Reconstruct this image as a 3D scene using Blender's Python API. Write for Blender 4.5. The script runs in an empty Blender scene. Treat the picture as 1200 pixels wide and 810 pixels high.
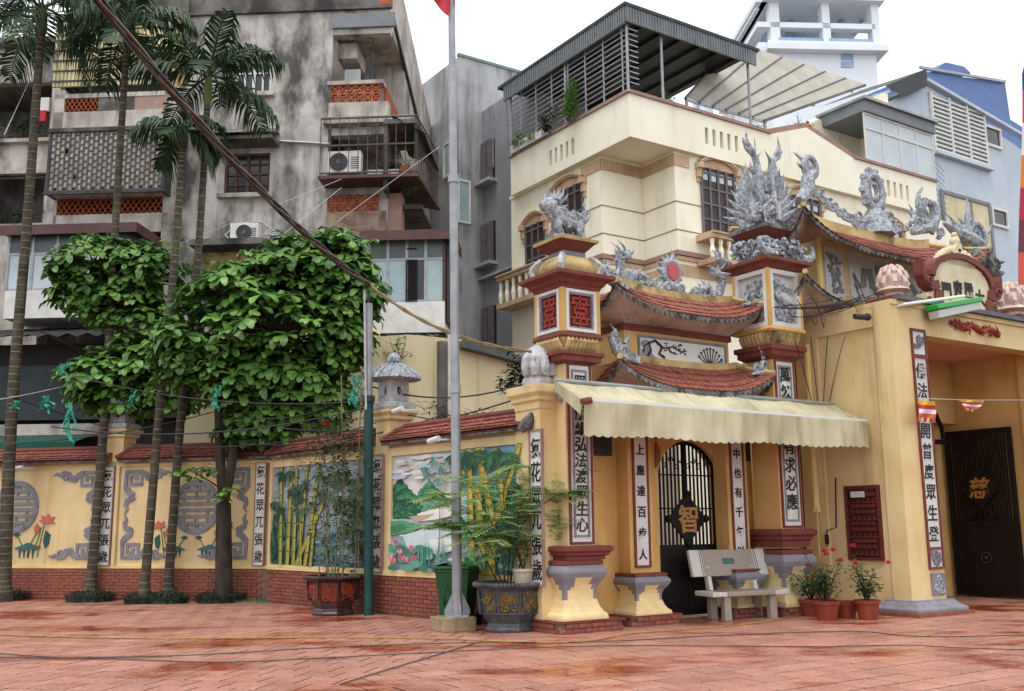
import bpy, math, random
from math import sin, cos, pi, sqrt, atan2, hypot, radians, floor
from mathutils import Vector, Matrix
D = bpy.data; SC = bpy.context.scene; COL = SC.collection
RND = random.Random(7)
def rr(a, b): return RND.uniform(a, b)

# ------------------------------------------------------------------ camera
FPX, PITCH, ROLL, EYE = 1176.7, .177146, -.009062, 1.5
fw = Vector((0, cos(PITCH), sin(PITCH))); r_ = Vector((1, 0, 0)); u_ = r_.cross(fw)
CR = cos(ROLL)*r_ + sin(ROLL)*u_; CU = -sin(ROLL)*r_ + cos(ROLL)*u_
CAM = Vector((0, 0, EYE))
cd = D.cameras.new("camera"); cam = D.objects.new("camera", cd); COL.objects.link(cam)
cd.sensor_fit = 'HORIZONTAL'; cd.sensor_width = 36; cd.lens = FPX/1200*36; cd.clip_start = .1; cd.clip_end = 2000
cam.matrix_world = Matrix(((CR.x, CU.x, -fw.x, 0), (CR.y, CU.y, -fw.y, 0), (CR.z, CU.z, -fw.z, EYE), (0, 0, 0, 1)))
SC.camera = cam

# ------------------------------------------------------------------ sky, sun, exposure
SUN_EL, SUN_AZ = radians(70), radians(205)      # sun behind the left shoulder, through cloud
w = D.worlds.new("World"); SC.world = w; w.use_nodes = True
nt = w.node_tree; nt.nodes.clear()
def N(t, tree, **k):
    n = tree.nodes.new(t)
    for a, b in k.items():
        if a[0] == '_':
            key = a[1:]; n.inputs[int(key) if key.isdigit() else key.replace('_', ' ')].default_value = b
        else: setattr(n, a, b)
    return n
sky = N('ShaderNodeTexSky', nt); sky.sky_type = 'NISHITA'; sky.sun_disc = False
sky.sun_elevation = SUN_EL; sky.sun_rotation = SUN_AZ; sky.air_density = 1; sky.dust_density = 4
tc = N('ShaderNodeTexCoord', nt)
cl = N('ShaderNodeTexNoise', nt, _Scale=1.6, _Detail=5.0); nt.links.new(tc.outputs['Generated'], cl.inputs['Vector'])
cr = N('ShaderNodeValToRGB', nt); cr.color_ramp.elements[0].position = .3; cr.color_ramp.elements[1].position = .7
cr.color_ramp.elements[0].color = (9.2, 9.5, 10, 1); cr.color_ramp.elements[1].color = (12.5, 12.6, 12.8, 1)   # overcast cloud sheet
nt.links.new(cl.outputs['Fac'], cr.inputs['Fac'])
mx = N('ShaderNodeMix', nt, data_type='RGBA'); mx.inputs[0].default_value = .9
nt.links.new(sky.outputs[0], mx.inputs[6]); nt.links.new(cr.outputs[0], mx.inputs[7])
bg = N('ShaderNodeBackground', nt, _Strength=.105); nt.links.new(mx.outputs[2], bg.inputs['Color'])
wo = N('ShaderNodeOutputWorld', nt); nt.links.new(bg.outputs[0], wo.inputs[0])
sl = D.lights.new("sun", 'SUN'); sl.energy = 1.1; sl.angle = radians(25); sl.color = (1, .97, .92)
so = D.objects.new("sun", sl); COL.objects.link(so)
sd = Vector((sin(SUN_AZ)*cos(SUN_EL), cos(SUN_AZ)*cos(SUN_EL), sin(SUN_EL)))
so.rotation_euler = sd.to_track_quat('Z', 'Y').to_euler(); so.location = (0, -10, 40)
VS = SC.view_settings; VS.view_transform = 'Standard'; VS.look = 'None'; VS.exposure = .44; VS.gamma = 1
SC.cycles.max_bounces = 6; SC.cycles.diffuse_bounces = 3; SC.cycles.use_denoising = True

# ------------------------------------------------------------------ frames: places measured along a wall direction
class Fr:
    def __init__(s, a): s.a = a; s.X = Vector((cos(a), sin(a), 0)); s.Y = Vector((-sin(a), cos(a), 0))
    def w(s, p): return s.X*p[0] + s.Y*p[1] + Vector((0, 0, p[2]))
    def loc(s, P): return (P.dot(s.X), P.dot(s.Y), P.z)
    def ray(s, x, y): return fw + CR*((x-600)/FPX) - CU*((y-405)/FPX)
    def fy(s, x, y, v): d = s.ray(x, y); return s.loc(CAM + d*((v - CAM.dot(s.Y))/d.dot(s.Y)))
    def fx(s, x, y, u): d = s.ray(x, y); return s.loc(CAM + d*((u - CAM.dot(s.X))/d.dot(s.X)))
    def g(s, x, y, z=0): d = s.ray(x, y); return s.loc(CAM + d*((z-EYE)/d.z))
    def ry(s, v, x0, y0, x1, y1):      # pixel rectangle on the wall y=v -> x0,x1,z0,z1
        a = s.fy(x0, (y0+y1)/2, v)[0]; b = s.fy(x1, (y0+y1)/2, v)[0]
        return a, b, s.fy((x0+x1)/2, y1, v)[2], s.fy((x0+x1)/2, y0, v)[2]
    def rx(s, u, x0, y0, x1, y1):
        a = s.fx(x0, (y0+y1)/2, u)[1]; b = s.fx(x1, (y0+y1)/2, u)[1]
        return min(a, b), max(a, b), s.fx((x0+x1)/2, y1, u)[2], s.fx((x0+x1)/2, y0, u)[2]
T = Fr(.583); B = Fr(-.06); W = Fr(-.247); O = Fr(0)

# ------------------------------------------------------------------ mesh builder
class MB:
    def __init__(s): s.v = []; s.f = []; s.c = []; s.col = None
    def add(s, vs, fs):
        n = len(s.v); s.v += [tuple(p) for p in vs]
        for q in fs: s.f.append(tuple(i+n for i in q)); s.c.append(s.col)
        return s
    def box(s, x0, x1, y0, y1, z0, z1):
        return s.add([(x0,y0,z0),(x1,y0,z0),(x1,y1,z0),(x0,y1,z0),(x0,y0,z1),(x1,y0,z1),(x1,y1,z1),(x0,y1,z1)],
                     [(0,3,2,1),(4,5,6,7),(0,1,5,4),(1,2,6,5),(2,3,7,6),(3,0,4,7)])
    def cb(s, x, y, z, a, b, c): return s.box(x-a/2, x+a/2, y-b/2, y+b/2, z-c/2, z+c/2)
    def bar(s, p, q, a, b=None):        # square bar between two points
        p = Vector(p); q = Vector(q); d = (q-p).normalized(); b = b or a
        up = Vector((0,0,1)) if abs(d.z) < .95 else Vector((1,0,0))
        x = d.cross(up).normalized(); y = x.cross(d)
        vs = [e + x*i*a/2 + y*j*b/2 for e in (p, q) for i, j in ((-1,-1),(1,-1),(1,1),(-1,1))]
        return s.add(vs, [(0,1,2,3),(7,6,5,4),(0,4,5,1),(1,5,6,2),(2,6,7,3),(3,7,4,0)])
    def poly(s, pts, fn, a, b):         # polygon (p,q) extruded from depth a (front) to b; fn(p,q,d)->xyz
        n = len(pts)
        ar = sum(pts[i][0]*pts[(i+1) % n][1]-pts[(i+1) % n][0]*pts[i][1] for i in range(n))
        if ar < 0: pts = pts[::-1]
        vs = [fn(p, q, a) for p, q in pts] + [fn(p, q, b) for p, q in pts]
        return s.add(vs, [tuple(range(n)), tuple(range(2*n-1, n-1, -1))] + [(i, n+i, n+(i+1) % n, (i+1) % n) for i in range(n)])
    def py(s, pts, a, b): return s.poly(pts, lambda p, q, d: (p, d, q), a, b)       # outline in xz, faces -y
    def px(s, pts, a, b): return s.poly([(-p, q) for p, q in pts], lambda p, q, d: (d, -p, q), a, b)   # outline in yz, faces -x
    def pz(s, pts, a, b): return s.poly(pts, lambda p, q, d: (p, q, d), b, a)
    def tube(s, pts, r, n=6, sq=1):
        pts = [Vector(p) for p in pts]; m = len(pts)
        if m < 2: return s
        rs = r if isinstance(r, (list, tuple)) else [r]*m
        vs = []; ref = None
        for i, p in enumerate(pts):
            d = (pts[min(i+1, m-1)]-pts[max(i-1, 0)])
            d = d.normalized() if d.length > 1e-9 else Vector((0,0,1))
            if ref is None:
                ref = d.cross(Vector((0,0,1)) if abs(d.z) < .9 else Vector((0,1,0))).normalized()
            ref = (ref - d*ref.dot(d)); ref = ref.normalized() if ref.length > 1e-6 else d.orthogonal().normalized()
            y = d.cross(ref)
            for k in range(n):
                t = 2*pi*k/n; vs.append(p + ref*(cos(t)*rs[i]) + y*(sin(t)*rs[i]*sq))
        fs = [(i*n+k, i*n+(k+1) % n, (i+1)*n+(k+1) % n, (i+1)*n+k) for i in range(m-1) for k in range(n)]
        fs += [tuple(range(n))[::-1], tuple(range((m-1)*n, m*n))]
        return s.add(vs, fs)
    def lathe(s, c, prof, n=12, ph=0, sx=1, sy=1):      # prof [(r,z)]
        vs = [(c[0]+r*cos(ph+2*pi*k/n)*sx, c[1]+r*sin(ph+2*pi*k/n)*sy, c[2]+z) for r, z in prof for k in range(n)]
        m = len(prof)
        fs = [(i*n+k, i*n+(k+1) % n, (i+1)*n+(k+1) % n, (i+1)*n+k) for i in range(m-1) for k in range(n)]
        return s.add(vs, fs + [tuple(range(n))[::-1], tuple(range((m-1)*n, m*n))])
    def sq(s, cx, cy, prof):                            # stacked rectangles [(hx,hy,z)]
        vs = []
        for hx, hy, z in prof: vs += [(cx-hx,cy-hy,z),(cx+hx,cy-hy,z),(cx+hx,cy+hy,z),(cx-hx,cy+hy,z)]
        m = len(prof); fs = [(i*4+k, i*4+(k+1) % 4, i*4+4+(k+1) % 4, i*4+4+k) for i in range(m-1) for k in range(4)]
        return s.add(vs, fs + [(3,2,1,0), (4*m-4,4*m-3,4*m-2,4*m-1)])
    def grid(s, nu, nv, fn):
        vs = [fn(i/nu, j/nv) for j in range(nv+1) for i in range(nu+1)]
        return s.add(vs, [(j*(nu+1)+i, j*(nu+1)+i+1, (j+1)*(nu+1)+i+1, (j+1)*(nu+1)+i) for j in range(nv) for i in range(nu)])
    def wallh(s, x0, x1, z0, z1, y, d, holes, ax='y'):  # wall with rectangular openings, front at y, depth d
        xs = sorted({x0, x1} | {h[i] for h in holes for i in (0, 1)}); zs = sorted({z0, z1} | {h[i] for h in holes for i in (2, 3)})
        for i in range(len(xs)-1):
            j = 0
            while j < len(zs)-1:
                cx = (xs[i]+xs[i+1])/2
                def op(jj):
                    cz = (zs[jj]+zs[jj+1])/2
                    return any(h[0] < cx < h[1] and h[2] < cz < h[3] for h in holes)
                if op(j): j += 1; continue
                k = j
                while k < len(zs)-1 and not op(k): k += 1
                if ax == 'y': s.box(xs[i], xs[i+1], y, y+d, zs[j], zs[k])
                else: s.box(y, y+d, xs[i], xs[i+1], zs[j], zs[k])
                j = k
        return s
    def ball(s, c, r, n=8, m=5, sz=1, sx=1, sy=1):
        return s.lathe(c, [(max(r*sin(pi*i/m), .002), -r*cos(pi*i/m)*sz) for i in range(m+1)], n, 0, sx, sy)
    def oleaf(s, p, d, up, L, wd, bend=.2):             # broad leaf, widest near its rounded tip
        p = Vector(p); d = Vector(d).normalized(); q = d.cross(Vector(up)); q = q.normalized() if q.length > 1e-5 else d.orthogonal().normalized()
        n = q.cross(d); a = p+d*L*.35+n*L*bend*.3; b = p+d*L*.74+n*L*bend*.2; e = p+d*L-n*L*bend*.35; g = p+d*L*.93-n*L*bend*.15
        return s.add([p, a+q*wd*.26, a, a-q*wd*.26, b+q*wd*.5+n*wd*.1, b, b-q*wd*.5+n*wd*.1, e, g+q*wd*.33, g-q*wd*.33], [(0,2,1), (0,3,2), (1,2,5,4), (2,3,6,5), (4,5,7,8), (5,6,9,7)])
    def leaf(s, p, d, up, L, wd, bend=.2):              # one leaf of four faces, folded along the midrib
        p = Vector(p); d = Vector(d).normalized(); sd_ = d.cross(Vector(up)); sd_ = sd_.normalized() if sd_.length > 1e-5 else d.orthogonal().normalized()
        n = sd_.cross(d)
        a = p + d*L*.45 + n*L*bend*.35; b = p + d*L
        b = b - n*L*bend*.3
        return s.add([p, a + sd_*wd/2 + n*wd*.15, a, a - sd_*wd/2 + n*wd*.15, b], [(0,2,1),(0,3,2),(1,2,4),(2,3,4)])

# ------------------------------------------------------------------ objects
ORG = {}
def thing(name, label, cat, fr, org, group=None):
    o = D.objects.new(name, None); COL.objects.link(o); o.empty_display_size = .2
    o.location = fr.w(org); o.rotation_euler = (0, 0, fr.a)
    o['label'] = label; o['category'] = cat
    if group: o['group'] = group
    ORG[o.name] = Vector(org); return o
def mesh(name, mb, off=(0,0,0), smooth=False):
    me = D.meshes.new(name); ox, oy, oz = off
    me.from_pydata([(x-ox, y-oy, z-oz) for x, y, z in mb.v], [], mb.f)
    if any(c is not None for c in mb.c):
        at = me.attributes.new('Col', 'FLOAT_COLOR', 'FACE')
        flat = []
        for c in mb.c: flat += list(c or (.5,.5,.5)) + [1.0]
        at.data.foreach_set('color', flat)
    if smooth: me.polygons.foreach_set('use_smooth', [True]*len(me.polygons))
    me.update(); return me
def part(name, mb, mat, parent, smooth=False, bev=0, label=None, stuff=False):
    org = ORG[parent.name]
    o = D.objects.new(name, mesh(name, mb, org, smooth)); COL.objects.link(o); o.parent = parent; ORG[o.name] = org
    o.data.materials.append(mat)
    if bev: m = o.modifiers.new('bevel', 'BEVEL'); m.width = bev; m.segments = 2; m.limit_method = 'ANGLE'; m.angle_limit = .6
    if smooth == 'auto': 
        o.data.polygons.foreach_set('use_smooth', [True]*len(o.data.polygons)); o.data.set_sharp_from_angle(angle=.7)
    if label: o['label'] = label
    if stuff: o['kind'] = 'stuff'
    return o
def piece(name, me, parent, p, rz=0, rx=0, ry=0, s=None):   # one of many alike pieces sharing a mesh
    o = D.objects.new(name, me); COL.objects.link(o); o.parent = parent
    o.location = Vector(p) - ORG[parent.name]; o.rotation_euler = (rx, ry, rz)
    if s: o.scale = s
    ORG[o.name] = Vector(p)
    return o
def solo(name, label, cat, mb, mat, fr, org, group=None, smooth=False, kind=None, bev=0):
    o = D.objects.new(name, mesh(name, mb, org, smooth)); COL.objects.link(o)
    o.location = fr.w(org); o.rotation_euler = (0, 0, fr.a); o.data.materials.append(mat); ORG[o.name] = Vector(org)
    if label: o['label'] = label
    if cat: o['category'] = cat
    if group: o['group'] = group
    if kind: o['kind'] = kind
    if bev: m = o.modifiers.new('bevel', 'BEVEL'); m.width = bev; m.segments = 2; m.limit_method = 'ANGLE'
    return o
def dup(root, label=None):
    r = root.copy(); COL.objects.link(r); ORG[r.name] = ORG[root.name]
    if label: r['label'] = label
    for ch in root.children:
        c = ch.copy(); COL.objects.link(c); c.parent = r
        for g in ch.children:
            e = g.copy(); COL.objects.link(e); e.parent = c
    return r

# ------------------------------------------------------------------ materials
def hexl(h):
    h = h.lstrip('#'); c = [int(h[i:i+2], 16)/255 for i in (0, 2, 4)]
    return tuple(x/12.92 if x <= .04045 else ((x+.055)/1.055)**2.4 for x in c)
def rgba(c): return (*(hexl(c) if isinstance(c, str) else c), 1)
def M(name, col, col2=None, scale=3, lo=.35, hi=.65, rough=.75, bump=.0, bscale=40, stretch=(1,1,1), metal=0, var=0, dirt=None, dscale=1.2,
      dlo=.52, dhi=.75, dstretch=(1,1,.3), damt=.8, attr=False, spec=.4, trans=0, wave=None, backlit=0, streak=None):
    m = D.materials.new(name); m.use_nodes = True; t = m.node_tree; b = t.nodes['Principled BSDF']
    b.inputs['Roughness'].default_value = rough; b.inputs['Metallic'].default_value = metal; b.inputs['Specular IOR Level'].default_value = spec
    if trans: b.inputs['Transmission Weight'].default_value = trans
    tc = N('ShaderNodeTexCoord', t); L = t.links.new
    def noise(sc, st, det=6.0, src='Object'):
        mp = N('ShaderNodeMapping', t); mp.inputs['Scale'].default_value = st; L(tc.outputs[src], mp.inputs[0])
        n = N('ShaderNodeTexNoise', t, _Scale=float(sc), _Detail=det, _Roughness=.6); L(mp.outputs[0], n.inputs['Vector']); return n.outputs['Fac']
    def ramp(x, a, c):
        r = N('ShaderNodeMapRange', t); r.inputs[1].default_value = a; r.inputs[2].default_value = c; L(x, r.inputs[0]); return r.outputs[0]
    def mixc(f, a, c):
        x = N('ShaderNodeMix', t, data_type='RGBA')
        if isinstance(f, float): x.inputs[0].default_value = f
        else: L(f, x.inputs[0])
        for i, q in ((6, a), (7, c)):
            if isinstance(q, tuple): x.inputs[i].default_value = q
            else: L(q, x.inputs[i])
        return x.outputs[2]
    if attr:
        a = N('ShaderNodeAttribute', t); a.attribute_name = 'Col'; c = a.outputs['Color']
        k = N('ShaderNodeHueSaturation', t); L(c, k.inputs['Color'])
        v = N('ShaderNodeMapRange', t); v.inputs[3].default_value = .72; v.inputs[4].default_value = 1.22; L(noise(scale, stretch), v.inputs[0]); L(v.outputs[0], k.inputs['Value']); c = k.outputs[0]
    else:
        c = rgba(col)
        if col2: c = mixc(ramp(noise(scale, stretch), lo, hi), c, rgba(col2))
    if dirt:
        f = ramp(noise(dscale, dstretch, 8.0), dlo, dhi); mul = N('ShaderNodeMath', t, operation='MULTIPLY'); L(f, mul.inputs[0]); mul.inputs[1].default_value = damt
        c = mixc(mul.outputs[0], c, rgba(dirt))
    if streak:                          # rain runs: (colour, across-scale, lo, hi, amount)
        f = ramp(noise(streak[1], (1,1,.09), 7.0), streak[2], streak[3]); g2 = ramp(noise(.9, (1,1,.6), 3.0), .42, .6); mu = N('ShaderNodeMath', t, operation='MULTIPLY'); L(f, mu.inputs[0]); L(g2, mu.inputs[1])
        m3 = N('ShaderNodeMath', t, operation='MULTIPLY'); L(mu.outputs[0], m3.inputs[0]); m3.inputs[1].default_value = streak[4]; c = mixc(m3.outputs[0], c, rgba(streak[0]))
    if wave:                            # fine print-like lines: (direction, scale, colour, width)
        wv = N('ShaderNodeTexWave', t, _Scale=float(wave[1])); wv.bands_direction = wave[0]; L(tc.outputs['Object'], wv.inputs['Vector'])
        c = mixc(ramp(wv.outputs['Fac'], wave[3], wave[3]+.08), c, rgba(wave[2]))
    if var:
        oi = N('ShaderNodeObjectInfo', t); h = N('ShaderNodeHueSaturation', t)
        v = N('ShaderNodeMapRange', t); v.inputs[3].default_value = 1-var; v.inputs[4].default_value = 1+var; L(oi.outputs['Random'], v.inputs[0]); L(v.outputs[0], h.inputs['Value'])
        if isinstance(c, tuple): h.inputs['Color'].default_value = c
        else: L(c, h.inputs['Color'])
        c = h.outputs[0]
    if isinstance(c, tuple): b.inputs['Base Color'].default_value = c
    else: L(c, b.inputs['Base Color'])
    if bump:
        bp = N('ShaderNodeBump', t, _Strength=bump, _Distance=.02); L(noise(bscale, (1,1,1), 4.0), bp.inputs['Height']); L(bp.outputs[0], b.inputs['Normal'])
    if backlit:
        tr = N('ShaderNodeBsdfTranslucent', t); ms = N('ShaderNodeMixShader', t); ms.inputs[0].default_value = backlit
        if isinstance(c, tuple): tr.inputs[0].default_value = c
        else: L(c, tr.inputs[0])
        L(b.outputs[0], ms.inputs[1]); L(tr.outputs[0], ms.inputs[2]); L(ms.outputs[0], t.nodes['Material Output'].inputs[0])
    return m
YEL = M('yellow_wash', '#e6cf9f', '#d9bd88', 1.1, rough=.85, bump=.15, bscale=25, dirt='#a08559', dscale=1.6, dlo=.52, dhi=.8, damt=.55, streak=('#8b7550', 2.4, .5, .68, .5))
YELD = M('yellow_wash_shaded', '#dab67a', '#cb9f5c', 1.2, rough=.85, bump=.12, bscale=25, dirt='#8a6a3c', dscale=1.6, dlo=.55, dhi=.85, damt=.5, streak=('#80683f', 2.4, .5, .68, .5))  # deeper copy of the wall yellow; awning and porch shade is in the colour
CREAM_Y = M('pale_yellow', '#ecd694', '#e2c67c', 1.6, rough=.8, bump=.08, dirt='#8d7c56', dlo=.62, dhi=.85, damt=.5)
RED = M('red_oxide', '#7d3f34', '#69332a', 5, rough=.7, bump=.1, dirt='#4a2a24', dlo=.6, dhi=.85, damt=.5)
GREY = M('grey_stucco', '#8d8b93', '#7a7880', 6, rough=.85, bump=.4, bscale=35, dirt='#4c4a50', dscale=4, dstretch=(1,1,1), dlo=.52, dhi=.72, damt=.55)
ORN = M('grey_ornament', '#b9bec5', '#82878f', 18, .4, .6, rough=.8, bump=.5, bscale=45, dirt='#4a4c52', dscale=6, dstretch=(1,1,1), dlo=.5, dhi=.68, damt=.65)
ORNL = M('pale_ornament', '#c9c9ca', '#a9a9ae', 12, rough=.8, bump=.4, dirt='#55565c', dscale=8, dstretch=(1,1,1), dlo=.52, dhi=.68, damt=.55)
WHITE = M('white_paint', '#dedcd8', '#cbc8c4', 3, rough=.7, dirt='#8f8b86', dlo=.6, dhi=.85, damt=.5)
INK = M('black_ink', '#1c1b1d', rough=.6)
BLACK = M('black_iron', '#141112', '#1d1817', 10, rough=.6, bump=.1, spec=.2)
GOLD = M('gold_paint', '#b98a45', '#8d6430', 12, rough=.45)
BRICK = M('brick_piece', '#935a49', '#7e4437', 14, rough=.85, bump=.4, bscale=60, var=.22, dirt='#53362c', dscale=6, dlo=.55, dhi=.8, damt=.6)
MORTAR = M('mortar', '#8d6f60', '#74584b', 8, rough=.9, bump=.3, dirt='#3d302b', dlo=.5, dhi=.75)
TILE = M('clay_tile', '#9a5c4b', '#7a4336', 9, rough=.75, bump=.3, bscale=50, var=.2, dirt='#4d3630', dscale=5, dstretch=(1,1,1), dlo=.5, dhi=.7, damt=.75)
SOFFIT = M('soffit_plaster', '#c9b8ae', '#b09d93', 2, rough=.9, dirt='#4c4542', dscale=2.2, dlo=.5, dhi=.8)
MOLD = M('mouldy_trim', '#8f8f8e', '#66665f', 6, rough=.9, bump=.3, dirt='#2c2c2b', dscale=5, dlo=.42, dhi=.6, damt=.85)
MOLDY = M('mouldy_yellow', '#cdb37c', '#a89263', 3, rough=.85, bump=.2, dirt='#3b362d', dscale=3, dstretch=(1,1,.7), dlo=.5, dhi=.66, damt=.85)
CONC = M('bench_terrazzo', '#a79c8e', '#8c8174', 60, .4, .6, rough=.6, bump=.1, dirt='#6d645a', dlo=.55, dhi=.8, damt=.4)
CONCW = M('white_terrazzo', '#d6d3cd', '#bdb9b2', 60, .4, .6, rough=.55, bump=.05)
STEEL = M('galvanised', '#a3a6aa', '#8e9196', 4, rough=.45, metal=.35)
DARKM = M('dark_metal', '#3c3e42', '#2c2d30', 4, rough=.6)
GLASSD = M('window_dark', '#2a2d31', '#1d1f22', 2, rough=.15, spec=.6)
GLASSB = M('window_blue', '#8fa6ab', '#a8bcc0', 1.2, rough=.2, spec=.6)
GLASSW = M('frosted_glass', '#c3cdd2', '#b3bfc6', 1.0, rough=.35)
WIRE = M('wire_black', '#26262a', rough=.5)
PAINT = M('painted_panel', None, attr=True, scale=7, rough=.75, bump=.15, bscale=30)
OLD = M('old_plaster', '#c6c2bc', '#a29e99', 1.1, .38, .62, rough=.95, bump=.35, bscale=8, dirt='#2b2a2a', dscale=.8, dstretch=(1,1,.45), dlo=.47, dhi=.60, damt=.86, streak=('#2c2c2c', 3.2, .48, .64, .55))
OLDL = M('old_plaster_pale', '#c4bdb4', '#a8a097', 1.4, .4, .6, rough=.95, bump=.3, bscale=8, dirt='#494542', dscale=1.2, dstretch=(1,1,.45), dlo=.5, dhi=.68, damt=.8, streak=('#45423f', 3, .48, .64, .6))
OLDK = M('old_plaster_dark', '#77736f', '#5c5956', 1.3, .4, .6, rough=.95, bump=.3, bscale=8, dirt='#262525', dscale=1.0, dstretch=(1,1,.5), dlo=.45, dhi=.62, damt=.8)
CREAM = M('cream_render', '#f6f1de', '#f0e9d0', .8, rough=.85, dirt='#cfc4a8', dscale=.6, dlo=.55, dhi=.85, damt=.5, streak=('#b3a88e', 2.2, .52, .7, .35))
TRIM = M('tan_trim', '#cbb092', '#bb9d7e', 2, rough=.8, dirt='#6e543e', dlo=.55, dhi=.8, damt=.5)
TRIMD = M('tan_trim_dark', '#a58577', '#93736a', 2, rough=.8)
WOOD = M('dark_shutter', '#3d2f2e', '#2b2221', 5, rough=.5)
SHUT = M('shutter_grey', '#6d686d', '#5a565a', 4, rough=.6)
TERRA = M('terracotta', '#b5653f', '#94482b', 8, rough=.8, bump=.2, dirt='#3b241d', dscale=6, dlo=.52, dhi=.72)
BRNROOF = M('brown_sheet', '#5d3d3a', '#4a302e', 3, rough=.55)
LEAFM = M('leaf_broad', '#7aa54c', '#356329', 1.6, .38, .62, rough=.4, var=.22, spec=.5, backlit=.25)
PALMM = M('leaf_palm', '#3a5530', '#1f341f', 3, rough=.5, backlit=.2)
SHRUBM = M('leaf_shrub', '#6f9440', '#4b7332', 5, rough=.5, backlit=.25)
DKLEAF = M('leaf_dark', '#2f4428', '#1d2e1b', 5, rough=.55, backlit=.12)
BARK = M('bark_dark', '#4a4038', '#2d2722', 9, rough=.9, bump=.6, bscale=20, stretch=(1,1,.3))
# ------------------------------------------------------------------ lettering (mesh characters)
GL = {}
def glyph_mesh(ch, mat, thick=.006, bold=.012, shear=0.0, hw=1.0):
    k = (ch, mat.name, thick, bold, shear, hw)
    if k in GL: return GL[k]
    c = D.curves.new('character', 'FONT'); c.body = ch; c.size = 1; c.extrude = thick/2; c.offset = bold; c.shear = shear
    c.align_x = 'CENTER'; c.align_y = 'CENTER'; c.resolution_u = 3
    o = D.objects.new('character', c); COL.objects.link(o); bpy.context.view_layer.update()
    me = D.meshes.new_from_object(o.evaluated_get(bpy.context.evaluated_depsgraph_get())); D.objects.remove(o)
    xs = [v.co.x for v in me.vertices]; ys = [v.co.y for v in me.vertices]
    cx, cy = (min(xs)+max(xs))/2, (min(ys)+max(ys))/2; s = 1/max(max(ys)-min(ys), max(xs)-min(xs), .3)
    for v in me.vertices: v.co = Vector(((v.co.x-cx)*s*hw, -v.co.z, (v.co.y-cy)*s))
    me.materials.append(mat); GL[k] = me; return me
def write(parent, text, p0, p1, size, mat=INK, rz=0, name='character', **k):
    n = len(text)
    for i, ch in enumerate(text):
        if ch == ' ': continue
        p = Vector(p0).lerp(Vector(p1), i/max(n-1, 1))
        piece(name, glyph_mesh(ch, mat, **k), parent, p, rz=rz, s=(size, 1, size))

# ------------------------------------------------------------------ ground and paving
def wetmat(name, c1, c2, var):
    m = D.materials.new(name); m.use_nodes = True; t = m.node_tree; b = t.nodes['Principled BSDF']; L = t.links.new
    geo = N('ShaderNodeNewGeometry', t)
    def nz(sc, st, det=5.0):
        mp = N('ShaderNodeMapping', t); mp.inputs['Scale'].default_value = st; L(geo.outputs['Position'], mp.inputs[0])
        n = N('ShaderNodeTexNoise', t, _Scale=sc, _Detail=det, _Roughness=.6); L(mp.outputs[0], n.inputs['Vector']); return n.outputs['Fac']
    def rng(x, a, c, d=0., e=1.):
        r = N('ShaderNodeMapRange', t); r.inputs[1].default_value = a; r.inputs[2].default_value = c; r.inputs[3].default_value = d; r.inputs[4].default_value = e; L(x, r.inputs[0]); return r.outputs[0]
    def mixc(f, a, c):
        x = N('ShaderNodeMix', t, data_type='RGBA'); L(f, x.inputs[0])
        for i, q in ((6, a), (7, c)):
            if isinstance(q, tuple): x.inputs[i].default_value = q
            else: L(q, x.inputs[i])
        return x.outputs[2]
    base = mixc(rng(nz(2.2, (1,1,1)), .35, .65), rgba(c1), rgba(c2))
    fine = mixc(rng(nz(30., (1,1,1), 3.), .5, .72), base, rgba('#c9a092'))
    wet = rng(nz(.42, (1,1.7,1), 6.), .52, .62)           # standing water and soaked patches, in place on the yard
    col = mixc(wet, fine, rgba('#96492f'))
    oi = N('ShaderNodeObjectInfo', t); h = N('ShaderNodeHueSaturation', t); ad = N('ShaderNodeMath', t, operation='ADD'); L(rng(oi.outputs['Random'], 0, 1, 1-var, 1+var), ad.inputs[0]); L(rng(geo.outputs['Random Per Island'], 0, 1, -var, var), ad.inputs[1]); L(ad.outputs[0], h.inputs['Value']); L(col, h.inputs['Color'])
    L(h.outputs[0], b.inputs['Base Color'])
    rn = N('ShaderNodeMath', t, operation='MULTIPLY_ADD'); L(wet, rn.inputs[0]); rn.inputs[1].default_value = -.34; L(rng(nz(3., (1,1,1)), .3, .7, .36, .52), rn.inputs[2]); L(rn.outputs[0], b.inputs['Roughness'])
    bp = N('ShaderNodeBump', t, _Distance=.012); L(nz(16., (1,1,1)), bp.inputs['Height']); L(rng(wet, 0, 1, .3, .02), bp.inputs['Strength']); L(bp.outputs[0], b.inputs['Normal'])
    b.inputs['Specular IOR Level'].default_value = .5
    return m
PAVE = wetmat('wet_clay_paving', '#b0806c', '#9b6552', .13)
GROUT = M('grout_dark', '#2c1c17', '#1f1310', 4, rough=1, spec=0)
g = MB(); g.box(-300, 300, -60, 500, -.3, -.022)
solo('ground', '', '', g, M('ground_soil', '#6b5a4d', '#57483d', .6, rough=.9), O, (0, 0, 0), kind='structure')
pv = MB(); pv.box(-26, 30, 5.5, 40, -.018, -.0055)
pave = solo('pavement', '', '', pv, GROUT, O, (0, 0, 0), kind='structure')
s0 = O.g(400, 801); s1 = O.g(563, 752); sdir = Vector((s1[0]-s0[0], s1[1]-s0[1])).normalized(); snor = Vector((-sdir.y, sdir.x))
def side(x, y): return (x-s0[0])*snor.x + (y-s0[1])*snor.y      # >0: the zone laid parallel to the back wall
TS, GAP = .40, .025
def clip(poly, sg):
    out = []
    for i, p in enumerate(poly):
        q = poly[(i+1) % len(poly)]; a, b_ = sg*side(*p)-.006, sg*side(*q)-.006
        if a >= 0: out.append(p)
        if a*b_ < 0: k = a/(a-b_); out.append((p[0]+(q[0]-p[0])*k, p[1]+(q[1]-p[1])*k))
    return out
tiles = []; rest = MB()
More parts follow.
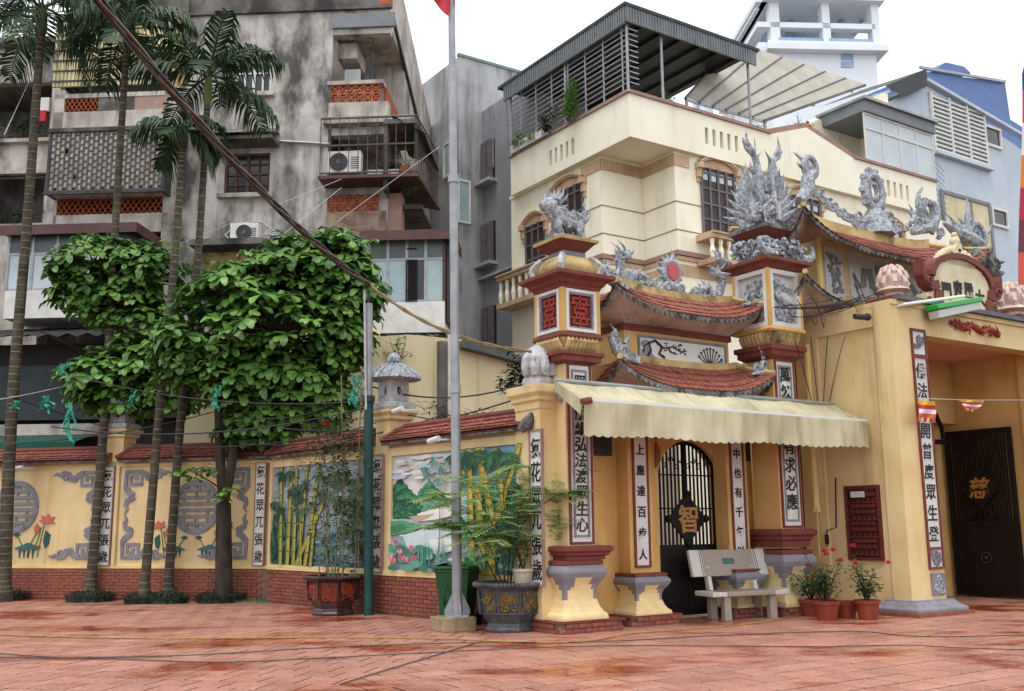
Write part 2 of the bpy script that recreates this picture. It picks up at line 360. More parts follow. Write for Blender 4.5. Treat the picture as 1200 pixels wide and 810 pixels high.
for fr, sg, tx, ty in ((W, 1, .40, .40), (T, -1, .50, .38)):
    for j in range(-70, 130):
        for i in range(-110, 110):
            x = (i + (.5 if j % 2 else 0))*tx; y = j*ty
            c = fr.w((x, y, 0))
            if not (7.4 < c.y < 26 and abs(c.x) < .56*c.y + 1.2): continue
            h = (tx-GAP)/2; k = (ty-GAP)/2
            q = [fr.w((x+a*h, y+b_*k, 0)) for a, b_ in ((-1,-1),(1,-1),(1,1),(-1,1))]
            pl = [(e.x, e.y) for e in q]; cp = clip(pl, sg)
            if len(cp) < 3: continue
            full = all(sg*side(*p) > .01 for p in pl)
            ok = abs(c.x) < .5*c.y+.1 and c.y > 8.6
            tiles.append((c.y if full and ok else 99, fr, (x, y), cp, tx))
tiles.sort(key=lambda e: e[0])
TM = {}
for tx, ty in ((.40, .40), (.50, .38)):
    m_ = MB(); h, k = (tx-GAP)/2, (ty-GAP)/2
    m_.sq(0, 0, [(h, k, -.02), (h, k, -.002), (h-.002, k-.002, 0)])
    me = mesh('paving_tile', m_); me.materials.append(PAVE); TM[tx] = me
for n, (d, fr, p, cp, tx) in enumerate(tiles):
    z = rr(-.0015, .0015)
    if n < 300 and d < 90:
        o = D.objects.new('paving_tile', TM[tx]); COL.objects.link(o); o.parent = pave
        o.location = fr.w((p[0], p[1], z)); o.rotation_euler = (rr(-.004, .004), rr(-.004, .004), fr.a)
    else:
        k = len(cp); cz = [rr(-.0012, .0012) for _ in cp]
        rest.add([(x, y, z+cz[i]) for i, (x, y) in enumerate(cp)] + [(x, y, -.012) for x, y in cp],
                 [tuple(range(k))] + [(i, k+i, k+(i+1) % k, (i+1) % k) for i in range(k)])
part('paving_tiles', rest, PAVE, pave, stuff=True)

# ------------------------------------------------------------------ roof tiles laid over any curved slope
def scales(fn, ns, nt, lift=.03, each=None, th=.014):
    """fn(s,t) -> point; t=0 eave, t=1 top.  Returns one MB, or calls each(mb) per tile."""
    out = MB()
    for j in range(nt-1, -1, -1):
        for i in range(-1, ns):
            off = .5 if j % 2 else 0
            a, b_ = (i+off)/ns, (i+1+off)/ns
            if b_ > 1.001+.5/ns or a < -.001-.5/ns: continue
            a = max(a, 0); b_ = min(b_, 1)
            if b_-a < .3/ns: continue
            t0, t1 = (j-.12)/nt, min((j+1.15)/nt, 1); tm = t0 + (t1-t0)*.25
            P = [Vector(fn(a, t1)), Vector(fn(b_, t1)), Vector(fn(b_, tm)), Vector(fn(a*.25+b_*.75, t0)), Vector(fn(a*.75+b_*.25, t0)), Vector(fn(a, tm))]
            nrm = (P[1]-P[0]).cross(P[0]-P[5]).normalized()
            if nrm.z < 0: nrm = -nrm
            up = [0, 0, lift*.8, lift, lift, lift*.8]; jz = rr(-.004, .004)
            Q = [p + nrm*(e+jz+.002) for p, e in zip(P, up)]; R = [q - nrm*th for q in Q]
            mb = MB() if each else out
            mb.add(Q+R, [(0,5,4,3,2,1), (2,3,9,8), (3,4,10,9), (4,5,11,10), (1,2,8,7), (5,0,6,11)])
            if each: each(mb)
    return out

# ------------------------------------------------------------------ boundary walls
S = Fr(.583 - pi/2 + .15); SY = S.loc(T.w((8.62, 12.3, 0)))[1]; WY = 19.4
BRK = {}
def bricks(parent, x0, x1, y, z0, z1, L_=.225, H_=.068, each=True, dep=.03):
    mb = MB(); k = (L_, H_)
    if k not in BRK:
        b_ = MB(); b_.sq(0, 0, [((L_-.012)/2-.003, .02, -H_/2+.006), ((L_-.012)/2, .022, -H_/2+.01), ((L_-.012)/2, .022, H_/2-.01), ((L_-.012)/2-.003, .02, H_/2-.006)])
        me = mesh('brick', b_); me.materials.append(BRICK); BRK[k] = me
    for r in range(int((z1-z0)/H_+.5)):
        x = x0 + (L_/2 if r % 2 else 0)
        while x + L_ <= x1 + .06:
            c = (x+L_/2, y+.012+rr(-.003, .003), z0+H_*(r+.5))
            if each: piece('brick', BRK[k], parent, c, rz=rr(-.008, .008))
            else: mb.cb(c[0], c[1], c[2], L_-.012, .04, H_-.012)
            x += L_
    return mb
def ribbon(mb, pts, wd, y, dep):
    n = len(pts); A = []; Bs = []
    for i, p in enumerate(pts):
        q0, q1 = pts[max(i-1, 0)], pts[min(i+1, n-1)]
        dx, dz = q1[0]-q0[0], q1[1]-q0[1]; l = hypot(dx, dz) or 1; w_ = wd[i] if isinstance(wd, list) else wd
        A.append((p[0]-dz/l*w_/2, p[1]+dx/l*w_/2)); Bs.append((p[0]+dz/l*w_/2, p[1]-dx/l*w_/2))
    vs = [(a[0], y, a[1]) for a in A] + [(b_[0], y, b_[1]) for b_ in Bs] + [(a[0], y+dep, a[1]) for a in A] + [(b_[0], y+dep, b_[1]) for b_ in Bs]
    fs = []
    for i in range(n-1):
        fs += [(i, i+1, n+i+1, n+i), (i, 2*n+i, 2*n+i+1, i+1), (n+i, n+i+1, 3*n+i+1, 3*n+i)]
    fs += [(0, n, 3*n, 2*n), (n-1, 3*n-1, 4*n-1, 2*n-1)]
    mb.add(vs, fs)
def arc(cx, cz, r0, r1, a0, a1, n=12): return [(cx+(r0+(r1-r0)*i/n)*cos(a0+(a1-a0)*i/n), cz+(r0+(r1-r0)*i/n)*sin(a0+(a1-a0)*i/n)) for i in range(n+1)]
def corner_scroll(parent, cx, cz, sx, sz, y, k=1.0, kx=1.0):
    mb = MB(); f = lambda pts: [(cx+sx*x*k*kx, cz+sz*z*k) for x, z in pts]
    ribbon(mb, f([(.30,.25),(.30,.15),(.17,.15),(.17,.33),(.42,.33),(.42,.05),(.06,.05),(.05,.42),(.12,.5)]), .1*k, y, .03)
    ribbon(mb, f([(.36,.07),(.5,.10),(.58,.2),(.68,.18),(.74,.08),(.86,.05),(.95,.1),(1.02,.07),(1.12,.1)]), [.09*k,.13*k,.15*k,.15*k,.13*k,.11*k,.09*k,.06*k,.01*k], y-.004, .03)
    ribbon(mb, f(arc(.8, .14, .09, .03, -1, 4, 10)), .045*k, y-.007, .03)
    ribbon(mb, f([(.07,.4),(.14,.5),(.22,.55),(.2,.66),(.1,.7),(.08,.8),(.12,.88),(.06,.98)]), [.1*k,.13*k,.14*k,.13*k,.12*k,.1*k,.07*k,.01*k], y-.004, .03)
    ribbon(mb, f(arc(.2, .62, .08, .03, 0, 5, 10)), .04*k, y-.007, .03)
    part('corner_scroll', mb, GREY, parent)
def ellipse(cx, cz, a, b_, n=14): return [(cx+a*cos(2*pi*i/n), cz+b_*sin(2*pi*i/n)) for i in range(n)]
def medallion(parent, cx, cz, r, y):
    mb = MB(); ribbon(mb, arc(cx, cz, r*.93, r*.93, 0, 2*pi, 32), r*.2, y, .04)
    for z, w_ in ((.62,.55),(.36,.8),(.12,.88),(-.12,.88),(-.36,.8),(-.62,.55)):
        mb.box(cx-r*w_, cx+r*w_, y+.003, y+.035, cz+r*z-r*.068, cz+r*z+r*.068)
    for sx in (-1, 1):
        for sz in (-1, 1):
            ribbon(mb, arc(cx+sx*r*.22, cz+sz*r*.75, r*.1, r*.1, 0, 5, 8), r*.06, y+.001, .03)
            mb.box(cx+sx*r*.5-r*.05, cx+sx*r*.5+r*.05, y+.002, y+.034, cz+sz*r*.12, cz+sz*r*.62)
        mb.box(cx-r*.04, cx+r*.04, y+.002, y+.034, cz+sx*r*.3, cz+sx*r*.9)
    part('longevity_medallion', mb, GREY, parent)
def lotus_relief(parent, cx, z0, y, s=1.0, flip=1):
    mb = MB(); X = lambda x: cx+flip*x*s
    g1, g2, pk, st = hexl('#3f6d6c'), hexl('#2f5658'), hexl('#c46a5c'), hexl('#6d7a4a')
    mb.col = st
    for pts in ([(.05,.0),(.1,.28),(.3,.62)], [(.35,.0),(.42,.4),(.5,.82)], [(-.1,.25),(-.2,.42),(-.3,.55)], [(.2,.1),(.36,.5),(.42,.75)]): ribbon(mb, [(X(x), z0+z*s) for x, z in pts], .02*s, y, .02)
    mb.col = g1; mb.py([(X(x), z0+z*s) for x, z in [(-.35,.22),(-.1,.3),(.05,.36),(.25,.3),(.45,.25),(.3,.17),(.1,.2),(-.1,.16)]], y-.004, y+.02)
    mb.col = g2
    for i in range(4): mb.py([(X(-.2+i*.13), z0+.18*s), (X(-.14+i*.13), z0+.18*s), (X(-.17+i*.13), z0-.03*s)], y-.002, y+.02)
    mb.py([(X(.55), z0+.66*s), (X(.7), z0+.55*s), (X(.66), z0+.3*s), (X(.56), z0+.22*s), (X(.5), z0+.4*s)], y-.003, y+.02)
    mb.py([(X(x), z0+z*s) for x, z in [(-.42,.56),(-.3,.62),(-.18,.56),(-.3,.5)]], y-.003, y+.02)
    mb.col = pk
    mb.py([(X(x), z0+z*s) for x, z in [(.5,.83),(.33,.9),(.42,.93),(.4,1.04),(.52,.99),(.6,1.07),(.68,.99),(.8,1.0),(.74,.9),(.82,.83)]], y-.005, y+.02)
    mb.py([(X(x), z0+z*s) for x, z in [(.25,.58),(.2,.72),(.29,.84),(.38,.72),(.35,.6)]], y-.005, y+.02)
    part('lotus_relief', mb, PAINT, parent)
def strip(parent, x0, x1, z0, z1, y, text='氣花眾兀張歲', col=WHITE):
    mb = MB(); mb.wallh(x0-.02, x1+.02, z0-.02, z1+.02, y-.045, .05, [(x0, x1, z0, z1)]); part('couplet_frame', mb, TRIMD, parent)
    mb = MB(); mb.box(x0, x1, y-.03, y, z0, z1); part('couplet_board', mb, col, parent)
    w_ = (x1-x0); n = len(text); st = (z1-z0)/n
    write(parent, text, ((x0+x1)/2, y-.033, z1-st*.5), ((x0+x1)/2, y-.033, z0+st*.5), min(st*.72, .36), bold=.012, hw=min(1, w_*.85/min(st*.72, .36)))
def wall_tiles(parent, x0, x1, y, z, ind, hip0=0, hip1=0):
    yc = y+.12
    f = lambda s, t: (x0+hip0*t + (x1-x0-(hip0+hip1)*t)*s, y-.24+.36*t, z+.02+.26*t-.03*sin(pi*t))
    n = int((x1-x0)/.165)
    if ind: scales(f, n, 4, .03, each=lambda m: part('roof_tile', m, TILE, parent))
    else: part('roof_tiles', scales(f, n, 4, .03), TILE, parent, stuff=True)
    mb = MB(); mb.add([(x0, y-.22, z), (x1, y-.22, z), (x1-hip1, yc, z+.24), (x0+hip0, yc, z+.24), (x1, y+.46, z), (x0, y+.46, z)], [(0,1,2,3), (3,2,4,5), (0,3,5), (1,4,2), (0,5,4,1)])
    part('roof_bed', mb, TILE, parent)
    mb = MB(); mb.tube([(x0+hip0-.02, yc, z+.29), (x1-hip1+.02, yc, z+.29)], .055, 8)
    if hip0: mb.tube([(x0+hip0, yc, z+.28), (x0-.02, y-.2, z+.05)], .05, 8)
    part('ridge_cap', mb, RED, parent)
    mb = MB(); mb.box(x0, x1, y-.19, y-.13, z-.045, z-.002); part('eave_board', mb, MOLD, parent)
def draw(x0, x1, z0, z1, y):
    mb = MB(); st = [0]
    def P(pts, col):
        mb.col = hexl(col) if isinstance(col, str) else col; st[0] += 1
        mb.add([(x0+(x1-x0)*a, y-.00014*st[0], z1-(z1-z0)*b_) for a, b_ in [(min(1, max(0, p)), min(1, max(0, q))) for p, q in pts]], [tuple(range(len(pts)))])
    return mb, P
def lerp3(a, b_, t): return tuple(p+(q-p)*t for p, q in zip(a, b_))
def wash(P, stops, n=26):                    # painted background in horizontal brush bands
    for i in range(n):
        t = (i+.5)/n
        for k in range(len(stops)-1):
            if stops[k][0] <= t <= stops[k+1][0]: c = lerp3(hexl(stops[k][1]), hexl(stops[k+1][1]), (t-stops[k][0])/(stops[k+1][0]-stops[k][0]))
        P([(0, i/n), (1, i/n), (1, (i+1)/n), (0, (i+1)/n)], c)
def culm(P, x0, y0, x1, y1, w0, w1, c='#c2a944', c2='#8a7d38'):
    n = 7
    for i in range(n):
        a, b_ = i/n, (i+1)/n-.012; f = lambda t: (x0+(x1-x0)*t, y0+(y1-y0)*t, w0+(w1-w0)*t)
        p, q = f(a), f(b_); k = rr(.85, 1.1); col = tuple(v*k for v in hexl(c))
        P([(p[0]-p[2], p[1]), (p[0]+p[2], p[1]), (q[0]+q[2], q[1]), (q[0]-q[2], q[1])], col)
        P([(p[0]-p[2], p[1]), (p[0]-p[2]*.45, p[1]), (q[0]-q[2]*.45, q[1]), (q[0]-q[2], q[1])], c2)
        r = f((i+1)/n-.006); P([(r[0]-r[2]*1.15, r[1]-.004), (r[0]+r[2]*1.15, r[1]-.004), (r[0]+r[2]*1.15, r[1]+.004), (r[0]-r[2]*1.15, r[1]+.004)], '#6d6224')
def tuft(P, x, y, s, cols=('#2f5a3a', '#44704a', '#28483a'), n=9, a0=.2, a1=2.9):
    for i in range(n):
        a = rr(a0, a1); l = s*rr(.6, 1.1); dx, dy = cos(a)*l*.7, sin(a)*l
        P([(x, y), (x+dx*.5-dy*.1, y+dy*.5+dx*.1), (x+dx, y+dy), (x+dx*.5+dy*.1, y+dy*.5-dx*.1)], RND.choice(cols))
def dabs(P, poly, n, cols, r0, r1, fl=.7):    # brush dabs scattered inside an outline
    xs = [p[0] for p in poly]; ys = [p[1] for p in poly]; k = 0; t = 0
    while k < n and t < n*20:
        t += 1; x, y = rr(min(xs), max(xs)), rr(min(ys), max(ys)); c = False
        for (a, b_), (d, e) in zip(poly, poly[1:]+poly[:1]):
            if (b_ > y) != (e > y) and x < (d-a)*(y-b_)/(e-b_)+a: c = not c
        if c: r = rr(r0, r1); P(ellipse(x, y, r, r*fl, 7), RND.choice(cols)); k += 1
def mural_lake(parent, x0, x1, z0, z1, y):
    mb, P = draw(x0, x1, z0, z1, y)
    wash(P, [(0, '#b9c3cc'), (.12, '#d2d3d2'), (.3, '#d9d9d4'), (.45, '#c3d2d2'), (.6, '#bccfd3'), (1, '#7fa6aa')])
    P([(.03,.1),(.16,.08),(.28,.12),(.2,.15),(.08,.15)], '#dcb796'); P([(.5,0),(.75,0),(.8,.2),(.6,.3),(.45,.15)], '#9db8c9'); P([(.72,0),(1,0),(1,.5),(.82,.55)], '#7fb0c4')
    P([(0,.26),(.04,.22),(.07,.2),(.11,.27),(.16,.33),(.22,.38),(.27,.47),(.3,.53),(.2,.56),(0,.56)], '#35744f')
    P([(.2,.36),(.27,.26),(.31,.24),(.36,.32),(.43,.4),(.47,.47),(.36,.52),(.27,.5)], '#4c8a66'); P([(.02,.3),(.07,.24),(.12,.34),(.16,.44),(.06,.5),(.0,.46)], '#2b6344')
    dabs(P, [(0,.27),(.07,.21),(.11,.28),(.16,.34),(.22,.39),(.27,.48),(.28,.53),(.2,.55),(0,.55)], 110, ['#2b6344','#3d7d55','#2f6d4a','#4c8a62','#24563a'], .012, .03)
    dabs(P, [(.2,.37),(.27,.27),(.31,.25),(.36,.33),(.43,.41),(.46,.47),(.36,.51),(.27,.49)], 80, ['#4c8a66','#5f9c7a','#3c7a58','#70a888'], .012, .028)
    dabs(P, [(0,.6),(.1,.58),(.2,.61),(.24,.63),(.17,.66),(.08,.68),(0,.69)], 50, ['#3f8156','#5fa574','#4c9165','#357248'], .012, .03, .35)
    dabs(P, [(.05,.7),(.3,.64),(.6,.66),(.62,.9),(.4,.95),(.2,.84)], 70, ['#c7d7d9','#dfe5e3','#a9c4c8','#94b4ba','#eef0ee'], .015, .05, .25)
    dabs(P, [(.05,.03),(.5,.03),(.5,.2),(.05,.22)], 40, ['#c3cbd0','#d8d7d3','#e2d9cf','#b7c2ca'], .03, .08, .3)
    P([(.22,.52),(.35,.47),(.5,.46),(.56,.5),(.5,.54),(.36,.57),(.26,.58)], '#e4e2db'); P([(.15,.54),(.25,.53),(.36,.52),(.31,.56),(.22,.59)], '#b7a78e')
    P([(0,.58),(.1,.57),(.2,.6),(.26,.63),(.18,.67),(.08,.69),(0,.7)], '#55996d'); P([(0,.62),(.1,.6),(.16,.64),(.06,.68),(0,.68)], '#3f8156')
    P([(.1,.7),(.3,.64),(.5,.68),(.6,.78),(.4,.86),(.15,.82)], '#c7d7d9'); P([(.3,.74),(.5,.72),(.58,.8),(.4,.83)], '#dfe5e3')
    P([(.6,.35),(.8,.3),(1,.38),(1,.95),(.72,1),(.62,.7)], '#5f9c8c'); P([(.82,.45),(1,.4),(1,.8),(.9,.86)], '#3f7d6d'); P([(.58,.42),(.7,.4),(.72,.6),(.62,.66)], '#88b7a6')
    for i in range(70): cx, cy = rr(.55, 1), rr(.3, 1); r = rr(.02, .06); P(ellipse(cx, cy, r, r*.9, 8), RND.choice(['#5f9c8c','#7fb5a5','#4b8877','#8fc0b4','#3f7d6d','#a3c9c4']))
    for i in range(40): cx, cy = rr(.0, .42), rr(.3, .52); r = rr(.012, .03); None
    dabs(P, [(.6,.42),(.75,.35),(1,.38),(1,1),(.62,1)], 220, ['#4f8f7d','#6aa794','#3f7d6d','#8bbcae','#5a9a72','#2f6a55'], .01, .035)
    for i in range(34):
        cx, cy = rr(.0, .34), rr(.8, .99); r = rr(.02, .05); P(ellipse(cx, cy, r, r*.75, 9), RND.choice(['#4b8c78', '#639c86', '#3a7666', '#7fb09b']))
    for cx, cy in ((.06,.78),(.19,.82),(.05,.93),(.03,.9),(.16,.92),(.22,.9),(.12,.9),(.1,.85)):
        for k in range(6): a = pi*(.1+.16*k); P([(cx, cy+.015), (cx+cos(a)*.02-.008, cy-sin(a)*.025), (cx+cos(a)*.03, cy-sin(a)*.045), (cx+cos(a)*.02+.008, cy-sin(a)*.025)], RND.choice(['#c9667c', '#dba0a8', '#b84e66']))
    for i in range(12): x = rr(.24, .45); P([(x, rr(.85,.97)), (x+.012, .95), (x+rr(-.01,.02), rr(.68,.78))], RND.choice(['#3d8071', '#5e9f8d']))
    culm(P, .415, 1, .425, .1, .004, .003, '#7d8b62', '#5b6b46')
    for x, y_ in ((.3,.12),(.33,.2),(.42,.1),(.5,.06),(.42,.22),(.38,.05)): tuft(P, x, y_, .1, ('#5a8f86', '#3f736d', '#7aa79f'), 8)
    for a in ((.66,1,.635,.0,.022,.016), (.735,1,.7,.3,.026,.02), (.71,.42,.52,.05,.016,.012), (.79,1,.8,.55,.028,.022), (.8,.56,.7,.0,.022,.018), (.82,.6,.99,.0,.022,.017), (.88,.5,.83,.02,.018,.014), (.73,.35,.74,.0,.014,.012)): culm(P, *a)
    for x, y_ in ((.53,.03),(.58,.06),(.72,.02),(.77,.03),(.68,.05),(.86,.02),(.9,.06),(.62,.02),(.82,.05),(.94,.12),(.58,.2),(.97,.3)): tuft(P, x, y_, .16, n=10)
    for i in range(10): x = rr(.56, .98); tuft(P, x, rr(.7, .98), .14, ('#4c8a4a', '#2f6a55', '#6aa257'), 6, 3.5, 5.8)
    part('mural', mb, PAINT, parent)
def mural_bamboo(parent, x0, x1, z0, z1, y):
    mb, P = draw(x0, x1, z0, z1, y)
    wash(P, [(0, '#8f9ba0'), (.3, '#a3acac'), (.6, '#7f949b'), (1, '#3e5f6c')])
    P([(0,.55),(.05,.48),(.12,.52),(.17,.62),(.2,.7),(.25,.84),(.24,1),(0,1)], '#2f5046')
    for i in range(60): cx, cy = rr(.68, 1), rr(.15, .72); r = rr(.03, .07); P(ellipse(cx, cy, r, r*.8, 8), RND.choice(['#4b6a55','#3e5c48','#5d7a64','#33503f','#6d8a78']))
    for i in range(40): cx, cy = rr(.45, 1), rr(.7, 1); P(ellipse(cx, cy, rr(.05,.12), rr(.01,.03), 8), RND.choice(['#4a7388','#5c8598','#3d6276','#7fa0ab','#557f6e']))
    for i in range(40): cx, cy = rr(.0, .9), rr(.0, .6); P(ellipse(cx, cy, rr(.03,.09), rr(.015,.05), 8), RND.choice(['#9aa6aa','#8b989e','#a8b1b2','#83949a']))
    for i in range(26): tuft(P, rr(0, .25), rr(.6, 1), .2, ('#2d5140', '#3f6a4a', '#1f3d35'), 4, 3.6, 5.6)
    for a in ((.12,1,.1,.0,.022,.016), (.2,1,.22,.0,.022,.018), (.27,1,.28,.02,.02,.017), (.33,1,.4,.0,.018,.014), (.4,1,.52,.05,.02,.014), (.3,1,.62,.3,.022,.016), (.46,1,.5,.5,.016,.012), (.36,1,.34,.4,.014,.01)): culm(P, *a, c='#a39c48', c2='#6f7038')
    for i in range(20): tuft(P, rr(.05, .9), rr(.03, .45), .15, ('#2f4f3a', '#42664a', '#243c34'), 8)
    for i in range(14): tuft(P, rr(.6, 1), rr(.3, .9), .12, ('#3d5a48', '#55755c', '#2d4640'), 6)
    part('mural', mb, PAINT, parent)
def stone_lantern(parent, cx, cy, z, s=1.0):
    mb = MB(); mb.sq(cx, cy, [(.26*s,.26*s,z), (.3*s,.3*s,z+.05*s), (.3*s,.3*s,z+.13*s), (.22*s,.22*s,z+.16*s)])
    h = .5*s
    for a in (-1, 1):
        for b_ in (-1, 1): mb.cb(cx+a*.17*s, cy+b_*.17*s, z+.36*s, .06*s, .06*s, .4*s)
    for fx, fy_ in ((0,-1), (-1,0), (1,0), (0,1)):      # four pierced sides, a ring of stone round each opening
        for k in range(10):
            a0, a1 = 2*pi*k/10, 2*pi*(k+1)/10
            o0, o1 = (.15*s*max(-1, min(1, 1.5*cos(a0))), .2*s*max(-1, min(1, 1.5*sin(a0)))), (.15*s*max(-1, min(1, 1.5*cos(a1))), .2*s*max(-1, min(1, 1.5*sin(a1))))
            i0, i1 = (.055*s*cos(a0), .085*s*sin(a0)), (.055*s*cos(a1), .085*s*sin(a1))
            def q(p, d): return (cx+fx*(.19*s-d)+(p[0] if fx == 0 else 0), cy+fy_*(.19*s-d)+(p[0] if fx else 0), z+.36*s+p[1])
            mb.add([q(i0,0), q(o0,0), q(o1,0), q(i1,0), q(i0,.05*s), q(i1,.05*s)], [(0,1,2,3), (0,3,5,4)])
    part('lantern_body', mb, ORNL, parent)
    mb = MB(); mb.lathe((cx, cy, z+.56*s), [(.2*s,0), (.5*s,.02*s), (.47*s,.08*s), (.3*s,.22*s), (.17*s,.29*s), (.09*s,.32*s), (.13*s,.36*s), (.13*s,.42*s), (.09*s,.49*s), (.01,.53*s)], 16)
    for k in range(16):
        a = 2*pi*k/16; mb.tube([(cx+r*cos(a)*s, cy+r*sin(a)*s, z+(.56+zz)*s) for r, zz in ((.18,.3),(.31,.225),(.48,.085),(.5,.03))], .022*s, 5)
    part('lantern_roof', mb, ORN, parent)
def wall_pillar(parent, cx, cy, z1, hw=.2, lan=True, s=1.0):
    mb = MB(); mb.sq(cx, cy, [(hw,hw,.7), (hw,hw,z1-.2), (hw*1.25,hw*1.25,z1-.16), (hw*1.25,hw*1.25,z1-.1), (hw*1.5,hw*1.5,z1-.04), (hw*1.5,hw*1.5,z1)])
    part('pillar', mb, YEL, parent)
    if lan: stone_lantern(parent, cx, cy, z1, s)

# left stretch, along the back of the yard
wl = thing('boundary_wall', 'yellow wall with grey scrolls, round medallions and lotus reliefs behind the palms, under red tiles', 'wall', W, (-12.5, WY, 0), 'tiled yellow boundary walls')
xa, xb = -20.5, W.fy(317, 620, WY)[0]
mb = MB(); mb.box(xa, xb, WY, WY+.24, .68, 2.96); part('wall', mb, YEL, wl)
mb = MB(); mb.box(xa, xb, WY-.01, WY+.25, -.02, .68); part('brick_base', mb, MORTAR, wl)
part('bricks', bricks(wl, xa, xb-.1, WY-.03, .03, .66, each=False), BRICK, wl, stuff=True)
mb = MB(); mb.box(xa, xb, WY-.035, WY, .66, .72); part('sill_band', mb, CREAM_Y, wl)
xs1 = [W.fy(x, 610, WY)[0] for x in (118.5, 132, 300, 311)]
wall_tiles(wl, xa, xs1[1]-.1, WY, 2.98, False); wall_tiles(wl, xs1[1]+.15, xb-.05, WY, 2.98, False, .2, 0)
for a, b_ in ((xs1[0], xs1[1]), (xs1[2], xs1[3])): strip(wl, a, b_, W.fy(125, 662, WY)[2], W.fy(125, 548, WY)[2], WY-.03, col=WHITE)
wall_pillar(wl, W.fy(140, 500, WY+.12)[0], WY+.22, W.fy(140, 503, WY)[2], .22, True, .95)
wall_pillar(wl, W.fy(318, 500, WY+.12)[0], WY+.22, W.fy(318, 501, WY)[2], .22, True, .95)
for L0, R0 in ((W.fy(-150, 610, WY)[0], xs1[0]-.05), (xs1[1]+.2, xs1[2]-.1)):
    zt, zb = 2.78, .84
    for sx, cx in ((1, L0+.03), (-1, R0-.05)):
        for sz, cz in ((-1, zt), (1, zb)): corner_scroll(wl, cx, cz, sx, sz, WY-.025, .98, 1.08)
for px_ in (20, 230):
    cx = W.fy(px_, 593, WY)[0]; medallion(wl, cx, W.fy(px_, 594, WY)[2], .56, WY-.035)
for px_, fl in ((30, 1), (205, -1), (243, 1)): lotus_relief(wl, W.fy(px_, 650, WY)[0], .9, WY-.02, .72 if px_ > 50 else .88, fl)
mb = MB(); mb.box(xs1[1]+.05, xs1[1]+.13, WY-.05, WY, .72, 2.9); mb.box(xs1[1]+.13, xb, WY-.04, WY, 2.84, 2.9); part('raised_border', mb, YEL, wl)

# right stretch, running towards the small gate
wr = thing('boundary_wall', 'yellow wall painted with bamboo and a lotus lake beside the small gate, under red tiles', 'wall', S, (-14.5, SY, 0), 'tiled yellow boundary walls')
xa, xe = S.fy(316, 620, SY)[0], S.fy(638, 600, SY)[0]
mb = MB(); mb.box(xa, xe, SY, SY+.24, .68, 2.93); part('wall', mb, YEL, wr)
mb = MB(); mb.box(xa, xe, SY-.01, SY+.25, -.02, .68); part('brick_base', mb, MORTAR, wr)
bricks(wr, xa+.05, xe-.15, SY-.03, .03, .66)
mb = MB(); mb.box(xa, xe, SY-.045, SY, .66, .73); part('sill_band', mb, CREAM_Y, wr)
def rect(x0, y0, x1, y1): return S.ry(SY, x0, y0, x1, y1)
for r, fn in ((rect(461, 522, 620, 673), mural_lake), (rect(320, 542, 432, 662), mural_bamboo)):
    fn(wr, r[0], r[1], .76, 2.72, SY-.004)
    mb = MB(); mb.wallh(r[0]-.1, r[1]+.1, .70, 2.86, SY-.05, .05, [(r[0], r[1], .76, 2.72)]); part('mural_frame', mb, YEL, wr)
a = rect(440, 528, 451, 672); strip(wr, a[0], a[1], .72, 2.75, SY-.04)
xm = S.fy(459, 500, SY+.1)[0]
wall_tiles(wr, xa+.1, S.fy(438, 510, SY)[0], SY, 2.95, True, .1, 0); wall_tiles(wr, S.fy(446, 520, SY-.2)[0], S.fy(616, 495, SY-.2)[0], SY, 2.95, True, .3, 0)
wall_pillar(wr, xm-.1, SY+.2, S.fy(459, 480, SY)[2], .22, True, 1.0)
mb = MB(); xq = S.fy(617, 495, SY-.2)[0]; mb.tube([(xq-.05, SY-.27, 2.9), (xq+.04, SY-.24, 2.98), (xq+.06, SY-.05, 3.14), (xq+.03, SY+.12, 3.27)], [.07,.1,.09,.05], 8); part('tile_end_boss', mb, MOLD, wr)
# ------------------------------------------------------------------ cast ornaments
def curl(mb, c, r, a0, turns, w0, ax=('x','z'), n=14, sq=1):      # spiral cloud curl in the wall plane
    pts = []; rs = []
    for i in range(n+1):
        t = i/n; a = a0 + turns*2*pi*t; q = r*(1-.8*t); pts.append((c[0]+q*cos(a), c[1]+rr(-.004, .004), c[2]+q*sin(a))); rs.append(w0*(1-.45*t))
    return mb.tube(pts, rs, 6, sq)
def flame(mb, p, d, L, w0, bend=.3, n=6, side=(1,0,0)):
    p = Vector(p); d = Vector(d).normalized(); sv = Vector(side); pts = []; rs = []
    for i in range(n+1):
        t = i/n; pts.append(p + d*L*t + sv*(bend*L*sin(t*pi*1.5)*t*.6)); rs.append(w0*(1-t)**.8*(1+.3*sin(t*5))+.003)
    return mb.tube(pts, rs, 6)
def smooth_path(pts, k=5):
    P = [Vector(p) for p in pts]; out = []
    for i in range(len(P)-1):
        a, b_, c, d = P[max(i-1, 0)], P[i], P[i+1], P[min(i+2, len(P)-1)]
        for j in range(k):
            t = j/k; out.append(.5*((2*b_) + (c-a)*t + (2*a-5*b_+4*c-d)*t*t + (3*b_-3*c+d-a)*t**3))
    return out + [P[-1]]
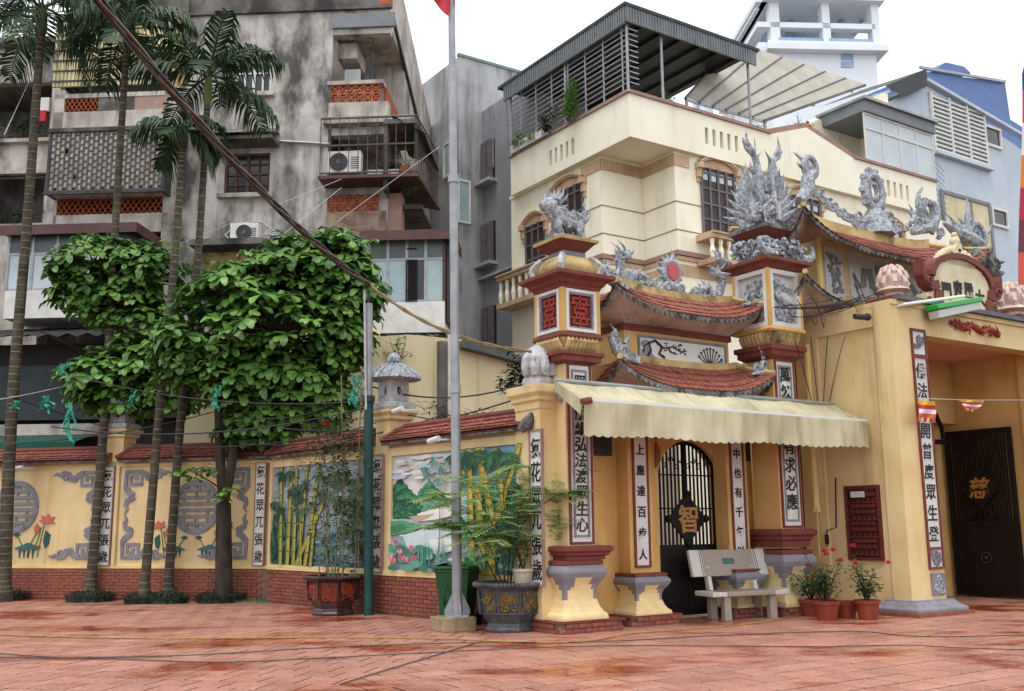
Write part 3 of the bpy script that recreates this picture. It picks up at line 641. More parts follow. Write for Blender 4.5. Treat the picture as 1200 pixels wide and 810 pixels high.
def serpent(mb, pts, r, fins=True, head=1, k=5, legs=()):
    P = smooth_path(pts, k); n = len(P)
    rs = [r*(.25+.75*min(1, 3.2*(i/(n-1))))*(1 if i < n*.85 else 1.05) for i in range(n)]
    mb.tube(P, rs, 8)
    if fins:
        for i in range(2, n-1, 2):
            d = (P[i+1]-P[i-1]).normalized(); up = Vector((-d.z, 0, d.x)); up = up if up.z > 0 else -up
            flame(mb, P[i]+up*rs[i]*.7, up*1.0-d*.7, r*1.3, r*.32, .2, 3)
    H = P[-1]; d = (P[-1]-P[-3]).normalized(); up = Vector((0,0,1)); s = r*1.5
    mb.ball(H, s, 8, 6, .85, 1.0, .9)
    j = Vector((d.x, 0, d.z*.4)).normalized()
    mb.tube([H+j*s*.3+up*s*.15, H+j*s*1.3+up*s*.3, H+j*s*1.75+up*s*.55], [s*.55, s*.4, s*.18], 6)
    mb.tube([H+j*s*.3-up*s*.3, H+j*s*1.1-up*s*.45, H+j*s*1.4-up*s*.3], [s*.4, s*.26, s*.1], 6)
    for sy in (-1, 1):
        yv = Vector((0, sy, 0))
        flame(mb, H+up*s*.5+yv*s*.4, up*1.0-j*.9+yv*.2, s*2.2, s*.2, .25, 5)
        flame(mb, H-j*s*.3+yv*s*.6, -j+up*.4+yv*.4, s*1.9, s*.28, .2, 4); flame(mb, H-j*s*.3-up*s*.3+yv*s*.5, -j-up*.1+yv*.4, s*1.6, s*.24, .2, 4)
        mb.ball(H+j*s*.45+up*s*.55+yv*s*.42, s*.24, 6, 4)
    for t, dx in legs:
        p = P[int(t*(n-1))]; q = p+Vector((dx, -r*1.2, -r*2.2)); mb.tube([p+Vector((0,-r*.6,0)), p+Vector((dx*1.3,-r*1.4,-r*.9)), q], [r*.55, r*.45, r*.3], 6)
        for c in (-1, 0, 1): flame(mb, q, (dx*.6+c*.4*r, -.3*r, -.5*r), r*.9, r*.16, .1, 2)
def cloud_bank(mb, x0, x1, y0, y1, z, h, n, r=.07):     # mass of curling clouds
    for i in range(n):
        x, y = rr(x0, x1), rr(y0, y1); rad = rr(.6, 1.25)*r; c = (x, y, z + rr(0, 1)*h)
        a = rr(0, 6.28); q = Vector((cos(a), sin(a), 0))
        pts = [Vector(c)+q*(rad*(1-.8*t)*cos(5.5*t))+Vector((0,0,rad*(1-.8*t)*sin(5.5*t))) for t in [j/9 for j in range(10)]]
        mb.tube(pts, [rad*.42*(1-.5*j/9) for j in range(10)], 5)

# ------------------------------------------------------------------ curving tiled roofs with lifted corners
def hip_roof(parent, ox, oy, ix, iy, ze, zt, lift, ns, nt, back=True, sof=None, tr=MOLD, ridge=.1, pw=3):
    """ox,oy outer eave extents; ix,iy inner top extents (x0,x1),(y0,y1)."""
    C = lambda s, t: lift*abs(2*s-1)**pw*(1-.75*t)
    zz = lambda t: ze+(zt-ze)*(.75*t+.25*t*t)
    L_ = lambda a, b_, t: a+(b_-a)*t
    fr_ = lambda s, t: (L_(L_(ox[0], ix[0], t), L_(ox[1], ix[1], t), s), L_(oy[0], iy[0], t), zz(t)+C(s, t))
    lf = lambda s, t: (L_(ox[0], ix[0], t), L_(L_(oy[1], iy[1], t), L_(oy[0], iy[0], t), s), zz(t)+C(s, t))
    rt = lambda s, t: (L_(ox[1], ix[1], t), L_(L_(oy[0], iy[0], t), L_(oy[1], iy[1], t), s), zz(t)+C(s, t))
    bk = lambda s, t: (L_(L_(ox[1], ix[1], t), L_(ox[0], ix[0], t), s), L_(oy[1], iy[1], t), zz(t)+C(s, t))
    nd = max(4, int(ns*(oy[1]-oy[0])/(ox[1]-ox[0])))
    mb = MB()
    for fn, n in ((fr_, ns), (lf, nd), (rt, nd), (bk, ns)): mb2 = scales(fn, n, nt, .022); mb.add(mb2.v, mb2.f)
    part('roof_tiles', mb, TILE, parent, stuff=True)
    mb = MB()
    for fn, n in ((fr_, 24), (lf, 12), (rt, 12), (bk, 24)): mb.grid(n, 4, fn)
    part('roof_bed', mb, TILE, parent)
    mb = MB()                                       # scalloped drip edge hung under the eave
    for fn, n in ((fr_, ns), (lf, nd), (rt, nd)):
        for i in range(n):
            a = [Vector(fn((i+k/4)/n, 0)) for k in range(5)]; dr = [.035, .075, .09, .075, .035]
            inn = Vector((0, .03, 0)) if fn is fr_ else Vector((.03, 0, 0)) if fn is lf else Vector((-.03, 0, 0))
            v = [p+Vector((0,0,-.004)) for p in a] + [p-Vector((0,0,d)) for p, d in zip(a, dr)]
            mb.add(v + [p+inn for p in v], [(k, k+5, k+6, k+1) for k in range(4)] + [(10+k, 11+k, 16+k, 15+k) for k in range(4)] + [(k+5, k+15, k+16, k+6) for k in range(4)])
    part('drip_edge', mb, tr, parent)
    if sof:
        sx, sy, sz = sof
        f1 = lambda s, t: Vector(fr_(s, 0)).lerp(Vector((L_(sx[0], sx[1], s), sy[0], sz)), t) - Vector((0,0,.035*(1-t)))
        f2 = lambda s, t: Vector(lf(s, 0)).lerp(Vector((sx[0], L_(sy[1], sy[0], s), sz)), t) - Vector((0,0,.035*(1-t)))
        f3 = lambda s, t: Vector(rt(s, 0)).lerp(Vector((sx[1], L_(sy[0], sy[1], s), sz)), t) - Vector((0,0,.035*(1-t)))
        mb = MB()
        for f in (f1, f2, f3): mb.grid(20, 3, f)
        part('soffit', mb, SOFFIT, parent)
    for s0_, fn in ((0, fr_), (1, fr_), (0, bk), (1, bk)):
        pts = [Vector(fn(s0_, t/8))+Vector((0,0,.05)) for t in range(-0, 9)]; mb = MB(); mb.tube(pts, [.05]*9, 6); part('hip_ridge', mb, MOLDY, parent)
    if ridge:
        mb = MB(); pts = [Vector(fr_(s/16, 1))+Vector((0, .03, ridge*.35)) for s in range(17)]
        for a, b_ in zip(pts, pts[1:]): mb.bar(a, b_, .09, ridge)
        part('ridge_band', mb, MOLDY, parent)
    return fr_

def mb_frame(x0, x1, z0, z1, y, w_, d): return MB().wallh(x0, x1, z0, z1, y, d, [(x0+w_, x1-w_, z0+w_, z1-w_)])

def pedestal(parent, cx, cy, h0, h1, w_, leaf=True):
    """brick plinth is separate; bulging pedestal painted grey at the shoulders"""
    Hh = h1-h0; prof = [(1.0,0), (1.0,.07), (.9,.10), (.78,.2), (.7,.33), (.70,.45), (.78,.56), (.93,.66), (1.0,.74), (.98,.8), (.86,.86)]
    mb = MB(); ns = 10; dark = hexl('#86848c'); yel = hexl('#e8d09a')
    def pr(t):
        for (a, b_), (c, d) in zip(prof, prof[1:]):
            if b_ <= t <= d: return a+(c-a)*(t-b_)/(d-b_)
        return prof[-1][0]
    nz = 22
    for f in range(4):
        for j in range(nz):
            for i in range(ns):
                P = []
                for a, b_ in ((i,j),(i+1,j),(i+1,j+1),(i,j+1)):
                    t = .86*b_/nz; r = pr(t)*w_; s = (2*a/ns-1)*r
                    x, y = ((s,-r),(r,s),(-s,r),(-r,-s))[f]; P.append((cx+x, cy+y, h0+Hh*t))
                tc_ = .86*(j+.5)/nz; sc = abs(2*(i+.5)/ns-1)
                edge = .68 if sc < .35 else (.6-.05*((i*7) % 3)) if sc < .6 else .46 if sc < .85 else .3
                mb.col = dark if leaf and tc_ > edge else yel
                mb.add(P, [(0,1,2,3)])
    part('pedestal', mb, PAINT, parent, smooth='auto')
    mb = MB(); k = w_*.86
    mb.sq(cx, cy, [(k,k,h0+Hh*.86), (k*1.04,k*1.04,h0+Hh*.875), (k*1.04,k*1.04,h0+Hh*.93), (k*.98,k*.98,h0+Hh*.94)]); part('red_moulding', mb, RED, parent)
def plinth(parent, x0, x1, y0, y1, h=.15):
    mb = MB(); mb.box(x0+.02, x1-.02, y0+.02, y1-.02, -.02, h-.03); part('plinth_core', mb, MORTAR, parent)
    bricks(parent, x0, x1-.02, y0-.01, .0, h-.02, .23, .065)
    mb = MB(); n = int((y1-y0)/.23)
    for r in range(2):
        for i in range(n): mb.cb(x0, y0+.12+i*.23+(.1 if r else 0), .0325+r*.065, .04, .218, .055)
    part('side_bricks', mb, BRICK, parent, stuff=True)
    mb = MB(); mb.box(x0-.015, x1+.015, y0-.015, y1, h-.03, h); part('plinth_cap', mb, RED, parent)
def couplet(parent, x0, x1, z0, z1, y, text, inner=True, size=None, bold=.02, chz=None, shear=0):
    part('couplet_frame', mb_frame(x0, x1, z0, z1, y-.03, .035, .03), RED, parent)
    mb = MB(); mb.box(x0+.035, x1-.035, y-.015, y, z0+.035, z1-.035); part('couplet_board', mb, WHITE, parent)
    if inner: part('grey_border', mb_frame(x0+.075, x1-.075, z0+.1, z1-.1, y-.026, .035, .012), GREY, parent)
    n = len(text); a, b_ = chz or (z1-.2, z0+.2); st = (a-b_)/max(n-1, 1); size = size or min(st*.75, (x1-x0)*.55)
    write(parent, text, ((x0+x1)/2, y-.024, a), ((x0+x1)/2, y-.024, b_), size, bold=bold, shear=shear)
def fret(mb, x0, x1, z0, z1, y, d, f=None):         # double-happiness style fretwork
    W_, Hh = x1-x0, z1-z0; X = lambda a: x0+a*W_; Z = lambda b_: z0+b_*Hh
    for a, b_, c, e in ((.12,.88,.86,.92),(.46,.54,.74,.98),(.05,.95,.70,.76),(.16,.26,.76,.88),(.74,.84,.76,.88),(.2,.8,.56,.62),(.2,.8,.40,.46),(.2,.28,.44,.58),(.72,.8,.44,.58),(.05,.95,.25,.31),(.12,.88,.07,.13),(.46,.54,.02,.4),(.16,.26,.1,.26),(.74,.84,.1,.26),(.46,.54,.6,.72),(.3,.38,.3,.42),(.62,.7,.3,.42),(.3,.38,.6,.72),(.62,.7,.6,.72)):
        p = (X(a), X(b_), Z(c), Z(e))
        if f: f(mb, *p)
        else: mb.box(p[0], p[1], y, y+d, p[2], p[3])

# ------------------------------------------------------------------ left gate pillar with the lion
px0, py0 = 9.01, 12.12
lp = thing('gate_pillar', 'square yellow gate pillar topped by a grey lion and a red fretwork lantern box, left of the small gate', 'pillar', T, (px0, py0, 0), 'gate pillars')
plinth(lp, 8.44, 9.6, 11.68, 12.95, .17)
pedestal(lp, px0-.07, py0, .17, 1.05, .41)
mb = MB(); mb.sq(px0, py0, [(.35,.35,1.0), (.35,.35,1.05), (.40,.40,1.07), (.40,.40,1.1), (.44,.44,1.13), (.44,.44,1.19), (.38,.38,1.2)]); part('red_cap', mb, RED, lp)
mb = MB(); mb.sq(px0, py0, [(.25,.25,1.2), (.25,.25,3.9)]); part('shaft', mb, YEL, lp)
couplet(lp, px0-.22, px0+.22, 1.22, 3.88, py0-.25, '照諸佛緣弘法渡眾生心', chz=(3.6, 1.5), size=.22, bold=.015, shear=.12)
mb = MB(); mb.sq(px0, py0, [(.26,.26,3.86), (.36,.36,3.9), (.36,.36,3.97), (.4,.4,3.99), (.4,.4,4.04)]); part('red_band', mb, RED, lp)
mb = MB(); mb.sq(px0, py0, [(.3,.3,4.04), (.28,.28,4.1), (.36,.36,4.24), (.36,.36,4.27)]); part('lotus_throat', mb, MOLDY, lp)
mb = MB()
for k in range(4):
    for i in range(8):
        a = -.3+.6*(i+.5)/8; x, y = ((a,-1),(1,a),(-a,1),(-1,-a))[k]
        q = lambda r, z: (px0+(x if abs(x) < 1 else x*r), py0+(y if abs(y) < 1 else y*r), z)
        mb.tube([q(.3,4.06), q(.34,4.12), q(.39,4.2), q(.37,4.25)], [.035,.045,.04,.01], 5)
part('lotus_petals', mb, MOLDY, lp)
z0, z1, hb = 4.27, 5.05, .36
mb = MB(); mb.sq(px0, py0, [(hb-.06, hb-.06, z0), (hb-.06, hb-.06, z1)])
for a in (-1, 1):
    for b_ in (-1, 1): mb.cb(px0+a*(hb-.035), py0+b_*(hb-.035), (z0+z1)/2, .07, .07, z1-z0)
part('lantern_box', mb, YELD, lp)
mb = MB(); mb.sq(px0, py0, [(hb+.01,hb+.01,z0-.03), (hb+.03,hb+.03,z0), (hb+.01,hb+.01,z0+.06)]); mb.sq(px0, py0, [(hb+.0,hb,z1-.05), (hb+.02,hb+.02,z1)]); part('red_rails', mb, RED, lp)
def face4(fn, faces=(0, 3)):             # the front (0) and left (3) faces of a square pillar
    for k in faces: fn(k)
def fbox(mb, cx, cy, r, k, s0_, s1_, z0_, z1_, d0, d1):      # box on face k: s along face, d outwards
    if k == 0: mb.box(cx+s0_, cx+s1_, cy-r-d1, cy-r-d0, z0_, z1_)
    else: mb.box(cx-r-d1, cx-r-d0, cy-s1_, cy-s0_, z0_, z1_)
for k in (0, 3):
    a = hb-.075; mb = MB(); r = hb-.06
    for q in ((-a,-a+.05,z0+.07,z1-.06), (a-.05,a,z0+.07,z1-.06), (-a+.05,a-.05,z0+.07,z0+.12), (-a+.05,a-.05,z1-.11,z1-.06)): fbox(mb, px0, py0, r, k, *q, 0, .07)
    part('white_frame', mb, WHITE, lp, bev=.006)
    mb = MB(); b_ = a-.05
    for q in ((-b_,-b_+.03,z0+.12,z1-.11), (b_-.03,b_,z0+.12,z1-.11), (-b_+.03,b_-.03,z0+.12,z0+.15), (-b_+.03,b_-.03,z1-.14,z1-.11)): fbox(mb, px0, py0, r, k, *q, 0, .05)
    part('grey_border', mb, GREY, lp)
    mb = MB(); fbox(mb, px0, py0, r, k, -b_+.03, b_-.03, z0+.15, z1-.14, 0, .008); part('red_panel', mb, M('dark_red_recess', '#6d2a20', rough=.8) if k == 0 else D.materials['dark_red_recess'], lp)
    mb = MB(); fret(mb, -b_+.03, b_-.03, z0+.15, z1-.14, 0, 0, lambda m, p, q, r0, r1: fbox(m, px0, py0, r, k, p, q, r0, r1, .008, .035))
    part('fretwork', mb, M('bright_red', '#a03a2d', '#862f24', 9, rough=.65) if k == 0 else D.materials['bright_red'], lp)
mb = MB(); mb.sq(px0, py0, [(hb+.02,hb+.02,z1), (hb+.06,hb+.06,z1+.03), (hb+.08,hb+.08,z1+.07), (hb+.18,hb+.18,z1+.12), (hb+.18,hb+.18,z1+.18), (hb+.05,hb+.05,z1+.2)]); part('red_cornice', mb, RED, lp, bev=.008)
mb = MB(); mb.sq(px0, py0, [(hb+.05,hb+.05,z1+.19), (hb+.02,hb+.02,z1+.23), (hb+.0,hb+.0,z1+.24)]); part('mouldy_ledge', mb, MOLD, lp)
mb = MB()
for f in range(4):
    mb.grid(8, 6, lambda s, t: (lambda r, h: ((px0+(2*s-1)*r, py0-r, h), (px0+r, py0+(2*s-1)*r, h), (px0-(2*s-1)*r, py0+r, h), (px0-r, py0-(2*s-1)*r, h))[f])(.25+.14*cos((t-.35)*2.2)*(1-.12*abs(2*s-1)**4), z1+.22+.26*t))
part('swollen_cushion', mb, MOLDY, lp, smooth=True)
mb = MB()
for a in (-1, 1):
    for b_ in (-1, 1): mb.tube([(px0+a*(.25+.14*cos((t-.35)*2.2)), py0+b_*(.25+.14*cos((t-.35)*2.2)), z1+.22+.26*t) for t in [i/6 for i in range(7)]], [.05]*7, 6)
part('corner_ribs', mb, ORNL, lp)
mb = MB(); mb.sq(px0, py0, [(.24,.24,z1+.48), (.2,.2,z1+.5), (.2,.2,z1+.6)]); part('grey_neck', mb, GREY, lp)
mb = MB(); mb.sq(px0, py0, [(.21,.21,z1+.58), (.25,.25,z1+.62), (.34,.34,z1+.72)]); part('red_slab', mb, RED, lp)
mb = MB(); mb.sq(px0, py0, [(.36,.36,z1+.715), (.37,.37,z1+.76), (.3,.3,z1+.79)]); part('slab_top', mb, MOLDY, lp)
def lion(parent, cx, cy, z, s):
    mb = MB(); B_ = lambda x, y, q: (cx+x*s, cy+y*s, z+q*s)
    mb.tube([B_(.32,0,.34), B_(.15,0,.36), B_(-.08,0,.37), B_(-.22,0,.46), B_(-.3,0,.55)], [.12*s,.15*s,.15*s,.17*s,.15*s], 10)
    mb.ball(B_(-.36,-.02,.6), .16*s, 10, 7); mb.tube([B_(-.42,-.04,.57), B_(-.54,-.07,.56), B_(-.58,-.07,.54)], [.11*s,.1*s,.07*s], 8); mb.tube([B_(-.42,-.03,.5), B_(-.53,-.05,.47)], [.08*s,.05*s], 6)
    for sx, sy in ((-.22,-.1),(-.14,.1),(.26,-.1),(.36,.1)):
        mb.tube([B_(sx,sy,.36), B_(sx-.04,sy*1.2,.2), B_(sx+.05,sy*1.2,.1), B_(sx-.03,sy*1.2,.02)], [.085*s,.07*s,.05*s,.055*s], 7); mb.ball(B_(sx-.07,sy*1.2,.03), .05*s, 6, 4)
    for i in range(26):
        a = rr(-1.2, 2.4); y = rr(-.14, .14); flame(mb, B_(-.3+.1*cos(a),y,.6+.12*sin(a)), (.55*cos(a)+.45, y*2, .9*sin(a)+.35), rr(.14,.3)*s, .035*s, .3, 4)
    for i in range(12): flame(mb, B_(-.2+i*.05,rr(-.03,.03),.5), (.5,0,.8), .14*s, .028*s, .3, 3)
    for i in range(9): flame(mb, B_(.38,rr(-.06,.06),.4), (rr(.1,.7),rr(-.3,.3),rr(.5,1)), rr(.2,.36)*s, .045*s, .3, 4)
    for i in range(14): curl(mb, B_(rr(-.25,.3),-.13,rr(.25,.5)), .055*s, rr(0,6), 1.1, .016*s, n=9)
    part('stone_lion', mb, ORN, parent, smooth='auto')
    mb = MB()
    for i in range(20): curl(mb, B_(rr(-.5,.35),-.15,rr(.2,.72)), .04*s, rr(0,6), 1, .013*s, n=8)
    part('mosaic_scales', mb, ORNL, parent)
    mb = MB(); mb.box(cx-.34*s, cx+.4*s, cy-.1*s, cy+.16*s, z, z+.12*s); part('lion_base', mb, GREY, parent)
lion(lp, px0, py0, z1+.78, .86)

# ------------------------------------------------------------------ wall end pier with the bud finial
ep = thing('wall_pier', 'plain yellow wall pier with a grey stone bud on top, ending the painted wall', 'pier', T, (8.75, 12.4, 0))
mb = MB(); mb.box(8.46, 9.2, 12.1, max(12.75, T.fx(622, 600, 8.46)[1]), .15, 3.2); part('shaft', mb, YEL, ep)
mb = MB(); mb.sq(8.72, 12.42, [(.28,.33,3.2), (.28,.33,3.3), (.32,.37,3.33), (.32,.37,3.38), (.37,.42,3.44), (.37,.42,3.56)]); part('pier_cap', mb, YEL, ep, bev=.006)
mb = MB(); mb.lathe((8.62, 12.36, 3.56), [(.24,0), (.25,.05), (.23,.12), (.21,.13), (.245,.22), (.26,.34), (.24,.45), (.17,.56), (.08,.62), (.02,.64)], 14); part('stone_bud', mb, ORNL, ep, smooth='auto')
mb = MB()
for i in range(5):
    a = -pi/2-1.4+i*.6; mb.tube([(8.62+.25*cos(a)*k, 12.36+.25*sin(a)*k, 3.56+z) for k, z in ((1.0,.15),(1.06,.26),(1.0,.4),(.6,.55))], [.05,.075,.06,.01], 6)
part('bud_petals', mb, ORNL, ep)
ey0, ey1 = T.fx(637, 600, 8.46)[1], T.fx(624.5, 600, 8.46)[1]
mb = MB(); mb.box(8.43, 8.46, ey0, ey1, .66, 2.86); part('couplet_board', mb, WHITE, ep)
mb = MB(); mb.wallh(ey0-.03, ey1+.03, .63, 2.89, 8.415, .045, [(ey0, ey1, .66, 2.86)], ax='x'); part('couplet_frame', mb, TRIMD, ep)
write(ep, '氣花眾兀張歲', (8.425, (ey0+ey1)/2, 2.62), (8.425, (ey0+ey1)/2, .86), .3, rz=-pi/2, bold=.012, hw=.8)
mb = MB(); mb.tube([(8.72,12.02,3.5),(8.76,11.98,3.42),(8.8,11.98,3.3),(8.86,12.0,3.2)], [.1,.09,.06,.02], 7); mb.ball((8.74,11.98,3.46), .1, 8, 5); curl(mb, (8.76,11.93,3.36), .07, 0, 1.2, .02); part('scroll_bracket', mb, ORN, ep)

# ------------------------------------------------------------------ small side gate
sg = thing('temple_gate', 'small side gate with a black arched iron door under two red tiled roofs', 'gate', T, (11.7, 12.45, 0))
fy_ = 12.45; dx0, dx1, dsp, dtop = 11.02, 12.46, 2.15, 2.87
dcx, da = (dx0+dx1)/2, (dx1-dx0)/2
mb = MB(); mb.box(9.2, dx0, fy_, fy_+.3, 0, 4.0); mb.box(dx1, 13.2, fy_, fy_+.3, 0, 4.0)
n = 16
for i in range(n):
    a0, a1 = pi-pi*i/n, pi-pi*(i+1)/n; p = [(dcx+da*cos(a), dsp+(dtop-dsp)*sin(a)**.9) for a in (a0, a1)]
    mb.add([(p[0][0], y, p[0][1]) for y in (fy_, fy_+.3)] + [(p[1][0], y, p[1][1]) for y in (fy_, fy_+.3)] + [(p[0][0], y, 4.0) for y in (fy_, fy_+.3)] + [(p[1][0], y, 4.0) for y in (fy_, fy_+.3)], [(0,2,6,4), (1,5,7,3), (0,1,3,2)])
part('front_wall', mb, YELD, sg)
for cx in (10.4, 12.53):
    mb = MB(); mb.box(cx-.24, cx+.24, 12.16, fy_+.01, .1, 3.9); part('pilaster', mb, YELD, sg)
    plinth(sg, cx-.5, cx+.5, 11.88, 12.5, .15); pedestal(sg, cx, 12.28, .15, .8, .36)
couplet(sg, 10.24, 10.56, .84, 3.4, 12.16, '福上應達百步人', inner=False, size=.17, chz=(2.98, 1.04))
couplet(sg, 12.37, 12.69, .84, 3.4, 12.16, '善中也有千年以', inner=False, size=.17, chz=(2.98, 1.04))
BRS = M('brown_scroll', '#8a5a3a', rough=.8)
for sx in (-1, 1):
    mb = MB(); ribbon(mb, [(dcx+sx*x, z) for x, z in ((1.02*da,2.82),(.98*da,2.66),(1.0*da,2.5),(1.06*da,2.4))], [.02,.12,.1,.01], fy_-.025, .025); ribbon(mb, [(dcx+sx*x, z) for x, z in ((1.05*da,2.9),(.7*da,3.0),(.3*da,3.05))], [.1,.09,.02], fy_-.025, .025)
    part('arch_scroll', mb, BRS, sg)
dr = MB(); yd = fy_+.12
dr.box(dx0, dx1, yd, yd+.04, .03, 1.1); dr.box(dx0, dx0+.05, yd-.015, yd+.05, .03, dsp); dr.box(dx1-.05, dx1, yd-.015, yd+.05, .03, dsp); dr.box(dcx-.035, dcx+.035, yd-.012, yd+.05, .03, dtop-.03)
dr.box(dx0, dx1, yd-.01, yd+.045, 1.08, 1.16); dr.tube([(dcx+(da-.02)*cos(pi*i/18), yd+.02, dsp+(dtop-dsp-.03)*sin(pi*i/18)**.9) for i in range(19)], .03, 6)
for a, b_ in ((dx0+.1, dcx-.1), (dcx+.1, dx1-.1)): dr.wallh(a, b_, .2, .95, yd-.012, .012, [(a+.05, b_-.05, .25, .9)])
door = part('iron_door', dr, BLACK, sg)
mb = MB()
for i in range(1, 17):
    x = dx0+(dx1-dx0)*i/17; t = (x-dcx)/da; zt = dsp+(dtop-dsp)*max(0, 1-t*t)**.45
    mb.box(x-.013, x+.013, yd+.008, yd+.034, 1.14, zt-.01)
for z in (1.75, 2.3): mb.box(dx0, dx1, yd+.012, yd+.03, z-.012, z+.012)
for i in range(0, 8): curl(mb, (dcx-.45+.13*i, yd+.0, 2.45+.1*(i % 2)), .06, rr(0, 6), 1.2, .012, n=8)
part('bars', mb, BLACK, door)
mb = MB(); k = .42; zc = 1.58; mb.py([(dcx-k, zc), (dcx, zc-k), (dcx+k, zc), (dcx, zc+k)], yd-.03, yd+.01)
for a in range(4): c = (dcx+k*.98*cos(a*pi/2), yd-.01, zc+k*.98*sin(a*pi/2)); mb.ball(c, .07, 8, 4)
part('diamond_plate', mb, BLACK, door)
piece('character', glyph_mesh('智', GOLD, .01, .02), door, (dcx, yd-.036, zc), s=(.46, 1, .46))
# hidden court behind the door: white wall added so the gaps between the bars look sky-bright
mb = MB(); mb.box(9.6, 14.4, 15.6, 15.7, 0, 3.3); part('added_court_wall', mb, WHITE, sg)
for a, b_ in ((10.9, 13.5),): pass
# lower roof
r1 = hip_roof(sg, (9.62, 13.0), (11.62, 13.5), (10.15, 12.72), (12.22, 13.1), 3.6, 4.06, .36, 30, 4, sof=((10.05, 12.85), (12.2, 13.2), 3.6), ridge=.12)
mb = MB(); mb.box(10.28, 12.62, 12.3, 13.05, 3.9, 4.72); part('panel_storey', mb, YELD, sg)
mb = MB(); mb.box(10.24, 12.66, 12.26, 13.1, 4.60, 4.70); part('red_fascia', mb, RED, sg)
pr = MB(); pr.col = hexl('#dbd9d6'); pr.box(10.6, 12.5, 12.285, 12.3, 4.08, 4.5)
pr.col = hexl('#8a8a8f'); pr.py([(10.62,4.09),(10.62,4.3),(10.75,4.35),(10.9,4.2),(11.15,4.16),(11.25,4.09)], 12.278, 12.29); pr.py([(11.8,4.09),(11.95,4.16),(12.2,4.15),(12.45,4.3),(12.48,4.09)], 12.278, 12.29); pr.py(ellipse(10.72,4.4,.1,.07), 12.276, 12.29)
pr.col = hexl('#2c2a2c')
for pts, w_ in (([(10.7,4.14),(10.82,4.3),(10.78,4.42),(10.92,4.47),(11.06,4.38),(11.0,4.26),(11.12,4.2)], .045), ([(10.92,4.47),(11.1,4.36),(11.3,4.4),(11.5,4.33),(11.6,4.36)], .022), ([(11.2,4.37),(11.28,4.3),(11.4,4.28)], .016), ([(10.78,4.42),(10.68,4.36),(10.66,4.26)], .022)): ribbon(pr, pts, w_, 12.27, .012)
for i in range(9): a = .5+.26*i; ribbon(pr, [(12.15, 4.12), (12.15+.2*cos(a), 4.12+.18*sin(a)), (12.15+.3*cos(a), 4.12+.32*sin(a))], .012, 12.27, .01); pr.py(ellipse(12.15+.3*cos(a), 4.12+.32*sin(a), .022, .022, 6), 12.268, 12.28)
for i in range(30): pr.py(ellipse(rr(11.05, 11.6), rr(4.28, 4.46), .014, .014, 6), 12.27, 12.28)
part('painted_panel', pr, PAINT, sg)
part('panel_frame', mb_frame(10.56, 12.54, 4.04, 4.54, 12.272, .035, .03), GREY, sg)
# upper roof
r2 = hip_roof(sg, (9.66, 12.95), (11.72, 13.45), (10.15, 12.7), (12.22, 13.1), 4.84, 5.24, .34, 30, 4, sof=((10.28, 12.62), (12.28, 13.1), 4.70), ridge=.12)
mb = MB(); yr = 12.3; md = MB()
serpent(mb, [(11.0,yr,5.42),(10.82,yr,5.36),(10.72,yr,5.48),(10.58,yr,5.56),(10.42,yr,5.42),(10.28,yr,5.5),(10.24,yr,5.74),(10.34,yr,5.84)], .075, legs=((.4,.1),))
serpent(md, [(11.75,yr,5.4),(11.9,yr,5.34),(12.02,yr,5.45),(12.16,yr,5.52),(12.3,yr,5.4),(12.46,yr,5.46),(12.52,yr,5.68),(12.42,yr,5.8)], .075, legs=((.4,-.1),))
for i in range(18): curl(mb, (rr(10.3,11.0), yr-.07, rr(5.3,5.5)), .06, rr(0,6), 1.1, .018, n=9); curl(md, (rr(11.75,12.5), yr-.07, rr(5.27,5.46)), .06, rr(0,6), 1.1, .018, n=9)
for i in range(10): flame(mb, (10.2+rr(-.05,.1), yr, 5.72), (rr(-.5,.2), rr(-.2,.2), 1), rr(.15,.3), .03)
part('ridge_dragon', mb, ORN, sg, smooth='auto'); part('ridge_dragon', md, ORN, sg, smooth='auto')
mb = MB(); xc = 11.33
for i in range(14): a = 2*pi*i/14; flame(mb, (xc+.17*cos(a), yr, 5.68+.19*sin(a)), (cos(a), 0, sin(a)+.25), .15 if i != 3 else .25, .045, .3, 4)
mb.tube([(xc+.17*cos(a*pi/8), yr-.03, 5.68+.19*sin(a*pi/8)) for a in range(17)], .055, 8)
for sx in (-1, 1):
    mb.tube([(xc, yr, 5.45), (xc+sx*.15, yr-.02, 5.4), (xc+sx*.3, yr, 5.32), (xc+sx*.45, yr, 5.25)], [.1,.09,.07,.02], 7); curl(mb, (xc+sx*.14, yr-.09, 5.4), .09, 0, 1.3, .028)
part('flaming_sun', mb, ORN, sg, smooth='auto')
mb = MB(); mb.lathe((xc, yr-.075, 5.68), [(.002,-.0)], 4) if 0 else mb.py(ellipse(xc, 5.68, .13, .15, 18), yr-.09, yr-.02); part('sun_disc', mb, M('sun_red', '#b8525a', rough=.4), sg)
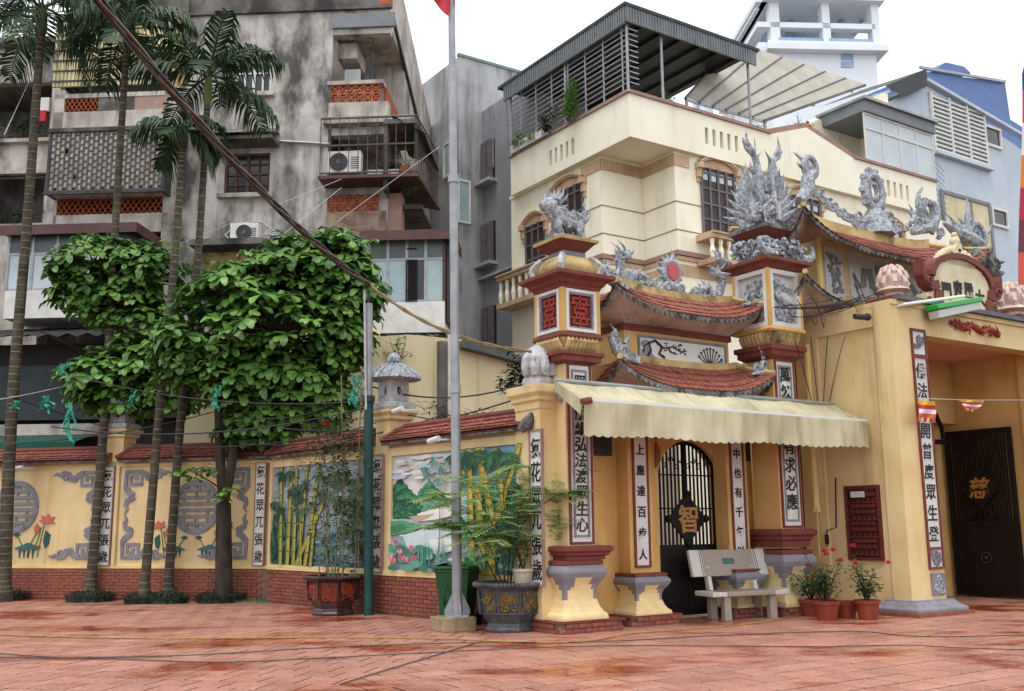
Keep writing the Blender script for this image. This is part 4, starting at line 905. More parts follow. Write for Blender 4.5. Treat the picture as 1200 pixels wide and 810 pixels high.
# corner scrolls on both roofs
def horn(parent, x, y, z, s, sx):
    mb = MB(); curl(mb, (x, y, z+.16*s), .13*s, -1.6, 1.4*sx, .05*s); curl(mb, (x+sx*.16*s, y, z+.32*s), .1*s, 2.5, -1.2*sx, .045*s); curl(mb, (x-sx*.2*s, y, z+.1*s), .09*s, 0, 1.2*sx, .04*s)
    mb.tube([(x-sx*.35*s, y, z), (x, y, z+.06*s), (x+sx*.2*s, y, z+.16*s), (x+sx*.3*s, y, z+.4*s), (x+sx*.18*s, y, z+.52*s)], [.02*s,.06*s,.07*s,.05*s,.02*s], 7)
    flame(mb, (x+sx*.2*s, y, z+.4*s), (sx*.3, 0, 1), .22*s, .04*s); flame(mb, (x, y, z+.3*s), (-sx*.4, 0, 1), .25*s, .04*s)
    part('corner_scroll', mb, ORN, parent, smooth='auto')
horn(sg, 10.0, 11.95, 4.0, .95, -1); horn(sg, 12.95, 11.8, 3.98, .95, 1); horn(sg, 12.92, 11.9, 5.2, .9, 1); horn(sg, 9.9, 12.0, 5.15, .8, -1)
for x0_, x1_ in ((9.55, 10.02), (12.86, 13.1)):
    mb = MB(); mb.box(x0_, x1_, 12.36, fy_, 2.56, 2.96)
    for k in range(3): mb.box(x0_+.04, x1_-.04, 12.335, 12.36, 2.62+k*.11, 2.67+k*.11)
    part('carved_plaque', mb, DARKM, sg)

# ------------------------------------------------------------------ right gate pillar with the flame crown
qx, qy = 13.3, 11.97
rp = thing('gate_pillar', 'tall yellow gate pillar with white relief panels, cloud ring and grey flame crown, right of the small gate', 'pillar', T, (qx, qy, 0), 'gate pillars')
plinth(rp, qx-.5, qx+.5, qy-.44, qy+.6, .15); pedestal(rp, qx, qy, .15, 1.12, .41)
mb = MB(); mb.sq(qx, qy, [(.34,.34,1.1), (.34,.34,1.2), (.38,.38,1.23), (.38,.38,1.27), (.43,.43,1.31), (.43,.43,1.38), (.36,.36,1.4)]); part('red_cap', mb, RED, rp)
mb = MB(); mb.sq(qx, qy, [(.28,.28,1.4), (.28,.28,4.3)]); part('shaft', mb, YELD, rp)
couplet(rp, qx-.24, qx+.24, 1.42, 4.26, qy-.28, '萬然修心有求必應', chz=(4.0, 1.85), size=.27, bold=.015)
mb = MB(); mb.sq(qx, qy, [(.3,.3,4.26), (.4,.4,4.32), (.4,.4,4.4), (.44,.44,4.42), (.44,.44,4.5)]); part('red_band', mb, RED, rp)
mb = MB(); mb.sq(qx, qy, [(.34,.34,4.5), (.31,.31,4.56), (.38,.38,4.74), (.38,.38,4.76)])
for k in range(4):
    for i in range(7):
        a = -.31+.62*(i+.5)/7; x, y = ((a,-1),(1,a),(-a,1),(-1,-a))[k]
        q = lambda r, z: (qx+(x if abs(x) < 1 else x*r), qy+(y if abs(y) < 1 else y*r), z)
        mb.tube([q(.32,4.52), q(.36,4.6), q(.41,4.7), q(.39,4.74)], [.045,.055,.05,.01], 5)
part('lotus_throat', mb, MOLDY, rp)
z0, z1, hb = 4.78, 5.84, .42; r = hb-.1
mb = MB(); mb.sq(qx, qy, [(r, r, z0), (r, r, z1)])
for a in (-1, 1):
    for b_ in (-1, 1): mb.cb(qx+a*(hb-.03), qy+b_*(hb-.03), (z0+z1)/2, .06, .06, z1-z0)
part('lantern_box', mb, YELD, rp)
mb = MB(); mb.sq(qx, qy, [(hb+.01,hb+.01,z0-.05), (hb+.03,hb+.03,z0-.02), (hb+.0,hb+.0,z0+.03)]); part('base_rail', mb, YELD, rp)
for k in (0, 3):
    a = hb-.06; mb = MB()
    for q in ((-a,-a+.07,z0+.03,z1-.02), (a-.07,a,z0+.03,z1-.02), (-a+.07,a-.07,z0+.03,z0+.11), (-a+.07,a-.07,z1-.1,z1-.02)): fbox(mb, qx, qy, r, k, *q, 0, .1)
    part('white_frame', mb, WHITE, rp, bev=.006)
    mb = MB(); fbox(mb, qx, qy, r, k, -a+.07, a-.07, z0+.11, z1-.1, 0, .01); part('white_panel', mb, WHITE, rp)
    mb = MB(); ff = (lambda s, z, d: (qx+s, qy-r-d, z)) if k == 0 else (lambda s, z, d: (qx-r-d, qy-s, z))
    pts = [(-.22,.25),(-.1,.2),(.05,.3),(.16,.42),(.05,.52),(-.1,.56),(-.05,.7),(.1,.74),(.16,.85)] if k else [(-.2,.85),(-.08,.75),(-.18,.6),(-.02,.5),(.12,.42),(.02,.3),(.15,.2)]
    P = smooth_path([ff(s, z0+z, .05) for s, z in pts]); mb.tube(P, [.03+.035*sin(pi*i/len(P)) for i in range(len(P))], 7)
    for i in range(26):
        s, z = rr(-.28, .28), (rr(.15, .5) if i % 2 else rr(.15, .9)); pp = [ff(s+.07*(1-.8*t)*cos(6*t+i), z0+z+.07*(1-.8*t)*sin(6*t+i), .04) for t in [j/8 for j in range(9)]]; mb.tube(pp, .018, 5)
    for i in range(12): s, z = rr(-.2, .25), rr(.15, .35); mb.tube([ff(s, z0+z, .03), ff(s+.06, z0+z+.1, .06), ff(s+.03, z0+z+.2, .04)], [.03,.025,.005], 5)
    part('relief_carving', mb, ORN, rp, smooth='auto')
mb = MB(); mb.sq(qx, qy, [(hb+.01,hb+.01,z1-.01), (hb+.04,hb+.04,z1+.03), (hb+.06,hb+.06,z1+.06), (hb+.14,hb+.14,z1+.1), (hb+.14,hb+.14,z1+.16), (hb+.02,hb+.02,z1+.18)]); part('red_cornice', mb, RED, rp, bev=.008)
mb = MB(); zc = z1+.18
mb.lathe((qx, qy, zc), [(.34,0), (.4,.1), (.36,.25), (.22,.33)], 12)
cloud_bank(mb, qx-.45, qx+.45, qy-.48, qy-.32, zc+.02, .3, 60, .085); cloud_bank(mb, qx-.5, qx-.32, qy-.4, qy+.45, zc+.02, .3, 44, .085)
for sx, sy in ((-1,-1),(1,-1),(-1,1)):
    c = (qx+sx*.52, qy+sy*.5, zc)
    mb.tube([(c[0]-sx*.15, c[1], c[2]+.05), (c[0]+sx*.02, c[1], c[2]+.05), (c[0]+sx*.13, c[1], c[2]+.12), (c[0]+sx*.17, c[1], c[2]+.26)], [.07,.08,.07,.03], 7)
    for i in range(6): flame(mb, (c[0]+sx*.1, c[1], c[2]+.12), (sx*rr(.1,.9), rr(-.4,.4), rr(.3,1)), rr(.12,.24), .03)
part('cloud_ring', mb, ORN, rp, smooth='auto')
mb = MB(); mb.sq(qx, qy, [(.3,.3,zc+.3), (.24,.24,zc+.34), (.24,.24,zc+.42)]); part('neck', mb, MOLDY, rp)
mb = MB(); mb.sq(qx, qy, [(.25,.25,zc+.4), (.3,.3,zc+.44), (.42,.42,zc+.54)]); part('red_slab', mb, RED, rp)
mb = MB(); mb.sq(qx, qy, [(.44,.44,zc+.54), (.44,.44,zc+.6), (.3,.3,zc+.68)]); part('slab_top', mb, MOLD, rp)
zf = zc+.62; mb = MB()
mb.lathe((qx, qy, zf), [(.36,0), (.34,.2), (.26,.5), (.2,.8), (.1,1.0)], 10)
for k in range(5):           # four spread phoenix wings of flame and feathers
    aa = -pi/2 + k*2*pi/5 + .3; ox, oy = cos(aa), sin(aa)
    for i in range(8):
        t = i/7; p = (qx+ox*(.28-.1*t), qy+oy*(.28-.1*t), zf+.1+.6*t); flame(mb, p, (ox*(1.1-.8*t), oy*(1.1-.8*t), .5+1.2*t), .5+.15*t, .075, .22, 7, side=(-oy*.5+ox*.5, ox*.5+oy*.5, .2))
for k in range(34):
    a = rr(0, 6.28); h = rr(0, .75); R_ = .36-.2*h; p = (qx+R_*cos(a), qy+R_*sin(a), zf+h); flame(mb, p, (cos(a)*.55, sin(a)*.55, 1), rr(.2,.42), .05, rr(-.3,.4), 5, side=(-sin(a), cos(a), 0))
for sx in (-1, 1):           # tall antler flames
    P = smooth_path([(qx+sx*x, qy-.1, zf+z) for x, z in ((.1,.6),(.2,.9),(.18,1.15),(.26,1.35),(.4,1.5),(.42,1.72))]); mb.tube(P, [.09*(1-i/len(P))**.7+.006 for i in range(len(P))], 7)
    for x, z, dx, L_ in ((.2,.95,.5,.35), (.19,1.15,-.3,.35), (.28,1.36,.9,.34), (.3,1.4,.2,.42), (.38,1.5,1.1,.22)): flame(mb, (qx+sx*x, qy-.1, zf+z), (sx*dx, rr(-.2,.2), .8), L_, .05, .3*sx)
    mb.tube([(qx+sx*.2, qy-.2, zf+.08), (qx+sx*.45, qy-.25, zf+.12), (qx+sx*.62, qy-.25, zf+.06), (qx+sx*.72, qy-.25, zf+.16)], [.1,.11,.1,.05], 8)
    for i in range(9): flame(mb, (qx+sx*.62, qy-.25, zf+.1), (sx*rr(.0,1), rr(-.5,.3), rr(-.1,1)), rr(.14,.26), .035)
    for i in range(7): curl(mb, (qx+sx*rr(.15,.55), qy-.4, zf+rr(.02,.25)), .085, rr(0,6), 1.2, .026)
mb.tube([(qx-.1, qy, zf+.9), (qx-.1, qy, zf+1.3), (qx-.1, qy, zf+1.72)], [.03,.02,.008], 6)
part('flame_crown', mb, ORN, rp, smooth='auto')
mb = MB()
for i in range(12): curl(mb, (qx+rr(-.3,.3), qy-.38, zf+rr(.05,.5)), .06, rr(0,6), 1.2, .018)
mb.tube([(qx, qy-.36, zf+.1), (qx+.01, qy-.34, zf+.4), (qx, qy-.26, zf+.75)], [.06,.08,.03], 7)
part('mosaic_crest', mb, ORNL, rp)
# ------------------------------------------------------------------ awning over the small gate
aw = thing('awning', 'long pale yellow canvas awning with scalloped hem stretched over the small gate', 'awning', T, (11.5, 11.5, 2.7))
CANV = M('awning_canvas', '#d9d2b2', '#cac29f', 2, rough=.8, bump=.1, dirt='#8a8058', dscale=1.5, dstretch=(1.5,1,.25), dlo=.5, dhi=.75, damt=.6, backlit=.15, streak=('#8f8763', 3, .5, .66, .6))
ax0, ax1, av0, av1 = 8.42, 14.5, 11.0, 11.66
def sheet(u, t):     # canvas sags a little between its arms
    return (ax0+(ax1-ax0)*u, av1+(av0-av1)*t, 3.56+.0*u+(3.2-3.56)*t - .035*sin(pi*t)*(1+.7*sin(u*21)) - .03*abs(sin(u*pi*5)) + .008*sin(u*90+t*7))
mb = MB(); mb.grid(60, 6, sheet); mb.grid(60, 6, lambda u, t: tuple(Vector(sheet(u, t))-Vector((0,0,.006)))); part('canvas_top', mb, CANV, aw, smooth=True)
def val(u, t): return (ax0+(ax1-ax0)*u, av0-.03+.022*sin(u*47+2*t)*t+.03*sin(u*13)*t+.012*sin(u*131+3*sin(u*9))*t, 3.19-(.45+.028*abs(sin(u*pi*38)) + .018*sin(u*17+1) + .012*sin(u*5.3))*t)
mb = MB(); mb.grid(304, 5, val); mb.grid(304, 5, lambda u, t: tuple(Vector(val(u, t))+Vector((0,.006,0))))
part('valance', mb, CANV, aw, smooth=True)
mb = MB(); mb.add([(ax1, av1, 3.55), (ax1, av0, 3.2), (ax1, av0, 2.75), (ax1, av0+.12, 2.76), (ax1+.004, av1, 3.2)], [(0,1,2,3,4)]); part('side_flap', mb, CANV, aw); mb = MB(); mb.add([(ax0, av1, 3.55), (ax0, av0, 3.2), (ax0, av0+.06, 3.0), (ax0, av1, 3.4)], [(0,1,2,3)]); part('side_flap', mb, CANV, aw)
mb = MB(); mb.bar((ax0-.02, av0, 3.205), (ax1+.02, av0, 3.205), .045, .05); part('front_rod', mb, M('white_alu', '#dcdcdc', rough=.4), aw)
for k in range(1, 5):
    u = k/5+.004; mb = MB(); mb.tube([tuple(Vector(sheet(u, t/8))+Vector((0,0,.004))) for t in range(9)] + [tuple(Vector(val(u, t/5))-Vector((0,.004,0))) for t in range(6)], .008, 4); part('seam', mb, CANV, aw)
mb = MB(); mb.tube([(ax0, av1, 3.56), (ax1, av1, 3.56)], .035, 8); part('roller', mb, STEEL, aw)
for x in (ax0+.05, 11.5, ax1-.05): mb = MB(); mb.bar((x, av1+.0, 3.45), (x, av0+.03, 3.18), .025); part('folding_arm', mb, STEEL, aw)
mb = MB(); mb.tube([(ax0-.03, av0-.02, 3.17), (ax0+.12, av0-.02, 3.2)], .05, 8); part('end_cap', mb, RED, aw)

# ------------------------------------------------------------------ porch in front of the main gate
po = thing('gate_porch', 'big flat-topped yellow porch with a white couplet strip on its column and a pink ceiling', 'porch', T, (16.5, 11.5, 0))
ux, vf, vb, zc, zt = 14.62, 10.4, 12.5, 4.8, 5.2
mb = MB()
mb.box(ux, ux+.34, 10.74, vb, 0, zc+.3)                       # left side wall, recessed panel behind its border
part('side_wall', mb, YEL, po)
mb = MB(); mb.box(ux-.06, ux, 10.4+.36, 10.76, .22, zt-.05); mb.box(ux-.06, ux, 12.0, vb, .2, zt-.05); mb.box(ux-.06, ux, 10.76, 12.0, 4.82, zt-.05); part('wall_border', mb, YEL, po)
mb = MB(); mb.box(ux-.06, ux+.86, vf, 10.76, .2, zt-.04); part('column', mb, YEL, po, bev=.01)
mb = MB(); mb.box(ux+.86, 20.4, vf+.02, vf+.34, zc-.1, zt-.04); part('front_beam', mb, YEL, po)
mb = MB(); mb.box(ux+.3, 20.4, vf+.3, vb, zc-.02, zc+.06); part('ceiling', mb, M('pink_ceiling', '#d9ab97', '#cf9c88', .8, rough=.85), po)
mb = MB(); mb.box(ux-.06, 20.5, vf-.02, vb+.3, zt-.045, zt+.04); part('roof_slab', mb, YEL, po)
mb = MB(); mb.box(ux+.1, 20.5, vf-.1, vf+.05, zt+.042, zt+.12); part('slab_edge', mb, M('dark_coping', '#6c6d74', '#595a61', 4, rough=.7), po)
mb = MB(); mb.box(ux+.34, 18.2, 12.42, 12.7, 0, zc); mb.box(18.2, 19.3, 12.42, 12.7, 3.5, zc); part('back_wall', mb, YELD, po)
mb = MB(); mb.box(19.32, 19.7, 10.5, 12.6, 0, zc); part('inner_wall', mb, YELD, po)
mb = MB(); mb.box(19.22, 19.33, 10.5, 10.95, 0, zc); part('inner_pilaster', mb, YELD, po)
bx = T.ry(vf, 1065.5, 385, 1086, 662)
x0_, x1_ = T.fy(1068, 400, vf)[0], T.fy(1068, 400, vf)[0]+.34
part('couplet_frame', MB().wallh(x0_-.03, x1_+.03, .72, 4.78, vf-.04, .05, [(x0_, x1_, 1.08, 4.27), (x0_, x1_, .76, 1.04), (x0_, x1_, 4.33, 4.74)]), RED, po)
mb = MB(); mb.box(x0_-.01, x1_+.01, vf-.015, vf, .73, 4.77); part('couplet_board', mb, WHITE, po)
write(po, '佛法宏開普度眾生登', ((x0_+x1_)/2, vf-.02, 4.05), ((x0_+x1_)/2, vf-.02, 1.3), .27, bold=.015, shear=.1)
for z in (.9, 4.54):
    mb = MB()
    for i in range(12): curl(mb, ((x0_+x1_)/2+rr(-.1,.1), vf-.03, z+rr(-.1,.1)), .06, rr(0,6), 1.2, .014, n=8)
    part('carved_plaque', mb, GREY, po)
mb = MB(); mb.box(x0_-.0, x1_+.02, vf-.04, vf, .3, .66); part('stone_plaque', mb, GREY, po, bev=.01)
mb = MB()
for i in range(8): curl(mb, ((x0_+x1_)/2+rr(-.1,.1), vf-.045, .48+rr(-.1,.1)), .07, rr(0,6), 1.2, .014, n=8)
part('plaque_relief', mb, ORN, po)
mb = MB(); mb.sq(ux+.42, vf+.2, [(.75,.5,0.0), (.75,.5,.06)]); part('brick_plinth', mb, BRICK, po)
mb = MB(); mb.sq(ux+.42, vf+.2, [(.68,.44,.06), (.68,.44,.11), (.6,.38,.15), (.52,.3,.22), (.52,.3,.24)]); part('grey_plinth', mb, GREY, po, bev=.008)
mb = MB(); mb.box(ux-.05, ux+.1, 10.95, 12.4, 0, .12); part('wall_skirting', mb, RED, po)
for i in range(1):                                              # red carved vine on the beam
    mb = MB(); cx = 17.0
    serpent(mb, [(cx-.75,vf-.0,4.98),(cx-.5,vf,5.03),(cx-.3,vf,4.93),(cx-.1,vf,5.02),(cx+.2,vf,4.92),(cx+.45,vf,5.0),(cx+.7,vf,4.93)], .05, legs=((.3,.06),(.6,.06)))
    for i in range(24): curl(mb, (cx+rr(-.75,.75), vf-.02, 4.96+rr(-.06,.06)), .05, rr(0,6), 1.2, .014, n=8)
    part('dragon_relief', mb, D.materials['bright_red'], po, smooth='auto')
# carved red screen in the side wall
sv0, sv1, sz0, sz1 = T.fx(1034, 610, ux)[1], T.fx(993, 610, ux)[1], .86, 2.12
mb = MB(); mb.wallh(sv0, sv1, sz0, sz1, ux-.05, .06, [(sv0+.05, sv1-.05, sz0+.05, sz1-.05)], ax='x'); DR = M('screen_red', '#6a2a20', '#58221a', 8, rough=.7)
scr = part('carved_screen', mb, DR, po)
mb = MB(); mb.box(ux-.012, ux, sv0+.05, sv1-.05, sz0+.05, sz1-.05); part('screen_back', mb, M('screen_dark', '#3a1813', rough=.8), scr)
mb = MB()
for j in range(12):
    z = sz0+.1+j*.098
    for i in range(5):
        y = sv0+.1+i*(sv1-sv0-.2)/5; mb.box(ux-.035, ux-.01, y+(.02 if j % 2 else 0), y+(sv1-sv0-.2)/5-.035+(.03 if j % 3 else -.02), z, z+.06)
    if j % 3 == 0: mb.box(ux-.04, ux-.01, sv0+.06, sv1-.06, z-.02, z)
part('screen_fretwork', mb, DR, scr)
mb = MB(); mb.box(ux-.075, ux-.03, sv1-.42, sv1-.16, sz1-.2, sz1-.1); part('white_label', mb, WHITE, scr)
# open iron leaf of the main gate
lu = 19.16; l0, l1 = 11.18, 12.62
mb = MB(); mb.box(lu, lu+.05, l0, l1, .03, 1.42)
for a, b_, c, d in ((l0, l0+.09, .03, 3.34), (l1-.09, l1, .03, 3.34), (l0+.09, l1-.09, 3.24, 3.34), (l0+.09, l1-.09, 1.36, 1.5), (l0+.09, l1-.09, .03, .12)): mb.box(lu-.02, lu+.06, a, b_, c, d)
mb.wallh(l0+.2, l1-.2, .22, 1.2, lu-.015, .016, [(l0+.26, l1-.26, .28, 1.14)], ax='x')
leaf = part('iron_gate_leaf', mb, BLACK, po)
mb = MB()
for i in range(1, 19): y = l0+.09+(l1-l0-.18)*i/19; mb.box(lu+.005, lu+.035, y-.02, y+.02, 1.5, 3.24)
part('bars', mb, BLACK, leaf)
mb = MB(); cy = (l0+l1)/2; mb.px([(cy-.42, 2.16), (cy, 1.74), (cy+.42, 2.16), (cy, 2.58)], lu-.05, lu); part('diamond_plate', mb, BLACK, leaf)
piece('character', glyph_mesh('慈', GOLD, .01, .02, .12), leaf, (lu-.055, cy, 2.16), rz=-pi/2, s=(.46, 1, .46))
mb = MB()
for i in range(12): curl(mb, (lu-.03, cy+rr(-.35,.35), 1.62+rr(-.06,.06)), .05, rr(0,6), 1.2, .012)
part('scrollwork', mb, BLACK, leaf, stuff=True)
mb = MB(); mb.tube([(lu-.03, cy+.1*cos(a*pi/8), .78+.1*sin(a*pi/8)) for a in range(17)], .012, 5); mb.ball((lu-.03, cy, .78), .04, 8, 5); part('ring_handle', mb, DARKM, leaf)
mb = MB()                                                       # black arch of the gate opening
P_ = [T.fy(x, y, 12.38) for x, y in ((1090,478),(1097,487),(1103,500),(1106,514))]; mb.tube(P_, .05, 6); q = T.fy(1085, 518, 12.38); q2 = T.fy(1109, 518, 12.38); mb.bar(q, q2, .08, .1); part('arch_frame', mb, BLACK, po)
# name board on the roof
nb = 10.62; bc = 17.1; n0 = len(COL.objects)
KW = M('name_board_cream', '#e0d4b4', '#cdbf9c', 3, rough=.85, dirt='#7d705a', dlo=.55, dhi=.8, damt=.5)
mb = MB(); out = [(bc-1.15,5.2),(bc-1.15,5.62),(bc-.95,5.66),(bc-.86,5.95)] + [(bc+.86*cos(a), 5.95+.42*sin(a)) for a in [pi-pi*i/12 for i in range(1,12)]] + [(bc+.86,5.95),(bc+.95,5.66),(bc+1.15,5.62),(bc+1.15,5.2)]
mb.py(out, nb, nb+.22); part('name_board', mb, KW, po, bev=.01)
mb = MB(); ribbon(mb, [(bc+.93*cos(a), 5.97+.47*sin(a)) for a in [pi-pi*i/16 for i in range(17)]], .11, nb-.05, .3); part('red_arch', mb, RED, po)
for sx in (-1, 1):
    mb = MB(); ribbon(mb, [(bc+sx*x, z) for x, z in ((.78,5.82),(.98,5.76),(1.12,5.82),(1.2,5.95),(1.22,6.12),(1.25,6.22))], [.16,.15,.14,.1,.07,.02], nb-.045, .2); curl(mb, (bc+sx*1.08, nb-.05, 5.86), .1, 0, 1.2*sx, .03); part('red_scroll', mb, RED, po)
    mb = MB(); mb.py(ellipse(bc+sx*.8, 5.58, .13, .15, 14), nb-.035, nb); part('red_boss', mb, RED, po)
    mb = MB(); mb.py(ellipse(bc+sx*1.08, 5.44, .09, .12, 12), nb-.03, nb); part('red_boss', mb, RED, po)
mb = MB(); mb.box(bc-1.25, bc-.75, nb-.1, nb+.3, 5.2, 5.3); part('board_foot', mb, RED, po); mb = MB(); mb.box(bc+.75, bc+1.25, nb-.1, nb+.3, 5.2, 5.3); part('board_foot', mb, RED, po)
mb = MB()
for i in range(15):
    a = pi*.1+pi*.8*i/14; mb.ball((bc+.88*cos(a)*.8, nb+.08, 6.1+.47*sin(a)*1.05+.12), .085, 8, 5)
for i in range(9): mb.ball((bc-.32+.08*i, nb+.06, 6.52+.18*(1-abs(i-4)/4)), .08, 8, 5)
mb.py([(bc-.5,6.4),(bc-.3,6.62),(bc-.12,6.72),(bc,7.0),(bc+.12,6.72),(bc+.3,6.62),(bc+.5,6.4)], nb, nb+.16); mb.ball((bc, nb+.08, 6.9), .1, 8, 6); mb.ball((bc, nb+.08, 7.03), .06, 8, 6)
part('cloud_crest', mb, KW, po, smooth='auto')
mb = MB()
for i in range(7): mb.ball((bc-.4+.13*i, nb-.01, 6.5+.06*(i % 2)+.05*(3-abs(i-3))), .035, 6, 4)
part('crest_studs', mb, DARKM, po, stuff=True)
for i, ch in enumerate('大嚴府門'):
    x = bc+.52-.35*i; piece('character', glyph_mesh(ch, INK, .01, .03), po, (x, nb-.01, 5.86-.09*abs(1.5-i)), s=(.3, 1, .32))
piece('character', glyph_mesh('寺', INK, .01, .03), po, (bc+1.0, nb-.01, 5.5), s=(.16, 1, .3))
for o_ in list(po.children)[:]:
    if o_.name.split('.')[0] in ('name_board','red_arch','red_scroll','red_boss','board_foot','cloud_crest','crest_studs') or (o_.name.startswith('character') and o_.location.z > 5.3): o_.location.z -= .2 if o_.name.startswith(('cloud_crest','crest_studs')) else .06
PINK = M('lotus_pink', '#dcc9bd', '#c9aea2', 6, rough=.8, dirt='#7a5b55', dlo=.55, dhi=.8, damt=.4); PINKL = M('lotus_pale', '#d6c4b8', '#c2aca0', 6, rough=.8)
def lotus_bud(x, y, z, s):
    mb = MB(); mb.sq(x, y, [(.3*s,.3*s,z), (.34*s,.34*s,z+.06*s), (.34*s,.34*s,z+.1*s), (.46*s,.46*s,z+.18*s), (.46*s,.46*s,z+.24*s), (.2*s,.2*s,z+.27*s)]); part('lotus_stand', mb, RED, po)
    mb = MB(); mb.lathe((x, y, z+.27*s), [(.24*s,0), (.24*s,.1*s), (.4*s,.16*s), (.36*s,.2*s), (.27*s,.26*s)], 16); part('lotus_sepals', mb, PINKL, po)
    mb = MB()
    mb.lathe((x, y, z+.5*s), [(.26*s,0), (.31*s,.12*s), (.3*s,.26*s), (.22*s,.4*s), (.12*s,.52*s), (.02*s,.6*s)], 16)
    for row, (r0, zz, hh) in enumerate(((.3,.0,.26),(.29,.12,.32),(.22,.26,.3))):
        for i in range(8):
            a = 2*pi*(i+.5*(row % 2))/8; f = lambda r, h: (x+r*s*cos(a), y+r*s*sin(a), z+(.5+zz+h)*s); mb.tube([f(r0-.02,0), f(r0+.035,hh*.4), f(r0+.0,hh*.75), f(r0-.1,hh)], [.05*s,.06*s,.045*s,.01*s], 8)
    part('lotus_bud', mb, PINK, po, smooth='auto')
lx = T.fy(1051, 320, 10.75); lotus_bud(lx[0], 10.85, 5.22, .76); lotus_bud(19.05, 10.85, 5.22, .9)

# ------------------------------------------------------------------ main gate behind the porch
mg = thing('temple_gate', 'tall main gate behind the porch with curved red tiled roofs and grey ridge ornaments', 'gate', T, (16.4, 12.6, 0))
mb = MB(); mb.box(14.9, 18.9, 12.05, 13.4, 5.0, 6.78); part('upper_storey', mb, YEL, mg)
mb = MB(); mb.box(13.9, 20, 12.72, 13.2, 0, 5.2); part('lower_wall', mb, YELD, mg)
for a, b_, k in ((14.98, 15.5, 0), (15.68, 16.9, 1), (17.1, 18.3, 2)):
    pn = MB(); pn.col = hexl('#d4d4d8'); pn.box(a, b_, 12.02, 12.05, 5.62, 6.62)
    pn.col = hexl('#85868c'); c = (a+b_)/2
    if k == 1: ribbon(pn, [(a+.08,6.2),(a+.2,5.95),(a+.36,6.0),(a+.42,6.28),(a+.58,6.3),(a+.64,6.0),(a+.8,5.95),(a+.9,6.1),(a+1.0,6.2),(a+.92,6.35)], [.03,.14,.14,.16,.15,.15,.15,.17,.12,.08], 11.99, .03); ribbon(pn, [(a+.78,6.45),(a+.82,6.3),(a+.98,6.36),(a+1.1,6.45)], [.02,.12,.2,.1], 11.99, .03); ribbon(pn, [(a+.7,5.92),(a+.8,5.85),(a+.78,5.72)], [.14,.08,.03], 11.992, .03)
    elif k == 0:
        for pts in ([(a+.05,6.5),(a+.2,6.3),(a+.1,6.15),(a+.4,6.1)], [(a+.2,6.3),(a+.45,6.35)], [(a+.3,6.1),(a+.4,5.9),(a+.25,5.75)]): ribbon(pn, pts, .05, 11.99, .03)
        for i in range(14): pn.py(ellipse(a+rr(.08,.45), rr(5.72,6.5), .05, .05, 7), 11.995, 12.02)
    else:
        ribbon(pn, [(a+.1,6.0),(a+.4,6.2),(a+.7,5.95),(a+1.0,6.2)], .14, 11.99, .03)
    part('relief_panel', pn, PAINT, mg)
mb = MB(); mb.tube([(14.72, 11.95, 5.7), (14.72, 11.95, 6.9)], .06, 8); mb.ball((14.72, 11.95, 6.95), .08, 8, 5); part('roof_post', mb, CREAM_Y, mg)
hip_roof(mg, (13.55, 19.15), (11.25, 13.0), (14.6, 18.5), (12.15, 12.9), 6.42, 7.02, .52, 44, 6, sof=((14.8, 18.95), (12.0, 13.4), 6.72), ridge=.2, pw=4)
hip_roof(mg, (13.6, 19.3), (11.35, 13.6), (14.6, 18.9), (12.02, 13.4), 5.26, 5.58, .5, 44, 4, sof=((14.7, 19), (12.1, 13.4), 5.1), ridge=.06, pw=4)
